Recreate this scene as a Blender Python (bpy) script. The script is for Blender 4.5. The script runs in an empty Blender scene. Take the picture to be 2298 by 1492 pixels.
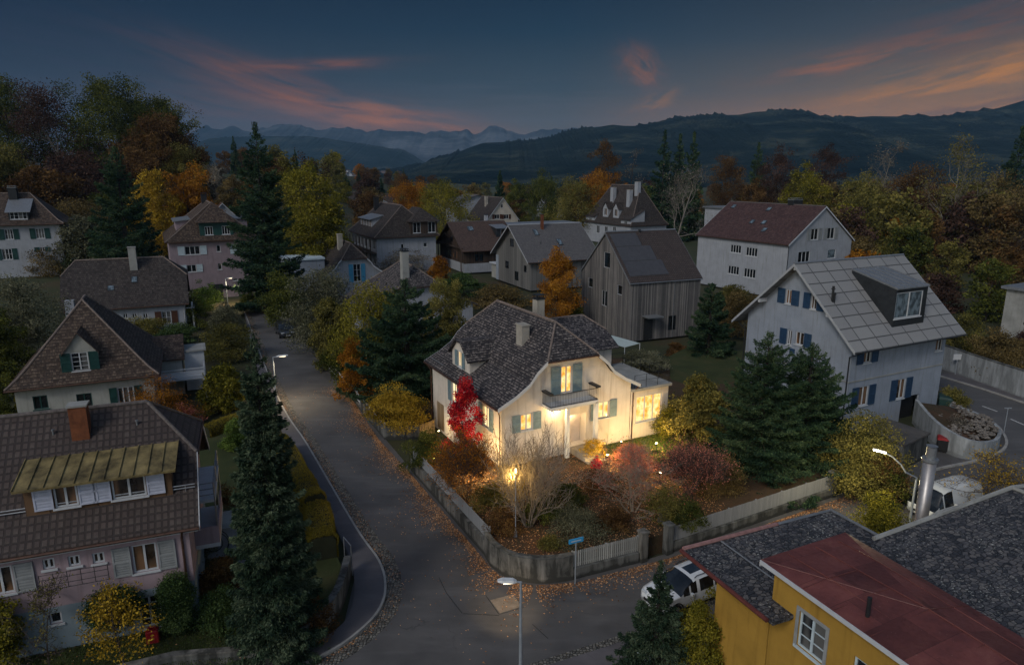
import bpy, math, random
import numpy as np
from mathutils import Vector
rad = math.radians
scene = bpy.context.scene
COL = scene.collection
# ------------------------------------------------------------------ camera geometry
CAM_H, TILT, FPX, PCX, PCY = 21.0, rad(13.3), 1532.0, 1149.0, 746.0
FW = np.array([0, math.cos(TILT), -math.sin(TILT)]); UP = np.array([0, math.sin(TILT), math.cos(TILT)])
RT = np.array([1.0, 0, 0]); EYE = np.array([0, 0, CAM_H])
def ray(px, py): return FW + RT * (px - PCX) / FPX - UP * (py - PCY) / FPX
def G(px, py, z=0.0):
    d = ray(px, py); t = (z - CAM_H) / d[2]; return EYE + t * d
def atY(px, py, Y):
    d = ray(px, py); return EYE + d * (Y / d[1])
def zfor(x, y, py):          # height over (x, y) that is seen at picture row py
    k = (PCY - py) / FPX
    a = y * FW[1]; b = y * UP[1]
    # (b + UPz*dz) = k (a + FWz*dz)
    dz = (k * a - b) / (UP[2] - k * FW[2]); return CAM_H + dz
cam = bpy.data.cameras.new("camera"); camo = bpy.data.objects.new("camera", cam); COL.objects.link(camo)
camo.location = EYE; camo.rotation_euler = (math.pi / 2 - TILT, 0, 0)
cam.sensor_width = 36.0; cam.lens = FPX / 2298.0 * 36.0; cam.clip_start = 0.1; cam.clip_end = 60000
scene.camera = camo
# ------------------------------------------------------------------ object helpers
def tag(o, label=None, cat=None, group=None, kind=None):
    if label: o["label"] = label
    if cat: o["category"] = cat
    if group: o["group"] = group
    if kind: o["kind"] = kind
    return o
def thing(name, label, cat, loc=(0, 0, 0), rz=0.0, group=None):
    o = bpy.data.objects.new(name, None); COL.objects.link(o); o.empty_display_size = 0.2
    o.location = loc; o.rotation_euler = (0, 0, rz)
    return tag(o, label, cat, group)
def link(name, me, parent=None, mat=None):
    o = bpy.data.objects.new(name, me); COL.objects.link(o)
    if parent is not None: o.parent = parent
    if mat is not None:
        if len(me.materials) == 0: me.materials.append(None)
        o.material_slots[0].link = 'OBJECT'; o.material_slots[0].material = mat
    return o
class MB:
    """collects faces; build() links them as one mesh object with metre-scaled UVs"""
    def __init__(s): s.v = []; s.f = []
    def poly(s, pts):
        i = len(s.v); s.v += [tuple(float(c) for c in p) for p in pts]; s.f.append(tuple(range(i, i + len(pts))))
    def mesh(s, vs, fs):
        i = len(s.v); s.v += [tuple(float(c) for c in p) for p in vs]; s.f += [tuple(i + k for k in f) for f in fs]
    def box(s, x0, x1, y0, y1, z0, z1, T=None):
        vs = [(x, y, z) for z in (z0, z1) for y in (y0, y1) for x in (x0, x1)]
        if T: vs = [T(*p) for p in vs]
        s.mesh(vs, [(0, 2, 3, 1), (4, 5, 7, 6), (0, 1, 5, 4), (2, 6, 7, 3), (0, 4, 6, 2), (1, 3, 7, 5)])
    def tube(s, pts, r, n=8, caps=True):
        pts = [Vector(p) for p in pts]; m = len(pts)
        rs = r if isinstance(r, (list, tuple)) else [r] * m
        ring = []; base = len(s.v); prev = None
        for i, p in enumerate(pts):
            d = (pts[min(i + 1, m - 1)] - pts[max(i - 1, 0)]).normalized()
            if prev is None:
                a = Vector((0, 0, 1)) if abs(d.z) < .9 else Vector((1, 0, 0)); x = d.cross(a).normalized()
            else: x = (prev - d * prev.dot(d)).normalized()
            prev = x; y = d.cross(x)
            for k in range(n):
                q = p + (x * math.cos(k * 2 * math.pi / n) + y * math.sin(k * 2 * math.pi / n)) * rs[i]; s.v.append(tuple(q))
        for i in range(m - 1):
            for k in range(n):
                a = base + i * n + k; b = base + i * n + (k + 1) % n; s.f.append((a, b, b + n, a + n))
        if caps:
            s.f.append(tuple(base + k for k in range(n))[::-1]); s.f.append(tuple(base + (m - 1) * n + k for k in range(n)))
    def prism(s, xy, z0, z1, top=True, bottom=True):
        n = len(xy); zz0 = z0 if hasattr(z0, '__len__') else [z0] * n; zz1 = z1 if hasattr(z1, '__len__') else [z1] * n
        vs = [(p[0], p[1], zz0[i]) for i, p in enumerate(xy)] + [(p[0], p[1], zz1[i]) for i, p in enumerate(xy)]
        fs = [(i, (i + 1) % n, n + (i + 1) % n, n + i) for i in range(n)]
        if top: fs.append(tuple(range(n, 2 * n)))
        if bottom: fs.append(tuple(range(n))[::-1])
        s.mesh(vs, fs)
    def slab(s, faces, th):
        """faces: list of 3-D polygons forming an open sheet; makes a closed slab th thick downwards"""
        key = lambda p: (round(p[0], 3), round(p[1], 3), round(p[2], 3))
        edges = {}
        for f in faces:
            s.poly(f); s.poly([(p[0], p[1], p[2] - th) for p in f][::-1])
            for i in range(len(f)):
                a, b = f[i], f[(i + 1) % len(f)]
                k = tuple(sorted((key(a), key(b)))); edges.setdefault(k, []).append((a, b))
        for k, l in edges.items():
            if len(l) == 1 and k[0] != k[1]:
                a, b = l[0]; s.poly([a, (a[0], a[1], a[2] - th), (b[0], b[1], b[2] - th), b])
    def build(s, name, mat, parent=None, smooth=False, bevel=0.0):
        me = bpy.data.meshes.new(name); me.from_pydata(s.v, [], s.f); me.update()
        uv = me.uv_layers.new(name="UVMap"); data = np.zeros(len(me.loops) * 2)
        for p in me.polygons:
            n = p.normal
            if abs(n.z) > .995: ux = Vector((1, 0, 0)); uy = Vector((0, 1, 0))
            else:
                ux = Vector((-n.y, n.x, 0)).normalized(); uy = n.cross(ux)
                if uy.z < 0: ux, uy = -ux, -uy
            for li in p.loop_indices:
                co = me.vertices[me.loops[li].vertex_index].co
                data[2 * li] = co.dot(ux); data[2 * li + 1] = co.dot(uy)
        uv.data.foreach_set("uv", data)
        if smooth: me.polygons.foreach_set("use_smooth", [True] * len(me.polygons))
        me.materials.append(mat)
        o = bpy.data.objects.new(name, me); COL.objects.link(o)
        if parent is not None: o.parent = parent
        if bevel:
            b = o.modifiers.new("bevel", 'BEVEL'); b.width = bevel; b.segments = 2; b.limit_method = 'ANGLE'
        return o
def struct(name, mb, mat, **k):
    o = mb.build(name, mat, **k); o["kind"] = "structure"; return o
# ------------------------------------------------------------------ materials
class NT:
    def __init__(s, nt): s.nt = nt
    def n(s, t, **props):
        ins = props.pop('i', {}); nd = s.nt.nodes.new(t)
        for k, v in props.items(): setattr(nd, k, v)
        for k, v in ins.items():
            if isinstance(v, bpy.types.NodeSocket): s.nt.links.new(v, nd.inputs[k])
            else: nd.inputs[k].default_value = v
        return nd
    def math(s, op, a, b=None, c=None, clamp=False):
        nd = s.nt.nodes.new('ShaderNodeMath'); nd.operation = op; nd.use_clamp = clamp
        for k, v in ((0, a), (1, b), (2, c)):
            if v is None: continue
            if isinstance(v, bpy.types.NodeSocket): s.nt.links.new(v, nd.inputs[k])
            else: nd.inputs[k].default_value = v
        return nd.outputs[0]
    def mix(s, f, a, b, blend='MIX'):
        nd = s.nt.nodes.new('ShaderNodeMix'); nd.data_type = 'RGBA'; nd.blend_type = blend
        for k, v in ((0, f), (6, a), (7, b)):
            if isinstance(v, bpy.types.NodeSocket): s.nt.links.new(v, nd.inputs[k])
            elif k == 0: nd.inputs[k].default_value = v
            else: nd.inputs[k].default_value = c4(v)
        return nd.outputs[2]
    def ramp(s, f, stops, interp='LINEAR'):
        nd = s.nt.nodes.new('ShaderNodeValToRGB'); nd.color_ramp.interpolation = interp
        el = nd.color_ramp.elements
        while len(el) < len(stops): el.new(0.5)
        for e, (p, c) in zip(el, stops): e.position = p; e.color = c4(c)
        s.nt.links.new(f, nd.inputs[0]); return nd.outputs[0]
    def noise(s, vec, scale, detail=3.0, rough=.55, dist=0.0):
        return s.n('ShaderNodeTexNoise', i={'Vector': vec, 'Scale': scale, 'Detail': detail, 'Roughness': rough, 'Distortion': dist}).outputs[0]
    def mapping(s, vec, sc=(1, 1, 1), rot=(0, 0, 0), loc=(0, 0, 0)):
        return s.n('ShaderNodeMapping', i={'Vector': vec, 'Scale': sc, 'Rotation': rot, 'Location': loc}).outputs[0]
    def link(s, a, b): s.nt.links.new(a, b)
def c4(c): return (c[0], c[1], c[2], 1.0) if hasattr(c, '__len__') else (c, c, c, 1.0)
def srgb(r, g, b):
    f = lambda v: (v / 255 / 12.92) if v / 255 <= .04045 else ((v / 255 + .055) / 1.055) ** 2.4
    return (f(r), f(g), f(b))
MATS = {}
def newmat(name):
    m = bpy.data.materials.new(name); m.use_nodes = True; nt = m.node_tree; nt.nodes.clear()
    N = NT(nt); out = N.n('ShaderNodeOutputMaterial'); b = N.n('ShaderNodeBsdfPrincipled'); N.link(b.outputs[0], out.inputs[0])
    b.inputs['Roughness'].default_value = .8; b.inputs['Specular IOR Level'].default_value = .3
    MATS[name] = m; return m, N, b, out
def uvc(N): return N.n('ShaderNodeUVMap', uv_map="UVMap").outputs[0]
def obc(N): return N.n('ShaderNodeTexCoord').outputs['Object']
def bump(N, b, h, strength=.4, dist=.02):
    nd = N.n('ShaderNodeBump', i={'Height': h, 'Strength': strength, 'Distance': dist}); N.link(nd.outputs[0], b.inputs['Normal'])
def plain(name, col, rough=.6, var=.25, scale=3.0, metal=0.0, spec=.3):
    m, N, b, o = newmat(name); n = N.noise(obc(N), scale, 5, .65)
    lo = tuple(c * (1 - var) for c in col); hi = tuple(min(1, c * (1 + var)) for c in col)
    N.link(N.ramp(n, [(.3, lo), (.7, hi)]), b.inputs['Base Color'])
    b.inputs['Roughness'].default_value = rough; b.inputs['Metallic'].default_value = metal; b.inputs['Specular IOR Level'].default_value = spec
    return m
def plaster(name, col, dirt=.35, zlow=None):
    m, N, b, o = newmat(name); uv = uvc(N)
    n1 = N.noise(uv, .7, 6, .6); n2 = N.noise(N.mapping(uv, (3.5, .25, 1)), 1.0, 4, .6); n3 = N.noise(uv, 60, 2, .5)
    d = tuple(c * (1 - dirt) for c in col); dd = (col[0] * .5, col[1] * .47, col[2] * .42)
    c = N.mix(N.ramp(n1, [(.35, 0), (.75, 1)]), col, d)
    c = N.mix(N.math('MULTIPLY', N.ramp(n2, [(.52, 0), (.76, 1)]), .6), c, dd)
    N.link(c, b.inputs['Base Color']); b.inputs['Roughness'].default_value = .9; b.inputs['Specular IOR Level'].default_value = .15
    bump(N, b, n3, .25, .01); return m
def tiles(name, dark, mid, light, tw=.22, th=.32, spots=.5, step=.7, gap=.05, moss=None, offs=.5, mort=.85):
    m, N, b, o = newmat(name); uv = uvc(N)
    br = N.n('ShaderNodeTexBrick', offset=offs, i={'Vector': uv, 'Color1': c4(0.0), 'Color2': c4(1.0), 'Mortar': c4(0.5), 'Scale': 1.0,
        'Mortar Size': gap * tw, 'Mortar Smooth': .25, 'Bias': 0.0, 'Brick Width': tw, 'Row Height': th})
    sep = N.n('ShaderNodeSeparateXYZ', i={0: uv})
    row = N.math('FRACT', N.math('DIVIDE', sep.outputs[1], th))
    cell = N.n('ShaderNodeTexWhiteNoise', noise_dimensions='2D', i={'Vector': N.n('ShaderNodeCombineXYZ', i={
        0: N.math('FLOOR', N.math('DIVIDE', sep.outputs[0], tw)), 1: N.math('FLOOR', N.math('DIVIDE', sep.outputs[1], th))}).outputs[0]}).outputs[0]
    big = N.noise(uv, .55, 4, .6); fine = N.noise(uv, 7.0, 4, .7); strk = N.noise(N.mapping(uv, (1.6, .22, 1)), 1.0, 4, .6)
    c = N.mix(N.ramp(N.math('ADD', N.math('MULTIPLY', br.outputs[0], .6), N.math('MULTIPLY', cell, .4)), [(.1, 0), (.9, 1)]), dark, mid)
    c = N.mix(N.ramp(big, [(.35, 0), (.7, 1)]), c, N.mix(.5, c, dark))
    edge = N.math('MULTIPLY', N.math('SUBTRACT', .62, row), .30)
    f2 = N.noise(N.mapping(uv, (.9 / tw, .8 / th, 1)), 1.0, 3, .75)
    lm = N.math('MULTIPLY', N.ramp(N.math('ADD', N.math('ADD', N.math('MULTIPLY', cell, .22), N.math('MULTIPLY', f2, .9)), edge), [(.60, 0), (.82, 1)]), spots)
    lm = N.math('MULTIPLY', lm, N.ramp(strk, [(.3, .45), (.65, 1)]))
    c = N.mix(lm, c, light)
    if moss: c = N.mix(N.ramp(N.noise(uv, 1.3, 5, .65), [(.5, 0), (.75, .8)]), c, moss)
    c = N.mix(N.math('MULTIPLY', br.outputs[1], mort), c, tuple(x * .3 for x in dark))
    N.link(c, b.inputs['Base Color']); b.inputs['Roughness'].default_value = .75
    h = N.math('ADD', N.math('MULTIPLY', N.math('SUBTRACT', 1.0, row), step), N.math('MULTIPLY', N.math('SUBTRACT', 1, br.outputs[1]), .5))
    h = N.math('ADD', h, N.math('MULTIPLY', N.math('ADD', cell, fine), .22))
    bump(N, b, h, 1.0, .05); return m
def boards(name, cols, w=.16, along=0, rough=.8, gap=.06):
    """planks: cut every w metres across uv axis `along`, streaked along the other"""
    m, N, b, o = newmat(name); uv = uvc(N); sep = N.n('ShaderNodeSeparateXYZ', i={0: uv})
    q = N.math('DIVIDE', sep.outputs[along], w); f = N.math('FRACT', q); idn = N.math('FLOOR', q)
    wn = N.n('ShaderNodeTexWhiteNoise', noise_dimensions='1D', i={'W': idn}).outputs[0]
    sc = (6, .35, 1) if along == 0 else (.35, 6, 1)
    st = N.noise(N.mapping(uv, sc), 2.0, 6, .7); big = N.noise(uv, .5, 3)
    v = N.math('ADD', N.math('MULTIPLY', wn, .45), N.math('ADD', N.math('MULTIPLY', st, .5), N.math('MULTIPLY', big, .25)))
    c = N.ramp(v, [(.25, cols[0]), (.55, cols[1]), (.85, cols[2])])
    g = N.ramp(N.math('ABSOLUTE', N.math('SUBTRACT', f, .5)), [(.5 - gap, 0), (.5, 1)])
    c = N.mix(N.math('MULTIPLY', g, .8), c, tuple(x * .25 for x in cols[0]))
    N.link(c, b.inputs['Base Color']); b.inputs['Roughness'].default_value = rough
    bump(N, b, N.math('SUBTRACT', N.math('MULTIPLY', st, .3), g), .6, .015); return m
def concrete(name, col, stain=.7, sc=1.0):
    m, N, b, o = newmat(name); co = obc(N); z = N.n('ShaderNodeSeparateXYZ', i={0: co}).outputs[2]
    n1 = N.noise(co, 1.1 * sc, 6, .65); n2 = N.noise(N.mapping(co, (1.5 * sc, 1.5 * sc, .28 * sc)), 1.0, 6, .65, .5); n3 = N.noise(co, 25, 3, .6)
    dk = (col[0] * .17, col[1] * .175, col[2] * .17)
    c = N.mix(N.ramp(n1, [(.3, 0), (.7, 1)]), tuple(x * .72 for x in col), tuple(min(1, x * 1.2) for x in col))
    low = N.ramp(N.math('ADD', z, N.math('MULTIPLY', n1, .5)), [(.12, .30), (.55, 0)])
    c = N.mix(N.math('MULTIPLY', N.ramp(N.math('ADD', N.math('ADD', N.math('MULTIPLY', n2, .7), N.math('MULTIPLY', n1, .3)), low), [(.40, 0), (.57, 1)]), stain), c, dk)
    N.link(c, b.inputs['Base Color']); bump(N, b, n3, .35, .015); b.inputs['Roughness'].default_value = .9; return m
def glassy(name, col, rough=.06, curtain=None):
    m, N, b, o = newmat(name); uv = uvc(N)
    n = N.noise(N.mapping(uv, (1.3, .8, 1)), 1.6, 2, .5)
    c = N.ramp(n, [(.4, tuple(x * .5 for x in col)), (.62, tuple(x * 1.5 for x in col))])
    if curtain:
        f = N.ramp(N.noise(N.mapping(uv, (1.1, .25, 1)), 1.0, 1), [(.50, 0), (.56, 1)]); c = N.mix(f, c, curtain)
    N.link(c, b.inputs['Base Color']); b.inputs['Roughness'].default_value = rough; b.inputs['Specular IOR Level'].default_value = .6; return m
def litpane(name, c0, c1, c2, strength, sc=2.2):
    m, N, b, o = newmat(name); uv = uvc(N)
    n = N.noise(uv, sc, 4, .6, .6); v = N.n('ShaderNodeTexVoronoi', i={'Vector': uv, 'Scale': sc * 1.1}).outputs['Distance']
    sep = N.n('ShaderNodeSeparateXYZ', i={0: uv})
    col = N.ramp(N.math('ADD', N.math('MULTIPLY', n, .75), N.math('MULTIPLY', v, .35)), [(.33, c0), (.5, c1), (.68, c2)])
    b.inputs['Base Color'].default_value = c4(.02); b.inputs['Roughness'].default_value = .1
    N.link(col, b.inputs['Emission Color']); b.inputs['Emission Strength'].default_value = strength; return m
def emit(name, col, strength):
    m, N, b, o = newmat(name); b.inputs['Base Color'].default_value = c4(.7); b.inputs['Emission Color'].default_value = c4(col); b.inputs['Emission Strength'].default_value = strength; return m
def leafmat(name, c0, c1, c2, trans=.3, gain=1.9):
    c0, c1, c2 = [tuple(min(.85, x * gain) for x in q) for q in (c0, c1, c2)]
    m = bpy.data.materials.new(name); m.use_nodes = True; nt = m.node_tree; nt.nodes.clear(); N = NT(nt)
    out = N.n('ShaderNodeOutputMaterial'); at = N.n('ShaderNodeAttribute', attribute_name='v').outputs['Fac']
    oi = N.n('ShaderNodeObjectInfo').outputs['Random']
    big = N.noise(obc(N), .35, 3, .6)
    v = N.math('ADD', N.math('ADD', at, N.math('MULTIPLY', N.math('SUBTRACT', oi, .5), .18)), N.math('MULTIPLY', N.math('SUBTRACT', big, .5), .9))
    c = N.ramp(v, [(.08, c0), (.48, c1), (.92, c2)])
    d = N.n('ShaderNodeBsdfDiffuse', i={'Color': c}); t = N.n('ShaderNodeBsdfTranslucent', i={'Color': c})
    mx = N.n('ShaderNodeMixShader', i={0: trans, 1: d.outputs[0], 2: t.outputs[0]}); N.link(mx.outputs[0], out.inputs[0])
    MATS[name] = m; return m
# ------------------------------------------------------------------ material library
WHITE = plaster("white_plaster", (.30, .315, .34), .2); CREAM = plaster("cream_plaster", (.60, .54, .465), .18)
PINK = plaster("pink_plaster", (.32, .245, .262), .25); MAUVE = plaster("mauve_plaster", (.25, .20, .22), .25)
IVORY = plaster("ivory_plaster", (.33, .33, .30), .3); OCHRE = plaster("ochre_plaster", (.37, .215, .04), .32)
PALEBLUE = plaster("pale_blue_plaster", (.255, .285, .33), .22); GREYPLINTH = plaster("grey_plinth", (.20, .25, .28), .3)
BEIGE = plaster("beige_plaster", (.50, .45, .38), .3)
T_MAIN = tiles("dark_lichen_tiles", (.020, .018, .020), (.050, .043, .044), (.36, .31, .28), .19, .21, .8, .8)
T_BROWN = tiles("brown_tiles", (.028, .018, .013), (.072, .047, .034), (.23, .17, .125), .22, .28, .65, .8)
T_DARKB = tiles("dark_brown_tiles", (.022, .017, .015), (.052, .041, .036), (.17, .145, .125), .25, .32, .4, .7)
T_RED = tiles("red_brown_tiles", (.055, .026, .018), (.125, .060, .040), (.24, .17, .13), .24, .34, .35, .7)
T_MAROON = tiles("maroon_tiles", (.040, .020, .019), (.085, .045, .042), (.16, .11, .10), .3, .36, .3, 1.0)
T_GREY = tiles("smooth_grey_tiles", (.085, .080, .080), (.120, .112, .110), (.17, .16, .15), .3, .42, .12, .3)
T_CHALET = tiles("chalet_brown_tiles", (.055, .034, .026), (.095, .060, .046), (.14, .10, .08), .3, .4, .2, .5)
T_PANEL = tiles("pale_fibre_panels", (.19, .19, .19), (.23, .23, .225), (.27, .265, .26), 1.9, 1.15, .1, .12, .03, None, 0.0)
T_RIBBED = tiles("ribbed_brown_tiles", (.050, .037, .033), (.078, .058, .050), (.14, .12, .105), .27, .36, .3, 1.6, .20, None, 0.0, .6)
def slate():
    m, N, b, o = newmat("stone_slates"); uv = uvc(N)
    jit = N.n('ShaderNodeTexNoise', i={'Vector': uv, 'Scale': 3.0, 'Detail': 2.0}).outputs[1]
    vec = N.n('ShaderNodeVectorMath', operation='ADD', i={0: N.mapping(uv, (1, 1.25, 1)), 1: N.n('ShaderNodeVectorMath', operation='SCALE', i={0: jit, 'Scale': .09}).outputs[0]}).outputs[0]
    v1 = N.n('ShaderNodeTexVoronoi', i={'Vector': vec, 'Scale': 4.2, 'Randomness': .75}); ve = N.n('ShaderNodeTexVoronoi', feature='DISTANCE_TO_EDGE', i={'Vector': vec, 'Scale': 4.2, 'Randomness': .75}).outputs[0]
    sp = N.n('ShaderNodeSeparateColor', i={0: v1.outputs[1]}).outputs[0]
    c = N.ramp(sp, [(.1, (.030, .031, .036)), (.6, (.075, .072, .076)), (.95, (.115, .105, .10))])
    lich = N.ramp(N.noise(uv, 9, 4, .7), [(.56, 0), (.66, 1)]); reg = N.ramp(N.noise(uv, .45, 3, .6), [(.42, 0), (.62, 1)])
    c = N.mix(N.math('MULTIPLY', N.math('MULTIPLY', lich, reg), .9), c, (.50, .50, .44))
    c = N.mix(N.math('MULTIPLY', N.ramp(ve, [(.01, 1), (.09, 0)]), .85), c, (.008, .008, .010))
    N.link(c, b.inputs['Base Color']); b.inputs['Roughness'].default_value = .7
    bump(N, b, N.math('ADD', N.math('MULTIPLY', N.ramp(ve, [(0, 0), (.12, 1)]), .6), N.math('MULTIPLY', N.noise(uv, 12, 3), .25)), 1.0, .05); return m
SLATE = slate()
TIMBER = boards("weathered_timber", ((.046, .045, .046), (.105, .098, .093), (.21, .192, .175)), .17)
DARKWOOD = boards("dark_brown_timber", ((.018, .012, .009), (.040, .026, .018), (.07, .045, .03)), .2)
BROWNWOOD = boards("brown_timber", ((.050, .026, .012), (.085, .046, .022), (.13, .075, .04)), .9)
GREYCLAD = boards("grey_cladding", ((.075, .073, .070), (.115, .112, .105), (.15, .145, .135)), .9)
FENCEGREY = boards("grey_pickets", ((.20, .205, .21), (.245, .25, .255), (.28, .285, .285)), .125, 0, .8, .06)
FENCEPALE = boards("pale_pickets", ((.22, .22, .20), (.33, .33, .30), (.42, .42, .39)), .12, 0, .8, .2)
GATEWOOD = boards("gate_timber", ((.14, .10, .06), (.26, .19, .11), (.36, .27, .17)), .11, 0, .8, .14)
WFRAME = plain("white_paint", (.44, .455, .47), .45, .08); GREYFRAME = plain("grey_paint", (.30, .31, .32), .5, .12)
SH_BLUE = plain("pale_blue_shutter_paint", (.16, .225, .245), .55, .18); SH_DBLUE = plain("deep_blue_shutter_paint", (.020, .048, .095), .5, .2)
SH_GREEN = plain("dark_green_shutter_paint", (.014, .050, .045), .5, .2); SH_PALE = plain("pale_shutter_paint", (.42, .50, .54), .55, .12)
SH_GREY = plain("grey_shutter_paint", (.24, .25, .25), .55, .15); SH_BROWN = plain("brown_shutter_paint", (.08, .035, .02), .55, .2)
SH_SKY = plain("bright_blue_shutter_paint", (.06, .26, .42), .55, .15); SH_LAV = plain("lavender_shutter_paint", (.40, .42, .50), .55, .12)
COPPER = plain("brown_copper", (.075, .040, .028), .5, .3, 5, .4); ZINC = plain("zinc", (.22, .23, .24), .45, .2, 4, .5)
DARKMETAL = plain("dark_metal", (.025, .026, .028), .45, .2, 4, .3); BLACKZINC = plain("black_zinc", (.028, .031, .034), .42, .3, 2, .3)
MOSSMETAL = plain("mossy_metal", (.15, .115, .048), .7, .75, 1.3)
STONE = plaster("chimney_render", (.36, .33, .28), .4); COPPERCLAD = plain("copper_cladding", (.17, .060, .028), .5, .4, 2.5, .3)
GREYRENDER = plaster("grey_render", (.30, .30, .28), .4)
CAPCLAY = plain("ridge_clay", (.16, .125, .105), .8, .4, 6); CAPDARK = plain("dark_ridge_clay", (.10, .085, .078), .8, .45, 6)
GLASS = glassy("window_glass", (.012, .014, .016), .06, (.10, .10, .095)); GLASSD = glassy("dark_glass", (.010, .012, .014))
GLASSW = glassy("curtained_glass", (.03, .022, .016), .08, (.16, .09, .05)); SKYGLASS = glassy("skylight_glass", (.10, .13, .15), .12)
LIT = litpane("lit_window", (.95, .24, .02), (1.0, .48, .09), (1.0, .74, .32), 1.25)
LITB = litpane("lit_curtain_window", (1.0, .60, .20), (1.0, .70, .30), (1.0, .80, .45), 1.25, 1.0)
REDMETAL = None
# ------------------------------------------------------------------ walls with openings
def clip(poly, x0, x1, z0, z1):
    def cut(p, f, lim, sgn):
        out = []
        for i in range(len(p)):
            a, b = p[i], p[(i + 1) % len(p)]; fa = (a[f] - lim) * sgn; fb = (b[f] - lim) * sgn
            if fa >= -1e-9: out.append(a)
            if (fa > 1e-9 and fb < -1e-9) or (fa < -1e-9 and fb > 1e-9):
                t = fa / (fa - fb); out.append((a[0] + (b[0] - a[0]) * t, a[1] + (b[1] - a[1]) * t))
        return out
    for f, l, sg in ((0, x0, 1), (0, x1, -1), (1, z0, 1), (1, z1, -1)):
        if len(poly) < 3: return []
        poly = cut(poly, f, l, sg)
    return poly
def facade(mb, T, outline, holes, reveal=.13):
    xs = sorted(set([min(p[0] for p in outline), max(p[0] for p in outline)] + [round(h[k], 4) for h in holes for k in (0, 1)]))
    zs = sorted(set([min(p[1] for p in outline), max(p[1] for p in outline)] + [round(h[k], 4) for h in holes for k in (2, 3)]))
    for i in range(len(xs) - 1):
        for j in range(len(zs) - 1):
            mx, mz = (xs[i] + xs[i + 1]) / 2, (zs[j] + zs[j + 1]) / 2
            if any(h[0] < mx < h[1] and h[2] < mz < h[3] for h in holes): continue
            q = clip(outline, xs[i], xs[i + 1], zs[j], zs[j + 1])
            if len(q) >= 3: mb.poly([T(a, z, 0) for a, z in q])
    for x0, x1, z0, z1 in holes:
        c = [(x0, z0), (x1, z0), (x1, z1), (x0, z1)]
        for k in range(4):
            a, b = c[k], c[(k + 1) % 4]
            mb.poly([T(a[0], a[1], 0), T(b[0], b[1], 0), T(b[0], b[1], -reveal), T(a[0], a[1], -reveal)])
def tbox(mb, T, a0, a1, z0, z1, d0, d1): mb.box(a0, a1, z0, z1, d0, d1, lambda a, z, d: T(a, z, d))
def win_parts(parent, T, a, z, w, h, cols=2, rows=1, frame=WFRAME, pane=GLASS, sill=True, reveal=.13, flat=False, name="window", transom=None):
    mb = MB(); f = .075; x0, x1, z0, z1 = a - w / 2, a + w / 2, z - h / 2, z + h / 2; d0, d1 = -reveal + .01, -reveal + .07
    tbox(mb, T, x0, x0 + f, z0, z1, d0, d1); tbox(mb, T, x1 - f, x1, z0, z1, d0, d1)
    tbox(mb, T, x0 + f, x1 - f, z0, z0 + f, d0, d1); tbox(mb, T, x0 + f, x1 - f, z1 - f, z1, d0, d1)
    for c in range(1, cols):
        x = x0 + w * c / cols; tbox(mb, T, x - .045, x + .045, z0 + f, z1 - f, d0, d1 + .01)
    for r in range(1, rows):
        q = z0 + h * r / rows
        for c in range(cols): tbox(mb, T, x0 + w * c / cols + .05, x0 + w * (c + 1) / cols - .05, q - .016, q + .016, d0 + .015, d1 - .01)
    o = mb.build(name, frame, parent)
    pm = MB(); pm.poly([T(x0, z0, -reveal + .03), T(x1, z0, -reveal + .03), T(x1, z1, -reveal + .03), T(x0, z1, -reveal + .03)])
    pm.build("pane", pane, parent if flat else o)
    if sill:
        sb = MB(); tbox(sb, T, x0 - .09, x1 + .09, z0 - .09, z0 - .002, -reveal, .075); sb.build("sill", frame if frame != GREYFRAME else WFRAME, parent if flat else o)
    return o
def shutter(parent, T, a, z, w, h, mat, slats=True, tilt=0.0):
    mb = MB(); x0, x1, z0, z1 = a - w / 2, a + w / 2, z - h / 2, z + h / 2
    tbox(mb, T, x0, x1, z0, z1, .030, .050)
    for xx in (x0, x1 - .07): tbox(mb, T, xx, xx + .07, z0, z1, .0502, .075)
    for zz in (z0, z - .04, z1 - .08): tbox(mb, T, x0 + .0702, x1 - .0702, zz, zz + .08, .0502, .075)
    if slats:
        for lo, hi in ((z0 + .09, z - .05), (z + .05, z1 - .09)):
            n = max(2, int((hi - lo) / .11))
            for k in range(n):
                q = lo + (hi - lo) * (k + .5) / n; mb.poly([T(x0 + .07, q - .03, .052), T(x1 - .07, q - .03, .052), T(x1 - .07, q + .025, .068), T(x0 + .07, q + .025, .068)])
    return mb.build("shutter", mat, parent)
def louv(mb): pass
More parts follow.
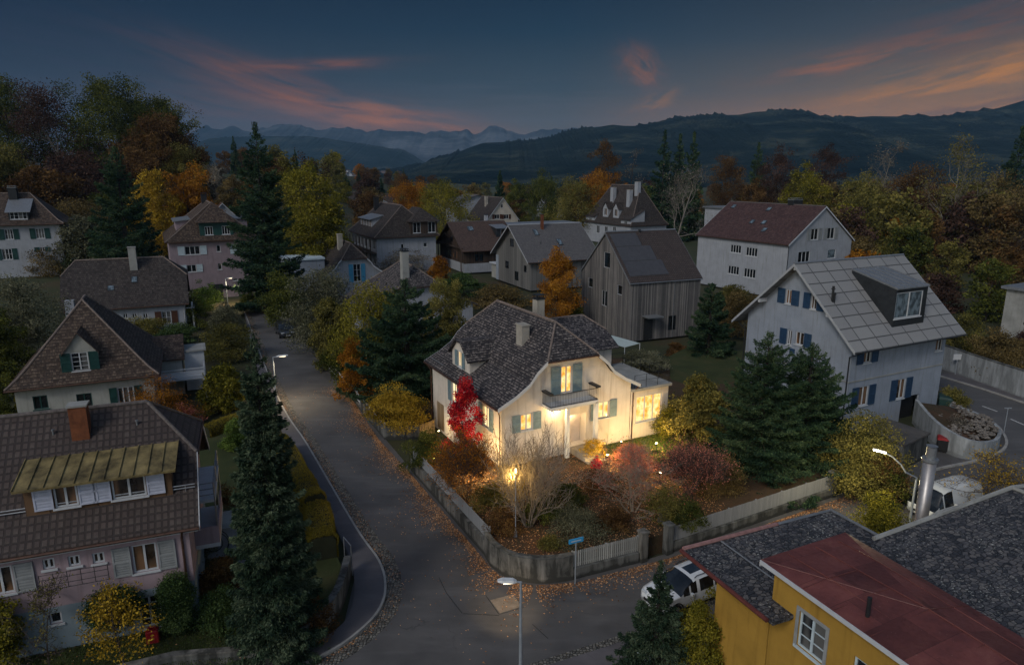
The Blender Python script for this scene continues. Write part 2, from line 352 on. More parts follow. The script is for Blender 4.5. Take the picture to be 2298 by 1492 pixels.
# ------------------------------------------------------------------ house
class House:
    def __init__(s, name, label, cx, cy, yaw, a, b, z0, ze, zr, wall, roof, os=.5, oe=.5, insn=0.0, insf=0.0, zhn=None, zhf=None,
                 prof=None, th=.16, cap=CAPCLAY, fascia=None, gutter=COPPER, verge=None, cat="house", hipn=False, hipf=False):
        s.__dict__.update(locals()); r = rad(yaw)
        s.u = np.array([math.sin(r), math.cos(r), 0]); s.vv = np.array([math.cos(r), -math.sin(r), 0])
        s.root = thing(name, label, cat, (cx, cy, 0), -r)
        s.prof = prof or [(0, 1), (1, 0)]; s.holes = {k: [] for k in 'nflr'}; s.z0s = {k: z0 for k in 'nflr'}
        s.wallobj = None; s.pending = []
    def T(s, face, off=0.0):
        a, b = s.a, s.b
        return {'n': lambda q, z, d: (q, -a - d - off, z), 'f': lambda q, z, d: (q, a + d + off, z),
                'l': lambda q, z, d: (-b - d - off, q, z), 'r': lambda q, z, d: (b + d + off, q, z)}[face]
    def px(s, face, px, py, off=0.0):
        """picture point -> (along, z) on the wall plane pushed out by off"""
        c = np.array([s.cx, s.cy, 0.0]); nrm, dist, al = {'n': (s.u, -s.a - off, s.vv), 'f': (s.u, s.a + off, s.vv), 'l': (s.vv, -s.b - off, s.u), 'r': (s.vv, s.b + off, s.u)}[face]
        d = ray(px, py); t = (dist - (EYE - c) @ nrm) / (d @ nrm); p = EYE + t * d
        return float((p - c) @ al), float(p[2])
    def rect(s, face, x0, y0, x1, y1, off=0.0):
        xc, yc = (x0 + x1) / 2, (y0 + y1) / 2
        a, z = s.px(face, xc, yc, off); w = abs(s.px(face, x1, yc, off)[0] - s.px(face, x0, yc, off)[0]); h = abs(s.px(face, xc, y0, off)[1] - s.px(face, xc, y1, off)[1])
        return a, z, w, h
    def local(s, p): q = np.asarray(p, float) - np.array([s.cx, s.cy, 0]); return float(q @ s.vv), float(q @ s.u), float(q[2])
    def zroof(s, t):
        f = abs(t) / (s.b + s.os); P = s.prof
        for (f0, h0), (f1, h1) in zip(P, P[1:]):
            if f <= f1: return s.ze + (s.zr - s.ze) * (h0 + (h1 - h0) * (f - f0) / (f1 - f0))
        return s.ze
    def tof(s, z):
        lo, hi = 0, s.b + s.os
        for _ in range(50):
            m = (lo + hi) / 2
            if s.zroof(m) > z: lo = m
            else: hi = m
        return lo
    def send(s, t, e):
        ins, zh, hip = (s.insn, s.zhn, s.hipn) if e == 'n' else (s.insf, s.zhf, s.hipf); E = s.a + s.oe
        if ins <= 0: q = 0
        elif hip: q = ins * (1 - abs(t) / (s.b + s.os))
        else: q = ins * max(0, (s.zroof(t) - zh) / (s.zr - zh))
        return (-E + q) if e == 'n' else (E - q)
    def roof_mesh(s, uneven=.0):
        W = s.b + s.os; ts = sorted(set([round(f * W, 4) for f, h in s.prof] + [round(s.tof(z), 4) for z in (s.zhn, s.zhf) if z]))
        faces = []
        for t0, t1 in zip(ts, ts[1:]):
            z0, z1 = s.zroof(t0), s.zroof(t1)
            for sg in (-1, 1):
                faces.append([(sg * t0, s.send(t0, 'n'), z0), (sg * t1, s.send(t1, 'n'), z1), (sg * t1, s.send(t1, 'f'), z1), (sg * t0, s.send(t0, 'f'), z0)])
            for e, ins, zh, hip in (('n', s.insn, s.zhn, s.hipn), ('f', s.insf, s.zhf, s.hipf)):
                if ins > 0 and (hip or z1 >= zh - 1e-3):
                    y0, y1 = s.send(t0, e), s.send(t1, e)
                    q = [(-t0, y0, z0), (t0, y0, z0), (t1, y1, z1), (-t1, y1, z1)]
                    faces.append(q if t0 > 1e-6 else q[1:])
        mb = MB(); mb.slab(faces, s.th); s.roofobj = mb.build("roof", s.roof, s.root)
        # ridge and hip caps
        cb = MB(); cb.tube([(0, s.send(0, 'n'), s.zr + .01), (0, s.send(0, 'f'), s.zr + .01)], .11, 8)
        for e, ins, zh, hip in (('n', s.insn, s.zhn, s.hipn), ('f', s.insf, s.zhf, s.hipf)):
            if ins > 0:
                for sg in (-1, 1): cb.tube([(sg * t, s.send(t, e), s.zroof(t) + .01) for t in ts if hip or s.zroof(t) >= zh - 1e-3], .085, 6)
        cb.build("ridge_cap", s.cap, s.roofobj)
        if s.gutter:
            def gut(p, q, r_):
                gb = MB(); gb.tube([p, q], r_, 6); gb.build("gutter", s.gutter, s.root)
            for sg in (-1, 1): gut((sg * (W + .05), -s.a - s.oe if not s.hipn else s.send(W, 'n'), s.ze - .12), (sg * (W + .05), s.a + s.oe, s.ze - .12), .07)
            for e, hip, zh in (('n', s.hipn, s.zhn), ('f', s.hipf, s.zhf)):
                y = (-1 if e == 'n' else 1) * (s.a + s.oe + .05)
                if hip: gut((-W, y, s.ze - .12), (W, y, s.ze - .12), .07)
                elif zh: t = s.tof(zh); gut((-t, y, zh - .10), (t, y, zh - .10), .06)
        if s.verge:
            for e, hip, zh in (('n', s.hipn, s.zhn), ('f', s.hipf, s.zhf)):
                if hip: continue
                y0, y1 = (-s.a - s.oe - .04, -s.a - s.oe - .003) if e == 'n' else (s.a + s.oe + .003, s.a + s.oe + .04)
                tl = [t for t in ts if not zh or s.zroof(t) <= zh + 1e-3]
                for sg in (-1, 1):
                    vb = MB()
                    for t0, t1 in zip(tl, tl[1:]):
                        vb.mesh([(sg * t, y, s.zroof(t) + dz) for t in (t0, t1) for y in (y0, y1) for dz in (-.26, .0)], [(0, 1, 3, 2), (4, 5, 7, 6), (0, 1, 5, 4), (2, 3, 7, 6), (0, 2, 6, 4), (1, 3, 7, 5)])
                    vb.build("bargeboard", s.verge, s.root)
        return s.roofobj
    def outline(s, face):
        z0 = s.z0s[face]; k = s.th * .75
        if face in 'lr': zt = s.zroof(s.b) - k; A = s.a; return [(-A, z0), (A, z0), (A, zt), (-A, zt)]
        ins, zh, hip = (s.insn, s.zhn, s.hipn) if face == 'n' else (s.insf, s.zhf, s.hipf); B = s.b
        if hip: zt = s.zroof(B) - k; return [(-B, z0), (B, z0), (B, zt), (-B, zt)]
        cap = s.zr
        if ins > 0: cap = zh + s.oe / ins * (s.zr - zh)
        ts = [t for t in sorted(set([f * (s.b + s.os) for f, h in s.prof] + ([s.tof(cap)] if ins > 0 else []))) if t < B and s.zroof(t) <= cap + 1e-6] + [B]
        if ins <= 0 and ts[0] > 0: ts = [0] + ts
        R = [(t, s.zroof(t) - k) for t in ts]
        return [(-B, z0), (B, z0)] + R[::-1] + [(-t, z) for t, z in R if t > 1e-6]
    def window(s, face, rect, cols=2, rows=1, frame=WFRAME, pane=GLASS, sh=None, shw=None, sill=True, slats=True, shs=(-1, 1), off=0.0, size=None, name="window"):
        a, z, w, h = s.rect(face, *rect, off) if len(rect) == 4 and max(rect) > 60 else rect
        if size: w, h = size
        s.holes[face].append((a - w / 2, a + w / 2, z - h / 2, z + h / 2))
        s.pending.append((face, a, z, w, h, cols, rows, frame, pane, sh, shw, sill, slats, shs, name)); return a, z, w, h
    def walls(s, wallmat=None, name="wall", split=None):
        mb = MB()
        for f in 'nflr': facade(mb, s.T(f), s.outline(f), s.holes[f])
        s.wallobj = mb.build(name, wallmat or s.wall, s.root)
        for face, a, z, w, h, cols, rows, frame, pane, sh, shw, sill, slats, shs, nm in s.pending:
            T = s.T(face); win_parts(s.root, T, a, z, w, h, cols, rows, frame, pane, sill, name=nm)
            if sh:
                q = shw or w / 2 + .04
                for sg in shs: shutter(s.root, T, a + sg * (w / 2 + q / 2 + .05), z, q, h + .06, sh, slats)
        return s.wallobj
    def band(s, name, mat, z0, z1, d=.02, faces='nflr'):
        mb = MB()
        for f in faces:
            E = (s.b if f in 'nf' else s.a) + (d if f in 'nf' else 0); tbox(mb, s.T(f), -E, E, z0, z1, .002, d)
        return mb.build(name, mat, s.root)
    def downpipe(s, x, y, z1, z0, mat=COPPER, out=(0, 0), r=.05):
        mb = MB(); mb.tube([(x + out[0], y + out[1], z1), (x + out[0] * .6, y + out[1] * .6, z1 - .25), (x, y, z1 - .55), (x, y, z0)], r, 6); return mb.build("downpipe", mat, s.root)
    def chimney(s, x, y, w, d, zb, zt, mat=STONE, capmat=DARKMETAL, hood=True):
        mb = MB(); mb.box(x - w / 2, x + w / 2, y - d / 2, y + d / 2, zb, zt); o = mb.build("chimney", mat, s.roofobj)
        cb = MB(); cb.box(x - w / 2 - .06, x + w / 2 + .06, y - d / 2 - .06, y + d / 2 + .06, zt + .002, zt + .09)
        if hood:
            for sx in (-1, 1):
                for sy in (-1, 1): cb.box(x + sx * (w / 2 - .08) - .03, x + sx * (w / 2 - .08) + .03, y + sy * (d / 2 - .08) - .03, y + sy * (d / 2 - .08) + .03, zt + .092, zt + .30)
            cb.box(x - w / 2 - .02, x + w / 2 + .02, y - d / 2 - .02, y + d / 2 + .02, zt + .302, zt + .36)
        cb.build("chimney_cap", capmat, s.roofobj); return o
    def roofpt(s, px, py):
        """where the picture ray meets the roof: returns local (x, y, z)"""
        d = ray(px, py); best = None
        for i in range(3000):
            t = 15 + i * .08; p = EYE + d * t; x, y, z = s.local(p)
            if abs(x) <= s.b + s.os and abs(y) <= s.a + s.oe:
                if z <= min(s.zroof(x), s.hipz(y)): return x, y, z
        return x, y, z
    def hipz(s, y):
        z = 1e9
        for e, ins, zh, hip in (('n', s.insn, s.zhn, s.hipn), ('f', s.insf, s.zhf, s.hipf)):
            if ins > 0:
                d = (y + s.a + s.oe) if e == 'n' else (s.a + s.oe - y)
                z = min(z, s.zroof((1 - d / ins) * (s.b + s.os)) if hip and d < ins else (zh + (s.zr - zh) * d / ins if not hip else 1e9))
        return z
    def skylight(s, px, py, w=.8, l=1.2, glass=SKYGLASS):
        x, y, z = s.roofpt(px, py); sg = 1 if x > 0 else -1; t = abs(x)
        z0, z1 = s.zroof(t + l / 2 * .75), s.zroof(t - l / 2 * .75); e = l / 2 * .75
        def P(k, q, h): # k along slope -1..1, q along ridge
            return (sg * (t - k * e), y + q, s.zroof(t - k * e) + h)
        mb = MB(); vs = [P(k, q, h) for h in (-.05, .09) for q in (-w / 2, w / 2) for k in (-1, 1)]
        mb.mesh(vs, [(0, 1, 3, 2), (4, 5, 7, 6), (0, 1, 5, 4), (2, 3, 7, 6), (0, 2, 6, 4), (1, 3, 7, 5)]); o = mb.build("skylight", DARKMETAL, s.roofobj)
        g = MB(); g.poly([P(-.85, -w / 2 + .08, .096), P(.85, -w / 2 + .08, .096), P(.85, w / 2 - .08, .096), P(-.85, w / 2 - .08, .096)]); g.build("skylight_pane", glass, s.roofobj)
    def vent(s, px, py, r=.07, h=.6, mat=DARKMETAL):
        x, y, z = s.roofpt(px, py); mb = MB(); mb.tube([(x, y, z - .1), (x, y, z + h)], r, 8); mb.tube([(x, y, z + h * .8), (x, y, z + h * .8 + .06)], r * 1.7, 8); mb.build("vent_pipe", mat, s.roofobj)
    def dormer(s, face, out, lo, hi, zb, ztops, back, wall, roof, wins=(), ov=.25, sideov=.2, th=.1, frame=WFRAME, seams=0, shed=None, seammat=None, fr=None, hipfront=0.0):
        """ztops: roofline points [(along, z), ...] across the front; shed=(z at the back) makes a single slope instead"""
        T = {'l': lambda q, z, d: (-(out + d), q, z), 'r': lambda q, z, d: (out + d, q, z), 'n': lambda q, z, d: (q, -(out + d), z), 'f': lambda q, z, d: (q, out + d, z)}[face]
        tri = ztops
        if hipfront: ztops = [ztops[0], ztops[-1]]
        mb = MB(); ol = [(lo, zb), (hi, zb)] + [(a, z - .06) for a, z in ztops[::-1]]
        facade(mb, T, ol, [(w[0] - w[2] / 2, w[0] + w[2] / 2, w[1] - w[3] / 2, w[1] + w[3] / 2) for w in wins], .1)
        D = out - back
        for q in (lo, hi):
            zt = [z for a, z in ztops if abs(a - q) < 1e-6][0]; zbk = shed if shed else zt
            mb.poly([T(q, zb, 0), T(q, zt - .06, 0), T(q, zbk - .06, -D), T(q, zb, -D)])
        o = mb.build("dormer", wall, s.roofobj)
        rb = MB(); pts = list(ztops); p0, p1 = pts[0], pts[-1]
        if shed is None and len(pts) > 2:
            e = lambda a, b: (a[0] + (a[0] - b[0]) / abs(a[0] - b[0]) * sideov, a[1] + (a[1] - b[1]) / abs(a[0] - b[0]) * sideov)
            pts = [e(pts[0], pts[1])] + pts[1:-1] + [e(pts[-1], pts[-2])]
        else: pts = [(p0[0] - sideov, p0[1])] + pts[1:-1] + [(p1[0] + sideov, p1[1])]
        k = (shed - p0[1]) / D if shed else 0
        if hipfront:
            (al, zl), (am, zm), (ar, zr_) = tri; sl_ = sideov; eL, eR = (al - sl_, zl - .1), (ar + sl_, zr_ - .1); R0 = T(am, zm, -hipfront); R1 = T(am, zm, -D); a_, b_ = T(*eL, ov), T(*eR, ov)
            rb.slab([[a_, R0, R1, T(*eL, -D)], [b_, R0, R1, T(*eR, -D)], [a_, b_, R0]], th)
        else: rb.slab([[T(a0, z0 - k * ov, ov), T(a1, z1 - k * ov, ov), T(a1, (z1 + k * D), -D), T(a0, (z0 + k * D), -D)] for (a0, z0), (a1, z1) in zip(pts, pts[1:])], th)
        rb.build("dormer_roof", roof, s.roofobj)
        if seams:
            sb = MB(); n = seams
            for i in range(n + 1):
                q = pts[0][0] + (pts[-1][0] - pts[0][0]) * i / n
                tb = [T(q + dx, p0[1] + kk, dd) for dx in (-.02, .02) for dd, kk in ((ov, -k * ov - .01), (ov, -k * ov + .06), (-D, k * D - .01), (-D, k * D + .06))]
                sb.mesh(tb, [(0, 1, 3, 2), (4, 5, 7, 6), (0, 1, 5, 4), (2, 3, 7, 6), (0, 2, 6, 4), (1, 3, 7, 5)])
            sb.build("roof_seams", seammat or roof, s.roofobj)
        for w in wins:
            a, z, ww, hh = w[:4]; kw = w[4] if len(w) > 4 else {}
            sh = kw.pop('sh', None); shw = kw.pop('shw', None); shs = kw.pop('shs', (-1, 1)); kw.setdefault('sill', True)
            win_parts(s.roofobj, T, a, z, ww, hh, reveal=.1, flat=True, frame=frame, **kw)
            if sh:
                q = shw or ww / 2
                for sg in shs: shutter(s.roofobj, T, a + sg * (ww / 2 + q / 2 + .04), z, q, hh, sh)
        return o
# ------------------------------------------------------------------ the lit house on the corner
def zc(ox, oy, k): return lambda x0, y0, x1, y1: (ox + x0 * k, oy + y0 * k, ox + x1 * k, oy + y1 * k)
Z3 = zc(900, 640, .2872); FL = [(0, 1), (.355, .575), (.49, .44), (.59, .285), (.77, .14), (1, 0)]
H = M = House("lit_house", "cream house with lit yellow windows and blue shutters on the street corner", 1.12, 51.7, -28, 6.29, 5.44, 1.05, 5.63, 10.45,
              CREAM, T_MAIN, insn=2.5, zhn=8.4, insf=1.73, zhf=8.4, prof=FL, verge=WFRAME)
H.z0s['l'] = -.05; H.z0s['f'] = -.05
H.roof_mesh()
r = H.window('n', Z3(1250, 630, 1335, 838), cols=2, pane=LIT, sh=SH_BLUE, shw=.78)
H.window('n', Z3(935, 1005, 1027, 1132), cols=2, pane=LIT, sh=SH_BLUE, shw=.62)
H.window('n', Z3(1540, 908, 1625, 1036), cols=2, pane=LIT, sh=SH_BLUE, shw=.62)
H.window('l', Z3(398, 768, 440, 918), cols=2, pane=LITB, sh=SH_BLUE, shw=.62)
H.window('l', Z3(642, 950, 690, 1110), cols=2, pane=LITB, sh=SH_BLUE, shw=.62)
dl, dz = H.px('n', 1263.3, 983); dr, _ = H.px('n', 1313.6, 976); DW = (dl + dr) / 2; DZ = 1.62
H.holes['n'].append((dl, dr, DZ, DZ + 2.35))
g0, gz = H.px('l', 981.8, 970); g1, _ = H.px('l', 1010.6, 975); g0, g1 = max(g0, g1), min(g0, g1)
H.holes['l'].append((g1, g0, .1, 2.45))
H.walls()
# recessed entrance: back wall, door leaf with a lit strip, step
T = H.T('n'); mb = MB()
mb.poly([T(dl, DZ, -.75), T(dr, DZ, -.75), T(dr, DZ + 2.35, -.75), T(dl, DZ + 2.35, -.75)])
for q in (dl, dr): mb.poly([T(q, DZ, -.13), T(q, DZ, -.75), T(q, DZ + 2.35, -.75), T(q, DZ + 2.35, -.13)])
for z in (DZ, DZ + 2.35): mb.poly([T(dl, z, -.13), T(dr, z, -.13), T(dr, z, -.75), T(dl, z, -.75)])
mb.build("porch_recess", CREAM, H.root)
DOORP = plain("pale_door_paint", (.58, .50, .44), .5, .08)
mb = MB(); x0 = dl + .08; x1 = dl + (dr - dl) * .50
tbox(mb, T, x0, x0 + .10, DZ + .02, DZ + 2.25, -.74, -.68); tbox(mb, T, x0 + .36, x1, DZ + .02, DZ + 2.25, -.74, -.68)
tbox(mb, T, x0 + .102, x0 + .358, DZ + .02, DZ + .45, -.74, -.68); tbox(mb, T, x0 + .102, x0 + .358, DZ + 2.05, DZ + 2.25, -.74, -.68)
tbox(mb, T, x1 + .03, x1 + .10, DZ + .02, DZ + 2.3, -.74, -.64); tbox(mb, T, x1 + .12, dr - .05, DZ + .02, DZ + 2.3, -.74, -.70)
dr_o = mb.build("front_door", DOORP, H.root)
mb = MB(); tbox(mb, T, x1 - .16, x1 - .11, DZ + .95, DZ + 1.35, -.678, -.62); mb.build("handle", DARKMETAL, dr_o)
mb = MB(); tbox(mb, T, x0 + .1, x0 + .36, DZ + .45, DZ + 2.05, -.73, -.71); mb.build("door_light", LITB, dr_o)
# porch columns, slab, balcony
for q in (dl - .35, dr + .12): mb = MB(); tbox(mb, T, q, q + .26, DZ - .35, 4.96, .75, 1.01); mb.build("porch_column", WFRAME, H.root)
mb = MB(); tbox(mb, T, -2.25, 1.75, 5.10, 5.24, .003, 1.12); tbox(mb, T, -2.1, 1.6, 4.962, 5.098, .003, 1.04); mb.build("balcony_slab", WFRAME, H.root)
mb = MB(); B0, B1, BD, BZ0, BZ1 = -2.2, 1.7, 1.08, 5.30, 6.12
for p, q in (((B0, 0.02), (B0, BD)), ((B0, BD), (B1, BD)), ((B1, BD), (B1, .02))):
    for z in (BZ0, BZ1): mb.tube([T(p[0], z, p[1]), T(q[0], z, q[1])], .022 if z == BZ0 else .03, 6)
    n = int(max(abs(q[0] - p[0]), abs(q[1] - p[1])) / .13)
    for i in range(n + 1):
        a = p[0] + (q[0] - p[0]) * i / n; d = p[1] + (q[1] - p[1]) * i / n; mb.tube([T(a, 5.24, d), T(a, BZ1, d)], .011, 4, False)
rail = mb.build("balcony_railing", DARKMETAL, H.root)
for q in (B0, B1): mb = MB(); tbox(mb, T, q - .16, q + .16, BZ1 + .04, BZ1 + .16, .1, BD + .1); mb.build("flower_box", DARKMETAL, rail)
# garage leaves, bright opening
TL = H.T('l'); mid = (g0 + g1) / 2
mb = MB(); tbox(mb, TL, mid + .02, g0, .1, 2.45, -.10, -.04); mb.build("garage_door", GATEWOOD, H.root)
mb = MB(); tbox(mb, TL, g1, mid - .02, .1, 2.45, -.12, -.06); mb.build("garage_door", plain("white_door_paint", (.66, .62, .55), .5, .06), H.root)
H.downpipe(-5.62, -6.42, 5.5, .9, out=(-.3, -.3)); H.downpipe(5.62, -6.40, 5.5, .9, out=(.3, -.3)); H.downpipe(-5.62, 6.2, 5.5, .0, out=(-.3, .3))
cx_, cy_, cz_ = H.roofpt(1173, 765); H.chimney(cx_, cy_, .62, .9, cz_ - .8, zfor(*(H.root.location[:2] + np.array([0, 0])), 704) if False else cz_ + 1.2, STONE, STONE, False)
H.chimney(1.6, .9,   .7, .7, 8.6, 11.15, STONE, DARKMETAL)
# street-side dormer
dx, dy, dzz = H.roofpt(900 + 545 * .2872, 640 + 700 * .2872); out = abs(dx)
ya = [H.px('l', *Z3(x, y, 0, 0)[:2], out - H.b) for x, y in ((400, 470), (425, 430), (535, 560), (540, 640))]
lo, hi = ya[2][0], ya[0][0]; ze_ = (ya[0][1] + ya[2][1]) / 2 - .15; md = (lo + hi) / 2
H.dormer('l', out, lo, hi, dzz - .6, [(lo, ze_), (md - .55, ze_ + 1.0), (md + .55, ze_ + 1.0), (hi, ze_)], 1.5, CREAM, T_MAIN,
         [(md + .1, dzz + .75, .72, 1.25, dict(pane=LITB, cols=2, sh=SH_BLUE, shw=.5))], ov=.3, sideov=.28)
mb = MB()
for q0, q1 in ((-.9 + lo, lo - 3.0), (hi + .4, 6.2)):
    x = -(H.b + .1); mb.tube([(x, q0, H.zroof(x) + .14), (x, q1, H.zroof(x) + .14)], .025, 5)
    n = 4
    for i in range(n): q = q0 + (q1 - q0) * (i + .5) / n; mb.tube([(x, q, H.zroof(x) - .02), (x, q, H.zroof(x) + .14)], .018, 4)
mb.build("snow_guard", ZINC, H.roofobj)
# flat-roofed annex on the right with a big lit window, terrace railing
ar = H.rect('n', *Z3(1835, 853, 2032, 1052)); AX0, AX1, AY0, AY1, AZ = H.b + .003, 9.05, -H.a - .05, -H.a + 6.0, 4.95
mb = MB(); Ta = lambda q, z, d: (q, AY0 - d, z)
facade(mb, Ta, [(AX0, .5), (AX1, .5), (AX1, AZ), (AX0, AZ)], [(ar[0] - ar[2] / 2, ar[0] + ar[2] / 2, ar[1] - ar[3] / 2, ar[1] + ar[3] / 2)])
mb.poly([(AX1, AY0, .5), (AX1, AY1, .5), (AX1, AY1, AZ), (AX1, AY0, AZ)]); mb.poly([(AX0, AY1, .5), (AX1, AY1, .5), (AX1, AY1, AZ), (AX0, AY1, AZ)])
ann = mb.build("annex_wall", CREAM, H.root); win_parts(H.root, Ta, *ar, cols=3, rows=1, pane=LIT)
mb = MB(); mb.box(AX0, AX1 + .18, AY0 - .2, AY1 + .15, AZ + .002, AZ + .2); mb.build("annex_roof", GREYRENDER, H.root)
mb = MB(); per = [(AX0 + .3, AY0), (AX1, AY0), (AX1, AY1 - .2), (AX0 + .3, AY1 - .2)]
for p, q in zip(per, per[1:]):
    for z in (.55, 1.0): mb.tube([(p[0], p[1], AZ + .2 + z), (q[0], q[1], AZ + .2 + z)], .014, 4)
    n = max(2, int(math.dist(p, q) / 1.1))
    for i in range(n + 1):
        a = p[0] + (q[0] - p[0]) * i / n; d = p[1] + (q[1] - p[1]) * i / n; mb.tube([(a, d, AZ + .2), (a, d, AZ + 1.22)], .02, 5)
mb.build("terrace_railing", DARKMETAL, H.root)
# rear wing
mb = MB(); mb.box(3.0, 7.6, -.85, 5.4, 1.0, 6.95); mb.poly([(7.6, -.85, 6.95), (7.6, 5.4, 6.95), (7.6, 3.4, 8.1), (7.6, 1.1, 8.1)]); mb.build("wing_wall", CREAM, H.root)
RW = [(x, y, z) for x, y, z in ()]; A0 = (1.0, 2.3, 9.08); A1 = (6.76, 2.3, 9.08); E0 = (2.0, -1.3, 7.0); E1 = (8.0, -1.3, 7.0); K1 = (8.0, .55, 8.05); K2 = (8.0, 4.05, 8.05); F0 = (2.0, 5.9, 7.0); F1 = (8.0, 5.9, 7.0)
mb = MB(); mb.slab([[E0, E1, K1, A1, A0], [F0, F1, K2, A1, A0], [K1, K2, A1]], .15); wr = mb.build("wing_roof", T_MAIN, H.root)
mb = MB(); mb.tube([A0, A1, K1], .09, 6); mb.tube([A1, K2], .09, 6); mb.build("ridge_cap", CAPCLAY, wr)
# front steps
mb = MB()
for i in range(5): mb.box(DW - .35, DW + 1.15, -H.a - 1.25 - .36 * (i + 1), -H.a - 1.25 - .36 * i if i else -H.a - .02, .6, DZ - .04 - .18 * i)
mb.build("front_steps", concrete("step_concrete", (.30, .27, .23), .5), H.root)
# ------------------------------------------------------------------ pink house, bottom left
Z2 = zc(0, 850, .4302)
H = House("pink_house", "pink house with ribbed tile roof and long mossy-roofed brown dormer at lower left", -23.76, 29.37, 69, 8, 4.36, .45, 5.51, 10.04,
          PINK, T_RIBBED, insf=2.12, zhf=8.0, verge=WFRAME, cap=CAPDARK, th=.2)
H.roof_mesh()
H.window('r', Z2(690, 860, 822, 1005), cols=2, pane=GLASSW, sh=SH_GREY, shw=.72)
H.window('r', Z2(-60, 980, 72, 1125), cols=2, pane=GLASSW, sh=SH_GREY, shw=.72)
for x in (222, 355, 482): H.window('r', Z2(x, 905 + (482 - x) * .12, x + 64, 960 + (482 - x) * .12), cols=2, pane=GLASSW)
H.window('r', Z2(725, 1130, 845, 1290), cols=2, rows=4, pane=GLASSD)
H.window('r', Z2(258, 1215, 325, 1275), cols=1, pane=GLASSD)
H.walls()
pl = H.px('r', *Z2(480, 1150, 0, 0)[:2])[1]; mb = MB(); hs_ = [(h[0], h[1], max(h[2], .45), min(h[3], pl)) for h in H.holes['r'] if h[2] < pl - .02]; facade(mb, H.T('r', .02), [(-H.a - .02, .45), (H.a + .02, .45), (H.a + .02, pl), (-H.a - .02, pl)], hs_, .02); [tbox(mb, H.T(f), -H.b, H.b + .02, .45, pl, .002, .02) for f in 'nf']; mb.build("plinth", GREYPLINTH, H.root)
mb = MB(); TR = H.T('r'); c0, z0_ = H.px('r', *Z2(205, 985, 0, 0)[:2]); c1, z1_ = H.px('r', *Z2(560, 920, 0, 0)[:2])
lo, hi = min(c0, c1), max(c0, c1); zb = 3.55
for z in (zb, zb + .22, zb + .5, zb + .72): mb.tube([TR(lo, z, .28), TR(hi, z, .28)], .016, 4)
for i in range(6): q = lo + (hi - lo) * i / 5; mb.tube([TR(q, zb - .1, .05), TR(q, zb, .28), TR(q, zb + .75, .28)], .014, 4)
mb.build("window_trellis", DARKMETAL, H.root)
mb = MB(); tbox(mb, TR, -H.a - .4, H.a + .4, 5.05, 5.33, .004, .12); mb.build("eaves_board", WFRAME, H.root)
H.downpipe(4.42, 7.7, 5.4, .5, out=(.4, .1)); mb = MB()
for dz_ in (.16, .30):
    x = 3.6; mb.tube([(x, -H.a, H.zroof(x) + dz_), (x, H.a + .4, H.zroof(x) + dz_)], .03, 5)
for i in range(9): q = -H.a + (2 * H.a) * i / 8; mb.tube([(x, q, H.zroof(x) - .02), (x, q, H.zroof(x) + .3)], .02, 4)
mb.build("snow_guard", ZINC, H.roofobj)
x_, y_, z_ = H.roofpt(*Z2(425, 325, 0, 0)[:2]); H.chimney(x_ - .3, y_, .62, .72, z_ - .3, z_ + 1.65, COPPERCLAD, GREYRENDER, False)
x0, y0, z0_ = H.roofpt(*Z2(140, 715, 0, 0)[:2]); x1, y1, z1_ = H.roofpt(*Z2(905, 620, 0, 0)[:2]); out = (x0 + x1) / 2; zb = H.zroof(out); off = out - H.b
dtl = H.px('r', *Z2(60, 550, 0, 0)[:2], off); dtr = H.px('r', *Z2(905, 455, 0, 0)[:2], off); zt = (dtl[1] + dtr[1]) / 2
xb, yb, zbk = H.roofpt(*Z2(560, 375, 0, 0)[:2])
W2 = lambda a, b, c, d: H.rect('r', *Z2(a, b, c, d), off)
w1 = W2(282, 570, 408, 668); w2 = W2(585, 530, 765, 632); hh = min(1.15, zt - zb - .35)
SB = MB()
H.dormer('r', out, y0, y1, zb - .3, [(y0, zt), (y1, zt)], xb, BROWNWOOD, MOSSMETAL, [(w1[0], zb + hh / 2 + .18, w1[2], hh, dict(cols=2, pane=GLASSW, sh=SH_LAV, shw=.72)), (w2[0], zb + hh / 2 + .18, w2[2], hh, dict(cols=2, pane=GLASSW, sh=SH_LAV, shw=.72))],
         ov=.45, sideov=.25, shed=zbk + .05, seams=11, seammat=MOSSMETAL)
for px_, py_ in ((280, 300), (717, 250)): H.vent(*Z2(px_, py_, 0, 0)[:2], .04, .35, ZINC)
# side balconies
mb = MB(); Tf = H.T('f')
tbox(mb, Tf, -2.0, 2.2, 2.9, 3.1, .003, 1.1); mb.build("balcony_slab", WFRAME, H.root); mb = MB(); tbox(mb, Tf, -2.0, 2.2, 5.3, 5.45, .003, 1.1); mb.build("balcony_slab", WFRAME, H.root)
mb = MB(); tbox(mb, Tf, -2.0, 2.2, 3.102, 4.0, 1.02, 1.1); tbox(mb, Tf, 2.12, 2.2, 3.102, 4.0, .003, 1.018); mb.build("balcony_parapet", PINK, H.root)
mb = MB()
for p, q in (((-2.0, 1.06), (2.2, 1.06)), ((2.2, 1.06), (2.2, .05))):
    for z in (5.7, 6.0, 6.3): mb.tube([Tf(p[0], z, p[1]), Tf(q[0], z, q[1])], .03, 5)
for a, d in ((-2.0, 1.06), (.1, 1.06), (2.2, 1.06)): mb.tube([Tf(a, 4.0, d), Tf(a, 6.3, d)], .04, 5)
mb.build("balcony_railing", ZINC, H.root)
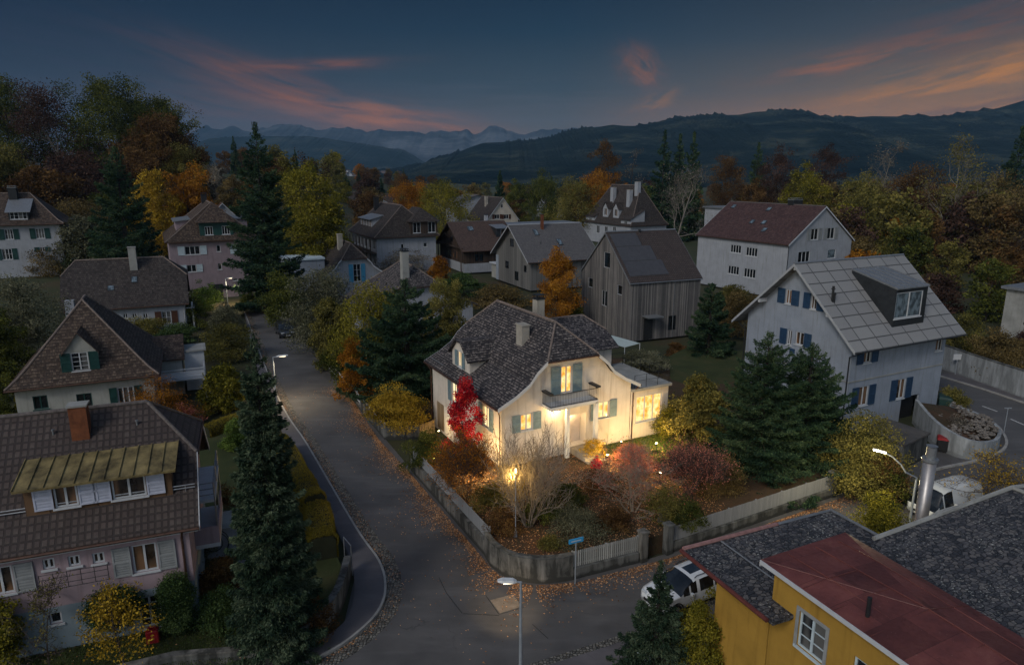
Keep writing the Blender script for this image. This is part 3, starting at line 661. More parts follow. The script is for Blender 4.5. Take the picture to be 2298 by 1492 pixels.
# ------------------------------------------------------------------ cream house with pyramid roof behind it
Z1 = zc(0, 400, .3352)
PF = [(0, 1), (.7, .26), (.86, .10), (1, 0)]
H = House("pyramid_roof_house", "cream house with steep brown pyramid roof and green shuttered dormer", -37.5, 59, -25, 6, 4.9, 0, 4.3, 10.3, IVORY, T_BROWN,
          insn=4.8, insf=6.0, hipn=True, hipf=True, prof=PF, cap=CAPCLAY)
H.roof_mesh()
H.window('n', Z1(222, 1455, 322, 1545), cols=2, pane=GLASSD, frame=SH_GREEN); H.window('n', Z1(515, 1440, 620, 1545), cols=2, pane=GLASSD, frame=SH_GREEN); H.window('n', Z1(790, 1395, 900, 1510), cols=3, sh=SH_GREEN, shw=.55)
H.walls()
x_, y_, z_ = H.roofpt(*Z1(535, 1295, 0, 0)[:2]); out = abs(y_); off = out - H.a
a0, zt0 = H.px('n', *Z1(420, 1160, 0, 0)[:2], off); a1, zt1 = H.px('n', *Z1(645, 1145, 0, 0)[:2], off); am, zm = H.px('n', *Z1(520, 1010, 0, 0)[:2], off)
zt = (zt0 + zt1) / 2; w = H.rect('n', *Z1(475, 1165, 597, 1287), off)
H.dormer('n', out, a0, a1, z_ - .3, [(a0, zt), ((a0 + a1) / 2, zt + 1.55), (a1, zt)], .4, IVORY, T_BROWN, [(w[0], w[1], w[2] * .95, min(w[3], zt - z_ - .15), dict(cols=2, rows=4, sh=SH_GREEN, shw=.7))], ov=.25, sideov=.15)
mb = MB(); mb.box(4.92, 7.0, 1.3, 6.0, .0, 3.75); mb.build("wing_wall", IVORY, H.root)
mb = MB(); mb.slab([[(3.9, .9, 3.6), (7.3, .9, 3.6), (7.3, 4.2, 5.3), (3.0, 4.2, 5.3)], [(3.0, 4.2, 5.3), (7.3, 4.2, 5.3), (7.3, 6.4, 4.3), (3.0, 6.4, 4.3)]], .15); mb.build("wing_roof", T_BROWN, H.root)
win_parts(H.root, lambda q, z, d: (q, 1.3 - d + .12, z), 6.0, 2.6, 1.6, 1.2, 1, 1, pane=SKYGLASS)
mb = MB(); mb.box(5.0, 8.9, -1.2, 1.25, 2.0, 2.14)
for x, y in ((5.2, -1.1), (8.8, -1.1), (8.8, 1.1)): mb.box(x - .09, x + .09, y - .09, y + .09, 0, 2.0)
mb.build("balcony_deck", WFRAME, H.root)
mb = MB()
for k in range(4): mb.box(5.0, 8.9, -1.2, -1.16, 2.25 + .25 * k, 2.36 + .25 * k); mb.box(8.86, 8.9, -1.158, 1.25, 2.25 + .25 * k, 2.36 + .25 * k)
mb.build("balcony_railing", WFRAME, H.root)
mb = MB(); mb.box(7.2, 9.0, 2.2, 4.6, 0, 3.9); o = mb.build("garden_room_wall", WFRAME, H.root); mb = MB(); mb.box(7.05, 9.2, 2.0, 4.8, 3.902, 4.05); mb.build("garden_room_roof", GREYRENDER, H.root)
# ------------------------------------------------------------------ long hipped house with chimney
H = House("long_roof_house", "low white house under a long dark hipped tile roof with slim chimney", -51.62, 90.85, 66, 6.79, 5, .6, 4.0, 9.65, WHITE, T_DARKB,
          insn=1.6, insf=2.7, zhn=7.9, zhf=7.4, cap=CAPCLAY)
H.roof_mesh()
H.window('r', Z1(1085, 890, 1147, 972), cols=2, rows=2, pane=GLASS, sh=SH_BROWN, shw=.75)
for x in (758, 840, 902, 975): H.window('r', Z1(x - 16, 905, x + 16, 938), cols=2, pane=GLASSD)
H.walls()
x_, y_, z_ = H.roofpt(*Z1(897, 600, 0, 0)[:2]); H.chimney(x_, y_, .75, .9, z_ - .5, z_ + 2.7, GREYRENDER, GREYRENDER, False)
H.skylight(*Z1(900, 685, 0, 0)[:2], .75, .9); H.skylight(*Z1(743, 742, 0, 0)[:2], .8, .7)
H.downpipe(5.06, 6.6, 3.9, .6, WFRAME, (.4, .2))
mb = MB(); mb.box(5.1, 5.9, -6.6, -5.6, .6, 5.4); mb.build("stair_turret", WHITE, H.root)
mb = MB()
for x, y in ((4.6, 7.6), (1.5, 7.6)): mb.box(x - .1, x + .1, y - .1, y + .1, .5, 4.0)
mb.box(1.2, 4.9, 6.85, 7.9, 3.2, 3.3); mb.build("side_porch", WFRAME, H.root)
# ------------------------------------------------------------------ mauve house at the end of the street
PD = [(0, 1), (.8, .19), (1, 0)]
H = House("mauve_house", "mauve three-storey house with green dormer windows at the end of the street", -53.35, 121.75, -27.5, 9, 7.01, 0, 9.84, 15.79, MAUVE, T_BROWN,
          insn=3.9, hipn=True, insf=3.5, hipf=True, prof=PD, cap=CAPCLAY)
H.roof_mesh()
H.window('n', Z1(1238, 455, 1338, 512), cols=3, pane=GLASSD, sh=SH_PALE, shw=1.0); H.window('n', Z1(1585, 440, 1680, 500), cols=3, pane=GLASSD, sh=SH_PALE, shw=1.0)
H.window('n', Z1(1450, 448, 1476, 492), cols=1, pane=GLASSD); H.window('n', Z1(1459, 570, 1485, 612), cols=1, pane=GLASSD); H.window('n', Z1(1252, 580, 1315, 628), cols=2, pane=GLASSD, sh=SH_PALE, shw=.9)
H.window('n', Z1(1560, 672, 1592, 686), cols=1, pane=GLASSD)
H.walls()
mb = MB(); a0, _ = H.px('n', *Z1(1395, 690, 0, 0)[:2]); a1, _ = H.px('n', *Z1(1488, 720, 0, 0)[:2]); tbox(mb, H.T('n'), a0, a1, .0, 2.5, .005, .04); mb.build("garage_door", DARKMETAL, H.root)
x_, y_, z_ = H.roofpt(*Z1(1440, 385, 0, 0)[:2]); out = abs(y_); off = out - H.a
a0, zt = H.px('n', *Z1(1330, 290, 0, 0)[:2], off); a1, zt1 = H.px('n', *Z1(1555, 285, 0, 0)[:2], off); zt = (zt + zt1) / 2; am = (a0 + a1) / 2; q = (a1 - a0)
H.dormer('n', out, a0, a1, z_ - .4, [(a0, zt), (am, zt + 3.0), (a1, zt)], 2.5, SH_GREEN, T_BROWN, [(a0 + q * .27, z_ + .85, q * .24, 1.4, dict(cols=3, pane=GLASSD)), (a0 + q * .78, z_ + .85, q * .24, 1.4, dict(cols=3, pane=GLASSD))], ov=.7, sideov=.5, hipfront=1.8)
for f, s_ in (('l', -1), ('r', 1)): H.dormer(f, 5.6, -5.0, 4.0, 10.3, [(-5.0, 12.9), (4.0, 12.9)], 2.0, MAUVE, ZINC, [], ov=.4, sideov=.3, shed=13.3)
H.chimney(-.3, 4.0, .9, .9, 13.5, 16.8, DARKMETAL, DARKMETAL)
# ------------------------------------------------------------------ white house at the left edge
H = House("green_shutter_house", "white house with green shutters and flared brown hipped roof at the left edge", -93.08, 127.19, 66, 9, 5.44, 2.2, 11.73, 17.05, WHITE, T_BROWN,
          insn=5.0, insf=5.6, hipn=True, hipf=True, prof=[(0, 1), (.62, .33), (.82, .12), (1, 0)], cap=CAPCLAY, os=.8, oe=.8)
H.roof_mesh()
for x0, x1, y0 in ((33, 88, 342), (240, 297, 336)): H.window('r', Z1(x0, y0, x1, y0 + 68), cols=3, rows=2, sh=SH_GREEN, shw=.85)
H.window('r', Z1(15, 473, 82, 545), cols=3, rows=2, sh=SH_GREEN, shw=.8); H.window('r', Z1(268, 462, 300, 490), cols=2, sh=SH_GREEN, shw=.8)
H.walls()
x_, y_, z_ = H.roofpt(*Z1(115, 285, 0, 0)[:2]); off = x_ - H.b; a0, _ = H.px('r', *Z1(55, 250, 0, 0)[:2], off); a1, zt = H.px('r', *Z1(185, 215, 0, 0)[:2], off)
H.dormer('r', x_, a0, a1, z_ - .3, [(a0, zt), (a1, zt)], 1.2, DARKMETAL, ZINC, [((a0 + a1) / 2, (z_ + zt) / 2, (a1 - a0) * .85, (zt - z_) * .72, dict(cols=4, rows=2))], ov=.5, shed=H.zroof(1.2) + .1, sideov=.4)
x_, y_, z_ = H.roofpt(*Z1(92, 155, 0, 0)[:2]); H.chimney(x_ - .5, y_, 1.2, 1.3, z_ - 1.5, z_ + 2.4, DARKMETAL, ZINC)
H.downpipe(5.5, 8.7, 11.5, 2, WFRAME, (.6, .3))
# ------------------------------------------------------------------ small white house with bright blue shutters
Z7 = zc(700, 400, .2611)
H = House("blue_shutter_house", "small white house with curved gable and bright blue shutters beyond the parked car", -29.76, 121.88, -28, 5.39, 5.16, .2, 3.49, 8.89, WHITE, T_DARKB,
          insn=1.9, zhn=6.4, prof=FL, verge=WFRAME, cap=CAPCLAY)
H.roof_mesh()
H.window('n', Z7(357, 738, 420, 888), cols=2, rows=3, sh=SH_SKY, shw=.75, pane=GLASSD); H.walls()
x_, y_, z_ = H.roofpt(*Z7(243, 600, 0, 0)[:2]); H.chimney(x_, y_, .8, .9, z_ - .3, z_ + 2.4, STONE, STONE, False)
mb = MB(); mb.box(-10.5, -4.0, -1.0, 5.5, .2, 6.0); mb.build("flat_wing_wall", PALEBLUE, H.root); mb = MB(); mb.box(-10.7, -3.9, -1.2, 5.7, 6.002, 6.3); mb.build("flat_wing_roof", SH_PALE, H.root)
# ------------------------------------------------------------------ large dark-roofed house
H = House("balcony_house", "large house with dark hipped roof and dark timber balconies along its left side", -26.13, 150.0, -27.6, 9.5, 6.39, .3, 7.9, 14.1, WHITE, T_DARKB,
          insn=3.2, insf=2.4, hipn=True, hipf=True, prof=[(0, 1), (.82, .17), (1, 0)], cap=CAPCLAY, os=.7, oe=.7)
H.roof_mesh()
H.window('n', Z7(765, 565, 790, 620), cols=1, pane=GLASSD); H.window('n', Z7(960, 555, 990, 590), cols=1, pane=GLASSD)
for k in range(6): H.window('l', (-7.5 + 3 * k, 6.3, 1.5, 1.9), cols=2, pane=GLASSD, slats=False); H.window('l', (-7.5 + 3 * k, 3.2, 1.5, 1.9), cols=2, pane=GLASSD)
H.walls()
x_, y_, z_ = H.roofpt(*Z7(965, 480, 0, 0)[:2]); out = abs(y_); off = out - H.a; a0, _ = H.px('n', *Z7(850, 420, 0, 0)[:2], off); a1, zt = H.px('n', *Z7(1078, 362, 0, 0)[:2], off); am = (a0 + a1) / 2; q = a1 - a0
H.dormer('n', out, a0, a1, z_ - .3, [(a0, zt), (am, zt + 2.6), (a1, zt)], 3.0, DARKWOOD, T_DARKB, [(a0 + q * .22, (z_ + zt) / 2, q * .28, (zt - z_) * .8, dict(cols=2, pane=GLASSD)), (a0 + q * .78, (z_ + zt) / 2, q * .28, (zt - z_) * .8, dict(cols=2, pane=GLASSD))], ov=.5, sideov=.4, hipfront=1.8)
H.dormer('l', 5.2, -2.5, 6.0, 8.6, [(-2.5, 11.2), (6.0, 11.2)], 2.0, WHITE, ZINC, [(-1.2 + 2.0 * k, 10.1, 1.3, 1.6, dict(cols=2, pane=GLASSW)) for k in range(4)], ov=.6, shed=12.0, sideov=.3)
H.dormer('r', 5.2, -4.5, 3.0, 8.6, [(-4.5, 11.0), (3.0, 11.0)], 2.0, GREYRENDER, ZINC, [], ov=.4, shed=11.8)
H.chimney(-1.5, 6.0, 1.0, 1.0, 12, 15.2, DARKMETAL, DARKMETAL)
TB = H.T('l')
for nm, z in (("lower_balcony", 4.6), ("upper_balcony", 1.7)):
    mb = MB(); tbox(mb, TB, -9.3, 9.3, z, z + .15, .004, 1.4); tbox(mb, TB, -9.3, 9.3, z + .5, z + .9, 1.36, 1.42)
    for k in range(8): q = -9.2 + 18.4 * k / 7; tbox(mb, TB, q - .09, q + .09, z + .151, z + 2.9, 1.2, 1.35)
    mb.build("balcony", DARKWOOD, H.root)
# ------------------------------------------------------------------ brown chalet
H = House("brown_chalet", "dark timber chalet with smooth brown roof between white and grey houses", -7.8, 150.2, 66, 5.75, 8.0, .5, 5.0, 10.31, DARKWOOD, T_CHALET, os=1.0, oe=.9, verge=DARKWOOD, cap=CAPDARK)
H.roof_mesh()
H.window('n', (2.2, 3.6, 3.4, 1.6), cols=3, pane=GLASSW, frame=DARKWOOD); H.window('n', (-2.0, 3.5, 2.6, 1.6), cols=2, pane=GLASSD, frame=DARKWOOD); H.window('n', (0, 6.9, 1.6, 1.4), cols=2, pane=GLASSD, frame=DARKWOOD)
H.window('r', (-2.5, 3.4, 2.0, 1.6), cols=2, pane=GLASSD, frame=DARKWOOD); H.window('r', (2.0, 3.4, 1.6, 1.6), cols=2, pane=GLASSD, frame=DARKWOOD)
H.walls(); H.band("white_base", WHITE, .4, 2.3, .08, 'nr')
mb = MB(); Tn = H.T('n')
for q in (-7.6, 7.4): tbox(mb, Tn, q, q + .2, .4, 5.2, .5, .7)
tbox(mb, Tn, -8.4, 8.4, 5.35, 5.6, .45, .7); mb.tube([Tn(-3.2, 7.9, .6), Tn(0, 7.0, .6), Tn(3.2, 7.9, .6)], .12, 5); mb.build("gable_frame", DARKWOOD, H.root)
H.skylight(*Z7(1362, 437, 0, 0)[:2], 1.3, 1.8)
H.dormer('r', 5.2, 2.6, 5.6, 6.0, [(2.6, 9.2), (5.6, 9.2)], .8, BLACKZINC, ZINC, [(4.2, 8.1, 1.2, 1.7, dict(cols=1, pane=GLASSW))], ov=.4, shed=9.7)
H.chimney(-.5, 2.5, .7, .7, 9.3, 11.6, WHITE, DARKMETAL, False)
# ------------------------------------------------------------------ grey clad house with smooth roof
H = House("grey_barn_house", "grey clad barn-like house with smooth grey roof and two skylights", 6.12, 128.8, 65.4, 6.63, 7.6, .4, 5.5, 11.4, GREYCLAD, T_GREY, os=.8, oe=.9, verge=GREYFRAME, cap=GREYFRAME)
H.roof_mesh()
H.window('n', Z7(1660, 712, 1692, 775), cols=1, pane=GLASSD, frame=DARKMETAL, sill=False); H.window('n', Z7(1740, 800, 1775, 880), cols=1, pane=GLASSD, frame=DARKMETAL, sill=False); H.window('n', Z7(1820, 750, 1845, 810), cols=1, pane=GLASSD, frame=DARKMETAL, sill=False); H.window('n', Z7(1700, 520, 1735, 590), cols=1, pane=GLASSD, frame=DARKMETAL, sill=False)
H.walls(); H.skylight(*Z7(1925, 470, 0, 0)[:2], .9, 1.9); H.skylight(*Z7(2130, 552, 0, 0)[:2], .9, 1.9)
x_, y_, z_ = H.roofpt(*Z7(1978, 435, 0, 0)[:2]); H.chimney(x_, y_, .45, .45, z_ - .3, z_ + 2.6, COPPERCLAD, DARKMETAL, False); H.vent(*Z7(1965, 568, 0, 0)[:2], .05, .4)
mb = MB(); tbox(mb, H.T('n'), -7.58, -6.4, .4, 5.2, .004, .06); mb.build("corner_panel", PALEBLUE, H.root)
mb = MB(); mb.box(-10.5, -7.63, -6.4, -3.0, .4, 3.2); mb.build("porch_wall", IVORY, H.root); mb = MB(); mb.box(-10.8, -7.63, -6.8, -2.8, 3.202, 3.4); mb.build("porch_roof", WFRAME, H.root)
# ------------------------------------------------------------------ timber house
Z8 = zc(1200, 380, .3264)
H = House("timber_house", "tall house clad in weathered vertical grey timber with dark solar panels", 17.02, 90.71, 67.5, 5.25, 6.25, .2, 7.64, 13.34, TIMBER, T_RIBBED, os=.15, oe=.15, verge=ZINC, cap=ZINC, gutter=ZINC)
H.roof_mesh()
for q in ((475, 570, 518, 678), (368, 745, 398, 812), (460, 832, 497, 940), (567, 795, 600, 863)): H.window('n', Z8(*q), cols=1 if q[0] != 460 else 2, pane=GLASSD, frame=GREYFRAME, sill=False)
H.window('r', Z8(918, 1005, 972, 1105), cols=1, pane=GLASSD, frame=DARKMETAL, sill=False)
H.walls()
TR = H.T('r'); a0, _ = H.px('r', *Z8(745, 1160, 0, 0)[:2]); a1, _ = H.px('r', *Z8(805, 1160, 0, 0)[:2])
mb = MB(); tbox(mb, TR, a0, a1, .3, 3.0, .004, .06); mb.build("door", DARKMETAL, H.root); mb = MB(); tbox(mb, TR, a0 - .3, a1 + .6, 3.25, 3.4, .004, 1.5); mb.build("door_canopy", ZINC, H.root)
def roofpanel(H, name, mat, x0, x1, y0, y1, h=.10):
    mb = MB(); P = lambda x, y, d: (x, y, H.zroof(x) + d)
    vs = [P(x, y, d) for d in (.02, h) for y in (y0, y1) for x in (x0, x1)]; mb.mesh(vs, [(0, 1, 3, 2), (4, 5, 7, 6), (0, 1, 5, 4), (2, 3, 7, 6), (0, 2, 6, 4), (1, 3, 7, 5)]); return mb.build(name, mat, H.roofobj)
SOLAR = plain("solar_black", (.055, .053, .055), .22, .15, 2, 0, .5)
for x0, x1, y1 in ((.35, 2.0, -1.1), (2.06, 3.85, .1), (3.91, 5.7, .7)): roofpanel(H, "solar_panel", SOLAR, x0, x1, -5.0, y1)
H.skylight(*Z8(697, 490, 0, 0)[:2], 1.0, 1.6); H.downpipe(6.33, 1.2, 7.5, .2, ZINC, (.1, 0), .04)
H.vent(*Z8(720, 435, 0, 0)[:2], .12, .4)
# ------------------------------------------------------------------ white apartment block
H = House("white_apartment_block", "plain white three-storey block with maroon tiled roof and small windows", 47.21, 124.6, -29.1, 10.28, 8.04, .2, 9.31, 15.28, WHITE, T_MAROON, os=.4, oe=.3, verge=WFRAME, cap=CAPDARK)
H.roof_mesh()
for q in ((1345, 520, 1418, 575), (1452, 538, 1530, 598), (1328, 665, 1403, 722), (1437, 683, 1517, 745)): H.window('l', Z8(*q), cols=4, pane=GLASSD)
H.window('n', Z8(1900, 408, 1948, 485), cols=2, pane=GLASSD, sh=SH_GREY, shw=.9); H.window('n', Z8(2012, 402, 2060, 478), cols=2, pane=GLASSD, sh=SH_GREY, shw=.9)
H.window('n', Z8(1812, 565, 1890, 638), cols=3, pane=GLASSD); H.window('n', Z8(2015, 552, 2068, 612), cols=1, pane=SKYGLASS)
H.walls()
for q in ((1610, 277), (1495, 362), (1575, 368), (1578, 420), (1368, 258)): H.skylight(*Z8(*q, 0, 0)[:2], .9, 1.1)
H.chimney(1.0, -3.5, 2.4, 1.2, 14.2, 16.0, DARKMETAL, ZINC); H.downpipe(-8.1, -10.35, 9.2, .2, DARKMETAL, (-.3, -.2))
# ------------------------------------------------------------------ grey-white house with panel roof on the right
Z6 = zc(1600, 550, .3687)
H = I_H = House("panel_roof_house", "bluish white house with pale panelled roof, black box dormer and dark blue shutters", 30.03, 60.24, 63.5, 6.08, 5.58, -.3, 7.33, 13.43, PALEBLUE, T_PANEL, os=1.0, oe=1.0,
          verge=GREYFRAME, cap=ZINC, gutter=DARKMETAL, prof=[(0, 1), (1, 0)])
H.roof_mesh()
wk = dict(cols=2, pane=GLASSW, slats=True)
H.window('n', Z6(443, 270, 478, 358), sh=SH_DBLUE, shw=.8, shs=(1,) if False else (-1, 1), **wk); H.window('n', Z6(597, 298, 632, 392), sh=SH_DBLUE, shw=.7, **wk)
H.window('n', Z6(452, 515, 480, 608), sh=SH_DBLUE, shw=.75, shs=(-1,), **wk); H.window('n', Z6(502, 528, 553, 608), sh=SH_DBLUE, shw=.75, shs=(1,), **wk)
H.window('r', Z6(918, 640, 962, 715), sh=SH_DBLUE, shw=.8, **wk); H.window('r', Z6(1358, 572, 1395, 642), **wk)
H.window('r', Z6(885, 860, 942, 975), sh=SH_DBLUE, shw=.8, **wk); H.window('r', Z6(1118, 815, 1168, 932), sh=SH_DBLUE, shw=.8, **wk)
a0, _ = H.px('r', *Z6(1130, 1060, 0, 0)[:2]); a1, _ = H.px('r', *Z6(1232, 1050, 0, 0)[:2]); H.holes['r'].append((a0, a1, -.1, 2.1))
H.walls()
mb = MB(); tbox(mb, H.T('r'), a0, a1, -.1, 2.1, -.5, -.42); mb.build("garage_door", DARKMETAL, H.root)
bz = H.px('r', *Z6(1100, 782, 0, 0)[:2])[1]; mb = MB()
for f in 'nr': tbox(mb, H.T(f), -(H.b if f == 'n' else H.a), (H.b if f == 'n' else H.a) + (.05 if f == 'n' else 0), bz - .05, bz + .05, .003, .05)
mb.build("string_course", GREYRENDER, H.root)
mb = MB()
for q in (-3.6, 0, 3.6):
    for sgn in (0,): tbox(mb, H.T('n'), q - .1, q + .1, H.zroof(q) - .55, H.zroof(q) - .2, .003, .9)
mb.build("roof_beam_end", WFRAME, H.root)
x_, y_, z_ = H.roofpt(*Z6(1085, 497, 0, 0)[:2]); x2, y2, z2 = H.roofpt(*Z6(1283, 477, 0, 0)[:2]); out = (x_ + x2) / 2; off = out - H.b
a0, zt = H.px('r', *Z6(1110, 265, 0, 0)[:2], off); a1, zt1 = H.px('r', *Z6(1315, 240, 0, 0)[:2], off); zt = (zt + zt1) / 2; w = H.rect('r', *Z6(1113, 285, 1272, 438), off)
H.dormer('r', out, y_, y2, z_ - .3, [(y_, zt), (y2, zt)], 1.1, BLACKZINC, ZINC, [(w[0], w[1], w[2], w[3], dict(cols=2, pane=SKYGLASS))], ov=.12, sideov=.06, shed=H.zroof(1.1) + .35, seams=5)
H.vent(*Z6(725, 345, 0, 0)[:2], .1, 1.3); H.vent(*Z6(738, 348, 0, 0)[:2], .06, .8)
H.downpipe(5.5, -6.2, 7.1, -.2, DARKMETAL, (1.0, .1)); H.downpipe(-5.7, -6.2, 7.1, -.2, DARKMETAL, (-.9, 0))
mb = MB(); sg_, zz = H.px('n', *Z6(482, 648, 0, 0)[:2]); tbox(mb, H.T('n'), sg_ - .28, sg_ + .28, zz - .28, zz + .28, .004, .03); mb.build("wall_plaque", SH_DBLUE, H.root)
# ------------------------------------------------------------------ further houses
H = House("gabled_back_house", "small far house with beige triangular gable and steep brown roof", -6.72, 235, -28, 7.67, 5.77, .5, 5.0, 12.49, BEIGE, T_DARKB, os=.4, oe=.4, verge=WFRAME)
H.roof_mesh(); H.window('n', Z7(1570, 312, 1612, 350), cols=2, pane=GLASSD, sh=SH_BROWN, shw=.8); H.window('n', Z7(1650, 312, 1690, 350), cols=2, pane=GLASSD, sh=SH_BROWN, shw=.8); H.window('n', Z7(1625, 225, 1642, 255), cols=1, pane=GLASSD); H.walls()
H.chimney(-2.2, 0, .9, .9, 8.5, 12.6, STONE, STONE, False)
H = House("villa_with_chimneys", "white villa with steep dark roof, white dormers and several pale chimneys", 32.85, 202.88, -28.2, 11.53, 6.27, .5, 6.28, 17.08, WHITE, T_DARKB, insn=4.8, insf=5.8, hipn=True, hipf=True, prof=[(0, 1), (.85, .1), (1, 0)])
H.roof_mesh(); H.window('l', (-4, 4.2, 1.4, 2.6), cols=2, pane=GLASSD); H.window('l', (0, 4.2, 1.4, 2.2), cols=2, pane=GLASSD); H.window('l', (4, 4.2, 1.4, 2.2), cols=2, pane=GLASSD); H.walls()
for q in (-4.6, .4): H.dormer('l', 5.4, q, q + 2.6, 7.5, [(q, 10.6), (q + 1.3, 12.3), (q + 2.6, 10.6)], 1.0, WHITE, T_DARKB, [(q + 1.3, 9.4, 1.3, 2.0, dict(cols=2, pane=GLASSW))], ov=.3)
for q in (-9.2, 8.0): H.dormer('l', 6.35, q - 2.2, q + 2.2, 5.0, [(q - 2.2, 8.0), (q + 2.2, 8.0)], 1.5, WHITE, T_DARKB, [(q, 6.7, 1.2, 1.5, dict(cols=2, pane=GLASSD))], ov=.4, shed=10.5)
for x, y, zt in ((-2.6, 2.0, 16.3), (-1.2, -7.4, 18.0), (-3.0, -6.2, 15.8)): H.chimney(x, y, 1.1, 1.4, 10, zt, WHITE, STONE, False)
H = House("tree_hidden_house", "house with dark pyramid roof and grey chimney half hidden by garden trees", -14.9, 93.9, -27.5, 6, 7.6, 0, 3.31, 8.68, WHITE, T_MAIN, insn=2.6, zhn=6.3, insf=4.6, zhf=4.5, prof=FL, cap=CAPCLAY)
H.roof_mesh(); H.window('l', (0, 2, 1.0, 1.2)); H.window('n', (1.5, 2.6, 1.0, 1.3)); H.walls()
x_, y_, z_ = H.roofpt(*Z7(800, 850, 0, 0)[:2]); H.chimney(x_, y_, .9, 1.0, z_ - .4, z_ + 3.4, GREYRENDER, DARKMETAL)
H = House("low_tile_shed", "low outbuilding with brown tiled roof behind the lit house", 0.5, 80.5, -27.5, 4.0, 4.6, 0, 2.4, 4.6, WHITE, T_BROWN, os=.4, oe=.4); H.roof_mesh(); H.walls()
H = House("red_roof_house", "distant house with red tiled roof just left of the tall spruce", -78, 185, -28, 7, 5, 1, 7, 13, WHITE, T_RED, os=.5, oe=.5, verge=WFRAME); H.roof_mesh(); H.window('n', (-1.5, 8.5, 1.2, 1.5), pane=GLASSD); H.window('n', (1.5, 8.5, 1.2, 1.5), pane=GLASSD); H.walls()
H = House("slate_back_house", "far house with flat slate-blue roof beside the beige gable", -14.5, 250, -28, 5, 8, .5, 10.5, 12.8, WHITE, T_GREY, os=.6, oe=.6); H.roof_mesh(); H.walls()
# flat-roofed modern house behind the block
def flat_house(name, label, cx, cy, yaw, a, b, z0, z1, wall, roofm, band=None):
    root = thing(name, label, "house", (cx, cy, 0), -rad(yaw)); mb = MB(); mb.box(-b, b, -a, a, z0, z1); mb.build("wall", wall, root)
    mb = MB(); mb.box(-b - .5, b + .5, -a - .5, a + .5, z1 + .002, z1 + .35); mb.build("roof", roofm, root)
    for q in range(int(a * 2 / 2.4)): win_parts(root, lambda p, z, d: (-b - .15 - d, p, z), -a + 1.4 + q * 2.4, (z0 + z1) / 2 + .6, 1.8, (z1 - z0) * .45, 2, pane=GLASSD, sill=False)
    return root
q = atY(1650, 466, 185); flat_house("flat_roof_house", "flat-roofed pale modern house behind the white apartment block", q[0] + 4, q[1] + 6, 62, 9, 5, .5, 11.2, WHITE, ZINC)
q = atY(1210, 492, 160); flat_house("flat_annex_building", "low flat-roofed building behind the grey barn-like house", q[0], q[1] + 5, 64, 9, 4, .4, 8.6, GREYRENDER, ZINC)
q = atY(2296, 690, 85); flat_house("edge_house", "dark flat-roofed house just showing at the right edge", q[0] + 4.2, q[1], 62, 4, 4, -.4, 6.3, GREYRENDER, ZINC)
# ------------------------------------------------------------------ yellow house, bottom right
JY = rad(-23.1); ju = np.array([math.sin(JY), math.cos(JY), 0]); jv = np.array([math.cos(JY), -math.sin(JY), 0])
JO = G(1535, 1234, 5.5); JR = thing("yellow_house", "yellow rendered house with red sheet-metal roof between rough stone slate roofs", "house", (JO[0], JO[1], 0), -JY)
def JL(px, py, z): p = G(px, py, z) - np.array([JO[0], JO[1], 0]); return (float(p @ jv), float(p @ ju), z)
mb = MB(); a = (0, 0, 5.5); b_ = JL(1865, 1146, 5.62); c_ = (b_[0] - .2, -3.6, 5.75); e_ = (0, -16, 5.5); f_ = (5.3, -16, 5.75); g_ = (5.3, -3.6, 5.70); fold = JL(1634, 1234, 5.52)
mb.slab([[a, (1.9, 0, 5.5), (1.9, -5.1, 5.5), (0, -5.1, 5.5)], [(1.9, 0, 5.5), b_, c_, g_, (5.3, -5.1, 5.70), (1.9, -5.1, 5.5)]], .16); jr = mb.build("slate_roof", SLATE, JR)
c2 = JL(1965, 1210, 5.95); rr = JL(2273, 1097, 6.55); ry = (c2[1] + rr[1]) / 2; c2 = (c2[0], ry, 5.95); rr = (rr[0], ry, 6.55)
mb = MB(); mb.slab([[(5.28, ry - .9, 5.95), (c2[0], ry, 5.95), rr, (rr[0], -22, 6.55), (5.28, -22, 6.1)], [rr, (rr[0] + 8, ry, 5.6), (rr[0] + 8, -22, 5.6), (rr[0], -22, 6.55)]], .18); jr2 = mb.build("slate_roof", SLATE, JR)
mb = MB(); mb.tube([(c2[0] - .05, ry + .05, 5.98), (rr[0], ry + .05, 6.60)], .11, 7); mb.tube([(rr[0], ry + .05, 6.6), (rr[0] + 8, ry + .05, 5.65)], .11, 7); mb.tube([(rr[0], ry, 6.6), (rr[0], -22, 6.6)], .10, 7); mb.build("ridge_cap", GREYRENDER, jr2)
mb = MB(); mb.tube([(-.08, .1, 5.45), (-.08, -4.9, 5.45)], .09, 7); mb.build("gutter", plain("red_brown_gutter", (.10, .028, .022), .5, .3), JR)
mb = MB(); mb.tube([(0, .05, 5.54), (b_[0] * .62, .05, 5.57)], .10, 7); mb.build("clay_edge", plain("pinkish_clay", (.24, .13, .12), .75, .3), jr)
mb = MB(); mb.tube([(b_[0] * .62, .05, 5.57), (b_[0], b_[1], 5.66), (c_[0], c_[1], 5.80)], .07, 6); mb.tube([(1.9, 0, 5.52), (1.9, -5, 5.52)], .035, 5); mb.build("edge_flashing", ZINC, jr)
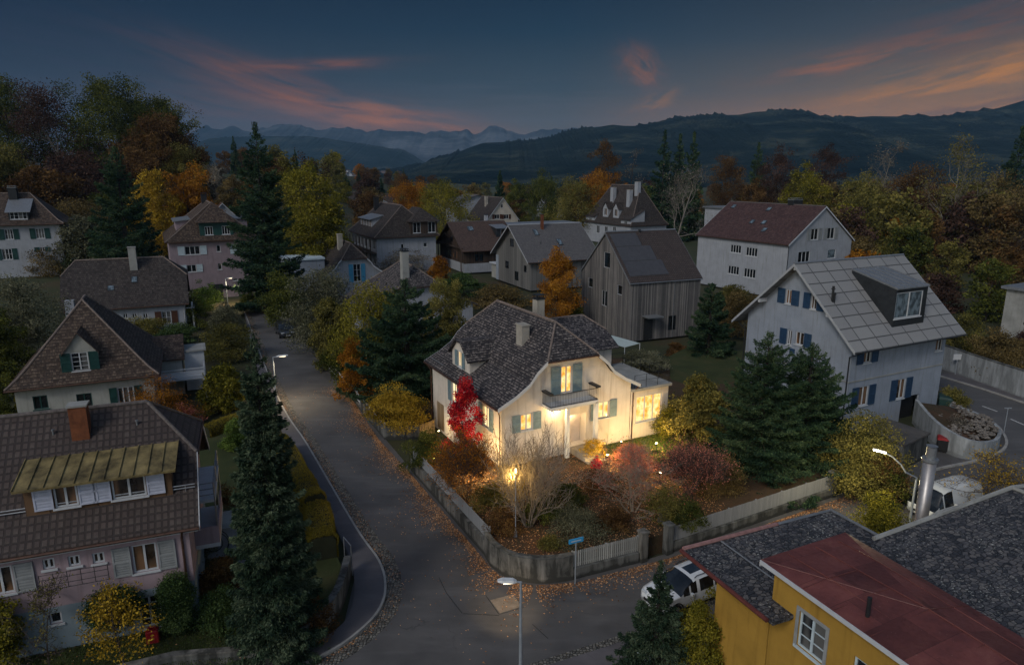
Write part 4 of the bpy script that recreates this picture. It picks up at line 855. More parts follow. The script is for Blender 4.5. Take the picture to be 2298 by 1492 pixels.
# yellow walls (lower left block and the raised block under the red roof)
RZ = 6.95; r0 = JL(1714, 1257, RZ); rw = 5.35; ys = r0[1]
mb = MB(); mb.box(.95, 8.4, ys - .30, -1.05, 0, 5.33); mb.build("wall", OCHRE, JR)
wx = r0[0] + .24
def TJ(q, z, d): return (wx - d, q, z)
def JP(px, py, x0):   # picture point -> (along, z) on the plane x = x0
    d = ray(px, py); c = np.array([JO[0], JO[1], 0]); t = (x0 - (EYE - c) @ jv) / (d @ jv); p = EYE + t * d - c; return float(p @ ju), float(p[2])
Z5 = zc(1400, 1050, .3908)
wc = JP(*Z5(1075, 970, 0, 0)[:2], wx); wl = JP(*Z5(990, 970, 0, 0)[:2], wx); wr_ = JP(*Z5(1172, 970, 0, 0)[:2], wx); wt = JP(*Z5(1075, 880, 0, 0)[:2], wx); wb = JP(*Z5(1075, 1070, 0, 0)[:2], wx)
ww, wh = abs(wl[0] - wr_[0]) * .9, abs(wt[1] - wb[1]) * 1.15
w2 = JP(*Z5(1400, 1130, 0, 0)[:2], wx)
mb = MB(); facade(mb, TJ, [(-16, .0), (ys - .35, .0), (ys - .35, RZ - .1), (-16, RZ - .1)], [(wc[0] - ww / 2, wc[0] + ww / 2, wc[1] - wh / 2, wc[1] + wh / 2), (w2[0] - .5, w2[0] + .5, w2[1] - 1.4, w2[1])])
mb.box(wx + .4, rw - .1, -16, ys - .36, 5.0, RZ - .62); mb.build("raised_wall", OCHRE, JR)
o = win_parts(JR, TJ, wc[0], wc[1], ww, wh, cols=2, rows=3, pane=GLASS, frame=SH_PALE); win_parts(JR, TJ, w2[0], w2[1] - .7, 1.0, 1.4, cols=2, rows=3, frame=SH_PALE)
mb = MB(); fr = .13
for q0, q1, z0_, z1_ in ((wc[0] - ww / 2 - fr, wc[0] - ww / 2, wc[1] - wh / 2 - fr, wc[1] + wh / 2 + fr), (wc[0] + ww / 2, wc[0] + ww / 2 + fr, wc[1] - wh / 2 - fr, wc[1] + wh / 2 + fr), (wc[0] - ww / 2, wc[0] + ww / 2, wc[1] + wh / 2, wc[1] + wh / 2 + fr)): tbox(mb, TJ, q0, q1, z0_, z1_, .003, .035)
mb.build("window_surround", SH_GREY, JR)
m, N, b, o_ = newmat("red_sheet_metal"); uv = uvc(N)
n1 = N.noise(uv, .8, 5, .65); n2 = N.noise(uv, 6, 4, .7)
c = N.ramp(n1, [(.3, (.075, .023, .020)), (.55, (.125, .038, .031)), (.8, (.175, .066, .048))]); c = N.mix(N.math('MULTIPLY', N.ramp(n2, [(.55, 0), (.75, 1)]), .35), c, (.03, .012, .012))
pb = N.n('ShaderNodeTexBrick', offset=.35, i={'Vector': uv, 'Color1': c4(.55), 'Color2': c4(1.5), 'Mortar': c4(.35), 'Scale': 1.0, 'Mortar Size': .012, 'Brick Width': 2.3, 'Row Height': 1.35}).outputs[0]
c = N.mix(1.0, c, N.mix(.6, (1, 1, 1), pb), 'MULTIPLY'); sp3 = N.ramp(N.noise(uv, 14, 2, .5), [(.70, 0), (.74, 1)]); c = N.mix(N.math('MULTIPLY', sp3, .5), c, (.30, .20, .15))
N.link(c, b.inputs['Base Color']); N.link(N.ramp(n2, [(.3, .35), (.7, .65)]), b.inputs['Roughness']); bump(N, b, n1, .3, .03); REDMETAL = m
pr = [(r0[0] - .05, ys + .1, RZ), (rw + .02, ys + .45, RZ - .12), (rw + .02, -16, RZ - .35), (r0[0] - .05, -16, RZ)]
mid_ = (3.3, ys - 4.6, RZ + .22)
mb = MB(); mb.slab([[pr[0], pr[1], mid_], [pr[1], pr[2], (3.3, -16, RZ + .1), mid_], [mid_, (3.3, -16, RZ + .1), pr[3], pr[0]]], .14); red = mb.build("metal_roof", REDMETAL, JR)
mb = MB()
def rz(x, y): # red surface height
    for t in ([pr[0], pr[1], mid_], [pr[1], pr[2], mid_], [pr[2], (3.3, -16, RZ + .1), mid_], [mid_, (3.3, -16, RZ + .1), pr[0]], [(3.3, -16, RZ + .1), pr[3], pr[0]]):
        (x0, y0, z0_), (x1, y1, z1_), (x2, y2, z2_) = t; dd = (y1 - y2) * (x0 - x2) + (x2 - x1) * (y0 - y2)
        l0 = ((y1 - y2) * (x - x2) + (x2 - x1) * (y - y2)) / dd; l1 = ((y2 - y0) * (x - x2) + (x0 - x2) * (y - y2)) / dd; l2 = 1 - l0 - l1
        if min(l0, l1, l2) > -1e-4: return l0 * z0_ + l1 * z1_ + l2 * z2_
    return RZ
for x in (1.9, 3.3, 4.5): mb.tube([(x, y, rz(x, y) + .012) for y in np.linspace(ys, -15.5, 24)], .025, 5)
for y in (ys - 1.9, ys - 3.2, ys - 4.6, ys - 6.4, ys - 8.6): mb.tube([(x, y, rz(x, y) + .012) for x in np.linspace(r0[0], 3.3, 8)], .018, 5)
mb.tube([(x, ys - 4.6, rz(x, ys - 4.6) + .012) for x in np.linspace(3.3, rw, 6)], .016, 5)
mb.tube([pr[0], mid_], .022, 5); mb.build("roof_seams", REDMETAL, red)
mb = MB(); mb.box(r0[0] - .09, r0[0] - .052, -16, ys + .1, RZ - .17, RZ - .01); mb.box(r0[0] - .052, rw, ys + .105, ys + .14, RZ - .28, RZ - .14); mb.build("fascia", WFRAME, JR)
vx, vy, _ = JL(1947, 1380, RZ + .1); mb = MB(); mb.tube([(vx, vy, RZ - .1), (vx, vy, RZ + .75)], .07, 8); mb.build("vent_pipe", DARKMETAL, red)
mb = MB(); mb.tube([(1.1, -1.0, 5.2), (1.1, -1.0, 0)], .06, 6); mb.build("downpipe", COPPER, JR)


# ------------------------------------------------------------------ ground, roads
def sstep(v, a, b): t = np.clip((v - a) / (b - a), 0, 1); return t * t * (3 - 2 * t)
def hground(x, y):
    x = np.asarray(x, float); y = np.asarray(y, float)
    h = -.07 + 17 * sstep(y, 135, 250) * sstep(-x, 45, 130) * (1 - sstep(y, 500, 1500)) + 2.6 * sstep(-x, 55, 85) * sstep(y, 95, 125)
    h = h + .4 * np.sin(x * .09) * np.sin(y * .07) * sstep(y, 70, 140)
    return h - 6 * sstep(y, 300, 900) + 0 * x
def gmat():
    m, N, b, o = newmat("ground_grass"); co = obc(N)
    n1 = N.noise(co, .12, 6, .6); n2 = N.noise(co, 2.5, 4, .7); n3 = N.noise(co, .004, 4, .5)
    c = N.ramp(n1, [(.35, (.022, .030, .010)), (.5, (.040, .044, .016)), (.66, (.060, .042, .020))])
    c = N.mix(N.math('MULTIPLY', n2, .5), c, (.018, .016, .009)); c = N.mix(N.ramp(n3, [(.45, 0), (.6, .6)]), c, (.055, .075, .035))
    N.link(c, b.inputs['Base Color']); b.inputs['Roughness'].default_value = .95; bump(N, b, n2, .5, .08); return m
GROUND = gmat()
sx = np.concatenate([-np.geomspace(160, 30000, 34)[::-1], np.linspace(-155, 155, 63), np.geomspace(160, 30000, 34)])
sy = np.concatenate([[-3000, -600, -150, -60], np.linspace(-20, 300, 65), np.geomspace(310, 40000, 40)])
XX, YY = np.meshgrid(sx, sy); ZZ = hground(XX, YY); nx, ny = len(sx), len(sy)
me = bpy.data.meshes.new("ground"); me.from_pydata([tuple(p) for p in np.stack([XX, YY, ZZ], -1).reshape(-1, 3)], [], [(j * nx + i, j * nx + i + 1, (j + 1) * nx + i + 1, (j + 1) * nx + i) for j in range(ny - 1) for i in range(nx - 1)])
me.polygons.foreach_set("use_smooth", [True] * len(me.polygons)); o = link("ground", me, None, None); me.materials.append(GROUND); o["kind"] = "structure"
def asphalt(name, base, lf=.5):
    m, N, b, o = newmat(name); co = obc(N)
    n1 = N.noise(co, .35, 6, .62); n2 = N.noise(co, 30, 3, .7); n3 = N.noise(N.mapping(co, (.5, 2.2, 1), (0, 0, rad(62))), .5, 5, .6)
    vo = N.n('ShaderNodeTexVoronoi', feature='DISTANCE_TO_EDGE', i={'Vector': N.n('ShaderNodeVectorMath', operation='ADD', i={0: co, 1: N.n('ShaderNodeVectorMath', operation='SCALE', i={0: N.n('ShaderNodeTexNoise', i={'Vector': co, 'Scale': .6, 'Detail': 4.0}).outputs[1], 'Scale': 2.2}).outputs[0]}).outputs[0], 'Scale': .16}).outputs[0]
    c = N.ramp(n1, [(.3, tuple(x * .68 for x in base)), (.5, base), (.7, tuple(x * 1.25 for x in base))])
    c = N.mix(N.ramp(n3, [(.5, 0), (.72, .55)]), c, tuple(x * 1.7 for x in base)); c = N.mix(N.math('MULTIPLY', n2, .4), c, tuple(x * .5 for x in base))
    c = N.mix(N.math('MULTIPLY', N.ramp(vo, [(.0, 1), (.008, 0)]), N.ramp(n1, [(.5, 0), (.66, .6)])), c, (.006, .006, .006))
    N.link(c, b.inputs['Base Color']); N.link(N.ramp(n1, [(.3, .62), (.7, .85)]), b.inputs['Roughness']); b.inputs['Specular IOR Level'].default_value = .35
    bump(N, b, n2, .4, .01); return m
ASPH = asphalt("asphalt", (.086, .082, .080)); PAVE = asphalt("pavement_asphalt", (.098, .090, .094))
def cobm():
    m, N, b, o = newmat("cobbles"); co = obc(N); v = N.n('ShaderNodeTexVoronoi', i={'Vector': co, 'Scale': 6.5, 'Randomness': .55}); e = N.n('ShaderNodeTexVoronoi', feature='DISTANCE_TO_EDGE', i={'Vector': co, 'Scale': 6.5, 'Randomness': .55}).outputs[0]
    c = N.ramp(N.n('ShaderNodeSeparateColor', i={0: v.outputs[1]}).outputs[0], [(.0, (.075, .070, .062)), (1, (.20, .19, .165))]); c = N.mix(N.ramp(e, [(.02, 1), (.1, 0)]), c, (.012, .011, .009))
    N.link(c, b.inputs['Base Color']); bump(N, b, N.ramp(e, [(0, 0), (.18, 1)]), 1, .05); return m
COBB = cobm(); KERB = concrete("kerb_stone", (.34, .33, .31), .25); CONC = concrete("stained_concrete", (.19, .18, .16), .97); CONCD = concrete("dark_wet_concrete", (.15, .15, .14), .95); CONCL = concrete("pale_concrete", (.34, .36, .37), .6)
def sheet(name, pts, z, mat):
    mb = MB(); mb.poly([(p[0], p[1], z) for p in pts]); return struct(name, mb, mat)
def pg(*px): return [tuple(G(*p)[:2]) for p in px]
left = pg((545, 690), (585, 860), (640, 985), (700, 1090), (770, 1220), (795, 1300), (772, 1400), (640, 1480)); right = pg((625, 670), (700, 790), (800, 900), (865, 985), (925, 1055), (1000, 1140), (1092, 1247), (1110, 1275), (1150, 1297), (1200, 1305), (1245, 1303), (1285, 1298), (1440, 1258), (1500, 1240), (1860, 1115), (2000, 1065))
street = [(-50, 128)] + left + [(-16, 23.0), (-40, 14), (-40, 2), (45, 10), (70, 40), (62, 75), (48, 84), (44, 74), (41.5, 62), (39, 56), (33, 50), (30, 48)] + right[::-1] + [(-38.5, 113), (-43, 126)]
sheet("road", street, 0.0, ASPH)
kerb = pg((545, 690), (618, 880), (690, 1000), (795, 1180), (850, 1260), (865, 1320), (848, 1375), (790, 1432), (720, 1475), (600, 1530))
def strip(pts, w0, w1, z0, z1):
    """strip along pts from offset w0 to w1 (left of travel is +)"""
    P = np.array([p[:2] for p in pts]); n = len(P); d = np.gradient(P, axis=0); d /= np.linalg.norm(d, axis=1)[:, None]; nr = np.stack([-d[:, 1], d[:, 0]], 1)
    A = P + nr * w0; B = P + nr * w1; mb = MB()
    for i in range(n - 1):
        q = [A[i], A[i + 1], B[i + 1], B[i]]; zz = [z1] * 4 if not hasattr(z1, '__len__') else [z1[i], z1[i + 1], z1[i + 1], z1[i]]
        mb.prism(q, z0, zz)
    return mb
def smooth(pts, k=4):
    P = np.array([p[:2] for p in pts]); out = []
    for i in range(len(P) - 1):
        p0, p1, p2, p3 = P[max(i - 1, 0)], P[i], P[i + 1], P[min(i + 2, len(P) - 1)]
        for j in range(k): t = j / k; out.append(.5 * ((2 * p1) + (p2 - p0) * t + (2 * p0 - 5 * p1 + 4 * p2 - p3) * t * t + (3 * p1 - p0 - 3 * p2 + p3) * t ** 3))
    return [tuple(p) for p in out] + [tuple(P[-1])]
ks = smooth(kerb, 5)
struct("kerb", strip(ks, -.06, .06, -.05, .13), KERB); struct("gutter_cobbles", strip(ks, .065, .85, -.05, .012), COBB)
mb = MB(); hl = smooth(left, 5); m_ = min(len(hl), len(ks))
mb.poly([(p[0], p[1], .11) for p in hl + [(-11, 24.4)]] + [(p[0] , p[1], .11) for p in ks[::-1]]); struct("pavement", mb, PAVE)
ne = smooth([(-6, 22.6), tuple(G(1180, 1492)[:2]), tuple(G(1420, 1415)[:2]), (9.5, 30.1), (14, 32.6)], 5)
struct("near_gutter_cobbles", strip(ne, -.42, -.0, -.05, .012), COBB); struct("near_pavement", strip(ne, -4.6, -.45, -.05, .06), PAVE)
struct("right_kerb", strip(smooth(pg((2070, 1062), (2120, 1050), (2190, 1035), (2245, 1015), (2258, 990), (2235, 955), (2190, 930), (2140, 905)), 5), -.1, .1, -.05, .13), KERB)
struct("far_kerb", strip(pg((2100, 842), (2200, 872), (2298, 905), (2420, 950)), -.1, .1, -.05, .13), KERB); struct("far_pavement", strip(pg((2100, 842), (2200, 872), (2298, 905), (2420, 950)), .101, 2.2, -.05, .11), PAVE)
ROADPAINT = plain("road_paint", (.5, .5, .48), .7, .3, 8)
for a, b in (((2205, 911), (2238, 923)), ((2268, 940), (2298, 953))): struct("road_marking", strip([tuple(G(*a)[:2]), tuple(G(*b)[:2])], -.06, .06, -.002, .005), ROADPAINT)
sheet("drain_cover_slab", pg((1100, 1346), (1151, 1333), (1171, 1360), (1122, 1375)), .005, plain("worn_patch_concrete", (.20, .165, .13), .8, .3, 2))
TAR = plain("tar_seam", (.008, .008, .008), .5)
for pts in (((985, 1295), (1002, 1330), (1037, 1375)), ((1090, 1335), (1120, 1378), (1175, 1362)), ((1040, 1376), (1120, 1380)), ((1195, 1400), (1230, 1432))): struct("road_seam", strip(pg(*pts), -.014, .014, -.002, .005), TAR)
# garden plots
def plotmat(name, a, b_, c_, leafy=.5):
    m, N, b, o = newmat(name); co = obc(N); n1 = N.noise(co, .5, 5, .6); n2 = N.noise(co, 9, 4, .7); v = N.n('ShaderNodeTexVoronoi', i={'Vector': co, 'Scale': 9.0})
    c = N.ramp(n1, [(.36, a), (.5, b_), (.66, c_)]); c = N.mix(N.math('MULTIPLY', N.ramp(n2, [(.4, 0), (.65, 1)]), leafy), c, (.085, .035, .016))
    c = N.mix(N.ramp(v.outputs[0], [(.0, .5), (.35, 0)]), c, (.02, .016, .008)); N.link(c, b.inputs['Base Color']); b.inputs['Roughness'].default_value = .95; bump(N, b, n2, .8, .08); return m
SOIL = plotmat("leafy_soil", (.030, .030, .012), (.050, .036, .018), (.075, .040, .02)); LAWN = plotmat("lawn_grass", (.022, .034, .008), (.032, .045, .011), (.048, .05, .016), .12)
MG = [(-7.0, 45.6), (-4.1, 40.0), (-1.25, 34.6), (-.75, 33.4), (.1, 32.45), (1.2, 32.15), (2.3, 32.25), (3.2, 32.45), (7.2, 34.15), (8.8, 34.95), (21, 41.8), (27, 50), (24, 62), (12, 72), (2, 70), (-1, 58), (-3.2, 48.2)]
mb = MB(); mb.prism(MG, -.05, 1.12); struct("main_garden_ground", mb, SOIL)
ml = lambda x, y: tuple((np.array([M.cx, M.cy, 0]) + M.vv * x + M.u * y)[:2])
sheet("lit_lawn", [ml(2.2, -6.4), ml(2.2, -9.5), ml(6, -11), ml(12, -9.0), ml(14, -2), ml(14, 7), ml(9.2, 6), ml(9.2, -6.4)], 1.128, LAWN)
AG = [(-60, 6), (-24, 21.5), (-14.5, 25.65), (-10.5, 26.15), (-9.35, 27.3), (-8.75, 29.5), (-8.95, 32.3), (-10.6, 35.7), (-14.4, 43), (-18.8, 51.2), (-30, 55), (-60, 45)]
mb = MB(); mb.prism(AG, -.05, .45); struct("pink_house_lawn", mb, LAWN)
# ------------------------------------------------------------------ walls and fences
def wall_thing(name, label, pts, z1, th, mat, cope=None, z0=-.05):
    root = thing(name, label, "wall", (pts[0][0], pts[0][1], 0)); L = [(p[0] - pts[0][0], p[1] - pts[0][1]) for p in pts]
    strip(L, -th / 2, th / 2, z0, z1).build("wall_body", mat, root)
    if cope:
        zc_ = z1 if hasattr(z1, '__len__') else z1
        strip(L, -th / 2 - .04, th / 2 + .04, z1 + .002, z1 + .07).build("coping", cope, root)
    return root
def fence_thing(name, label, pts, z0, h, mat, pitch=.125, w=.095, post=2.4, rails=True, postmat=None):
    root = thing(name, label, "fence", (pts[0][0], pts[0][1], 0)); pk = MB(); pm = MB(); rm = MB()
    for a, b in zip(pts, pts[1:]):
        a = np.array(a[:2]) - np.array(pts[0][:2]); b = np.array(b[:2]) - np.array(pts[0][:2]); L = np.linalg.norm(b - a); d = (b - a) / L; nn = np.array([-d[1], d[0]])
        F = lambda s, t, z: (a[0] + d[0] * s + nn[0] * t, a[1] + d[1] * s + nn[1] * t, z)
        n = max(1, int(L / pitch)); rg = random.Random(len(name) + n)
        for i in range(n): s = L * (i + .5) / n; hh = h * (1 - .02 * rg.random()); pk.box(s - w / 2, s + w / 2, -.012, .012, z0 + .03, z0 + hh, F)
        for z in (z0 + .15 * h, z0 + .8 * h): rm.box(0, L, .0125, .05, z, z + .07, F)
        k = max(1, round(L / post))
        for i in range(k + 1): s = L * i / k; pm.box(s - .045, s + .045, .0505, .14, z0 - .02, z0 + h * .97, F)
    pk.build("pickets", mat, root); rm.build("rail", postmat or mat, root); pm.build("post", postmat or mat, root); return root
w0, w1 = (-7.2, 45.7), (-1.42, 34.45)
wall_thing("garden_wall", "long low stained concrete wall along the side street beneath grey pickets", [w0, w1], .92, .24, CONC)
fence_thing("picket_fence", "long grey picket fence on the low wall along the side street", [(-7.1, 45.75), (-1.32, 34.5)], .92, .85, FENCEGREY, w=.121)
cw = smooth([(-1.42, 34.42), (-1.0, 33.35), (-.05, 32.3), (1.2, 31.9), (2.3, 31.95), (3.18, 32.2)], 6)
wall_thing("curved_wall", "tall curved grey concrete corner wall with dark water stains", cw, 1.42, .26, CONC, CONCD)
wall_thing("garden_wall", "low dark wall under the short pale picket fence by the blue street sign", [(3.2, 32.22), (6.95, 33.8)], .62, .24, CONCD)
fence_thing("picket_fence", "short pale picket fence between the curved wall and the gate", [(3.22, 32.27), (6.95, 33.85)], .62, .95, FENCEPALE)
wall_thing("garden_wall", "long low dark wall right of the garden gate", [(8.95, 34.8), (21.0, 41.5)], .58, .24, CONCD)
fence_thing("picket_fence", "long grey picket fence right of the garden gate before the dark yews", [(8.95, 34.85), (21.0, 41.55)], .58, .95, FENCEGREY, w=.121)
def pillar(label, x, y, h, w=.42, mat=CONC, yaw=28):
    root = thing("gate_pillar", label, "pillar", (x, y, 0), rad(yaw)); mb = MB(); mb.box(-w / 2, w / 2, -w / 2, w / 2, -.05, h); mb.build("shaft", mat, root)
    mb = MB(); mb.box(-w / 2 - .05, w / 2 + .05, -w / 2 - .05, w / 2 + .05, h + .002, h + .1); mb.build("pillar_cap", mat, root)
pillar("stained concrete pillar at the right end of the short pale picket fence", 7.2, 33.9, 1.75); pillar("stained concrete pillar at the left end of the long right-hand fence", 8.78, 34.68, 1.75, mat=CONCD); pillar("taller grey gate pillar standing back from the street", 8.75, 36.1, 1.95); pillar("leaning end pillar of the right-hand fence beside the bushes", 21.2, 41.6, 1.7, mat=CONCD)
rt = smooth(pg((620, 1480), (700, 1440), (758, 1370), (783, 1290)), 6)
wall_thing("retaining_wall", "curved stained retaining wall below the big dark spruce", rt, 1.1, .28, CONC, CONCD)
wall_thing("garden_wall", "low mossy wall along the pink house lawn at the bottom edge", [(-26, 20.6), (-14.6, 25.45), (-10.5, 25.95)], .72, .26, CONCD, CONC)
mb = MB(); q = G(787, 1290); mb.tube([(q[0] + .1, q[1], 0), (q[0] + .1, q[1], 1.75), (q[0] - .5, q[1] + .9, 1.75), (q[0] - .5, q[1] + .9, 0)], .03, 6); tag(mb.build("handrail", ZINC), "grey tube handrail at the end of the curved retaining wall", "handrail")
pw = pg((812, 922), (865, 985), (942, 985))
wall_thing("planter_wall", "concrete planter wall holding a yellow leafed shrub by the drive", pw, 1.05, .22, CONCD)
mb = MB(); mb.prism([pw[0], pw[1], pw[2], (pw[2][0] + 1, pw[2][1] + 6), (pw[0][0] + 3, pw[0][1] + 3)], -.05, .9); struct("planter_soil", mb, SOIL)
fence_thing("driveway_gate", "small wooden picket gate beside the lit garage", pg((943, 984), (976, 972)), .05, 1.15, GATEWOOD)
fl = pg((626, 672), (700, 790), (765, 862), (815, 925))
wall_thing("kerb_wall", "low grey kerb wall along the right side of the street", fl, .38, .2, CONC)
fence_thing("post_fence", "white post and rail fence along the right side of the street", pg((735, 832), (790, 893), (838, 952), (862, 982)), .35, .95, WFRAME, pitch=1.2, w=.08, post=2.2)
wall_thing("road_wall", "tall streaked concrete retaining wall across the road at the right", pg((2090, 818), (2180, 852), (2298, 895), (2450, 950)), 2.6, .3, CONCL, CONCD)
# planter island on the right
pl = smooth(pg((2050, 948), (2090, 992), (2140, 1022), (2190, 1030), (2228, 1018), (2238, 995), (2220, 970), (2185, 950), (2130, 930)), 5)
root = thing("rock_planter", "rounded concrete planter filled with dark rocks at the road junction", "planter", (pl[0][0], pl[0][1], 0)); L = [(p[0] - pl[0][0], p[1] - pl[0][1]) for p in pl]
zs = list(np.interp(np.linspace(0, 1, len(L)), [0, .25, .5, .75, 1], [2.1, 1.7, 1.15, 1.0, 1.0]))
strip(L, -.13, .13, -.05, zs).build("planter_rim", CONCL, root)
mb = MB(); mb.poly([(p[0], p[1], z - .25) for p, z in zip(L, zs)]); mb.build("planter_soil", SOIL, root)
rg = np.random.default_rng(5); mb = MB(); LP = np.array(L); cen = LP.mean(0)
for k in range(260):
    i = rg.integers(len(L)); t = rg.random() ** .6 * .9; p = cen + (LP[i] - cen) * t; z = 1.3 + .2 * rg.random() - .3 * (p[0] - cen[0]) * .1; r_ = .09 + .16 * rg.random(); a = rg.random(3) * 6.28
    vs = []; 
    for u_, v_ in ((0, 0),): pass
    pts = [np.array(q) for q in ((1, 0, 0), (-1, 0, 0), (0, 1, 0), (0, -1, 0), (0, 0, .7), (0, 0, -.7))]
    ca, sa = math.cos(a[0]), math.sin(a[0])
    vs = [(p[0] + r_ * (q[0] * ca - q[1] * sa) * (1 + .3 * math.sin(a[1] + n)), p[1] + r_ * (q[0] * sa + q[1] * ca), z - .1 + r_ * (q[2] + .3)) for n, q in enumerate(pts)]
    mb.mesh(vs, [(0, 2, 4), (2, 1, 4), (1, 3, 4), (3, 0, 4), (2, 0, 5), (1, 2, 5), (3, 1, 5), (0, 3, 5)])
mb.build("rocks", plain("dark_rock", (.13, .115, .10), .9, .5, 2), root)["kind"] = "stuff"
# low flat shed behind the bushes
sc_ = [G(1985, 938, 2.0), G(2088, 972, 2.0), G(2032, 1000, 2.0), G(1935, 962, 2.0)]; c0 = np.mean(sc_, 0)
root = thing("flat_shed", "low stone shed with dark gravel roof beside the curved planter", "shed", (c0[0], c0[1], 0)); L = [(p[0] - c0[0], p[1] - c0[1]) for p in sc_]
mb = MB(); mb.prism([(x * .95, y * .95) for x, y in L], -.05, 1.9); mb.build("wall", CONCD, root); mb = MB(); mb.prism(L, 1.902, 2.05); mb.build("roof", plotmat("gravel_roof", (.05, .05, .05), (.08, .075, .07), (.11, .10, .09), .1), root)
# ------------------------------------------------------------------ street furniture
POLE = plain("galvanised_pole", (.30, .33, .36), .45, .15, 3, .4); LHEAD = plain("lamp_head_grey", (.55, .56, .55), .5, .1)
LAMPON = emit("lamp_lens_glow", (1.0, .82, .55), 3.5)
def lamp_light(name, loc, e, col=(1.0, .80, .52), spot=True, size=2.4, r=.15, blend=.8, rot=(0, 0, 0), parent=None):
    l = bpy.data.lights.new(name, 'SPOT' if spot else 'POINT'); l.energy = e; l.color = col; l.shadow_soft_size = r
    if spot: l.spot_size = size; l.spot_blend = blend
    o = bpy.data.objects.new(name, l); COL.objects.link(o); o.location = loc; o.rotation_euler = rot
    if parent is not None: o.parent = parent
    return o
def street_lamp(label, x, y, h, armdir, arm, e, zb=0.0, tilt=.06, headlen=.75):
    root = thing("street_lamp", label, "street lamp", (x, y, zb), math.atan2(armdir[1], armdir[0]))
    mb = MB(); mb.tube([(0, 0, 0), (0, 0, 1.2), (0, 0, h)], [.085, .075, .05], 10); mb.tube([(0, 0, 0), (0, 0, .35)], .11, 10); mb.tube([(0, 0, h - .02), (arm * .35, 0, h + tilt * .4)], .04, 8); mb.build("pole", POLE, root)
    mb = MB(); vs = []
    for s, w, t in ((arm * .3, .07, .05), (arm * .55, .15, .10), (arm + headlen * .25, .16, .09), (arm + headlen * .5, .09, .04)):
        z = h + tilt * (s / arm); vs += [(s, -w, z), (s, -w * .75, z + t), (s, w * .75, z + t), (s, w, z)]
    fs = [(4 * i + a, 4 * i + (a + 1) % 4, 4 * i + 4 + (a + 1) % 4, 4 * i + 4 + a) for i in range(3) for a in range(4)] + [(0, 1, 2, 3), (12, 13, 14, 15)]
    mb.mesh(vs, fs); mb.build("lamp_head", LHEAD, root)
    mb = MB(); s0, s1 = arm * .6, arm + headlen * .2; mb.box(s0, s1, -.10, .10, h + tilt - .06, h + tilt - .012); mb.build("lamp_lens", LAMPON, root)
    lamp_light("lamp_light", ((s0 + s1) / 2, 0, h + tilt - .12), e, parent=root, size=2.7); return root
ad = np.array([.85, .45])
g1 = G(621, 905); street_lamp("pale straight street lamp standing between the dark spruce and the side street", g1[0], g1[1], 4.45, (.95, .25), .95, 1000)
g2 = G(512, 690); street_lamp("glowing street lamp before the mauve house at the end of the street", g2[0], g2[1], 4.6, (.9, .3), .8, 2600)
g3 = G(1168, 1556); lampn = street_lamp("nearest street lamp with square pale head at the bottom of the junction", g3[0], g3[1], zfor(g3[0], g3[1], 1305), (-.98, -.1), .55, 800)
for ch in lampn.children:
    if ch.type == 'LIGHT':          # the head throws its light forward onto the junction
        ang = lampn.rotation_euler[2]; t = G(1140, 1352); wp = np.array([g3[0] - .5, g3[1], zfor(g3[0], g3[1], 1305)]); d = t - wp; ca, sa = math.cos(-ang), math.sin(-ang)
        ch.rotation_euler = (-Vector((d[0] * ca - d[1] * sa, d[0] * sa + d[1] * ca, d[2]))).to_track_quat('Z', 'Y').to_euler(); ch.data.spot_size = .62; ch.data.spot_blend = 1.0; ch.data.energy = 1900; ch.data.color = (1, .74, .42)
g4 = G(2038, 1195); h4 = zfor(g4[0], g4[1], 1050); root = thing("street_lamp", "curved street lamp with long glowing head before the yellow-green bushes", "street lamp", (g4[0], g4[1], 0))
tip = [G(1962, 1009, 0)]; pp = []
for px_, py_ in ((2033, 1060), (2022, 1042), (2005, 1026), (1988, 1016), (1960, 1008)):
    q = atY(px_, py_, g4[1]); pp.append((q[0] - g4[0], 0, q[2]))
mb = MB(); mb.tube([(0, 0, 0), (0, 0, 1.0), (.02, 0, h4 - .6)] + pp[:4], [.08, .075, .055, .05, .045, .04, .035], 8); mb.build("pole", POLE, root)
mb = MB(); mb.tube([pp[3], pp[4]], [.07, .05], 8); mb.build("lamp_head", emit("lamp_head_glow", (1.0, .92, .75), 2.6), root)
lamp_light("lamp_light", (pp[4][0] + .1, -.05, pp[4][2] - .15), 800, col=(1, .85, .5), parent=root, spot=False, r=.1)
# street name sign
root = thing("street_sign", "small bright blue street name plate on a thin grey post", "sign", (3.3, 31.75, 0), rad(24)); mb = MB(); mb.tube([(0, 0, 0), (0, 0, 2.5)], .035, 8); mb.build("post", POLE, root)
mb = MB(); mb.box(-.42, .42, -.03, .03, 2.38, 2.62); mb.build("sign_plate", emit("x", (0, 0, 0), 0) if False else plain("sign_blue", (.03, .26, .50), .4, .1), root)
mb = MB(); mb.box(-.30, .28, -.034, -.0305, 2.47, 2.53); mb.build("sign_lettering", WFRAME, root)
# steel flue standing beside the yellow house
fx = G(2066, 1172, 4.5); ztop = zfor(fx[0], fx[1], 1000); root = thing("steel_flue", "tall round steel flue pipe rising beside the slate roof", "flue pipe", (fx[0], fx[1], 0))
STEEL = plain("brushed_steel", (.30, .285, .28), .38, .2, 1.5, .6)
lean = .0; mb = MB(); mb.tube([(0, 0, 0), (0, 0, ztop - .75)], .29, 20); mb.build("flue_body", STEEL, root, smooth=True)
mb = MB(); mb.tube([(0, 0, ztop - .75), (0, 0, ztop - .62)], .36, 20); mb.tube([(0, 0, ztop - .618), (0, 0, ztop - .05), (0, 0, ztop)], [.22, .22, .25], 18); mb.build("flue_cap", ZINC, root)
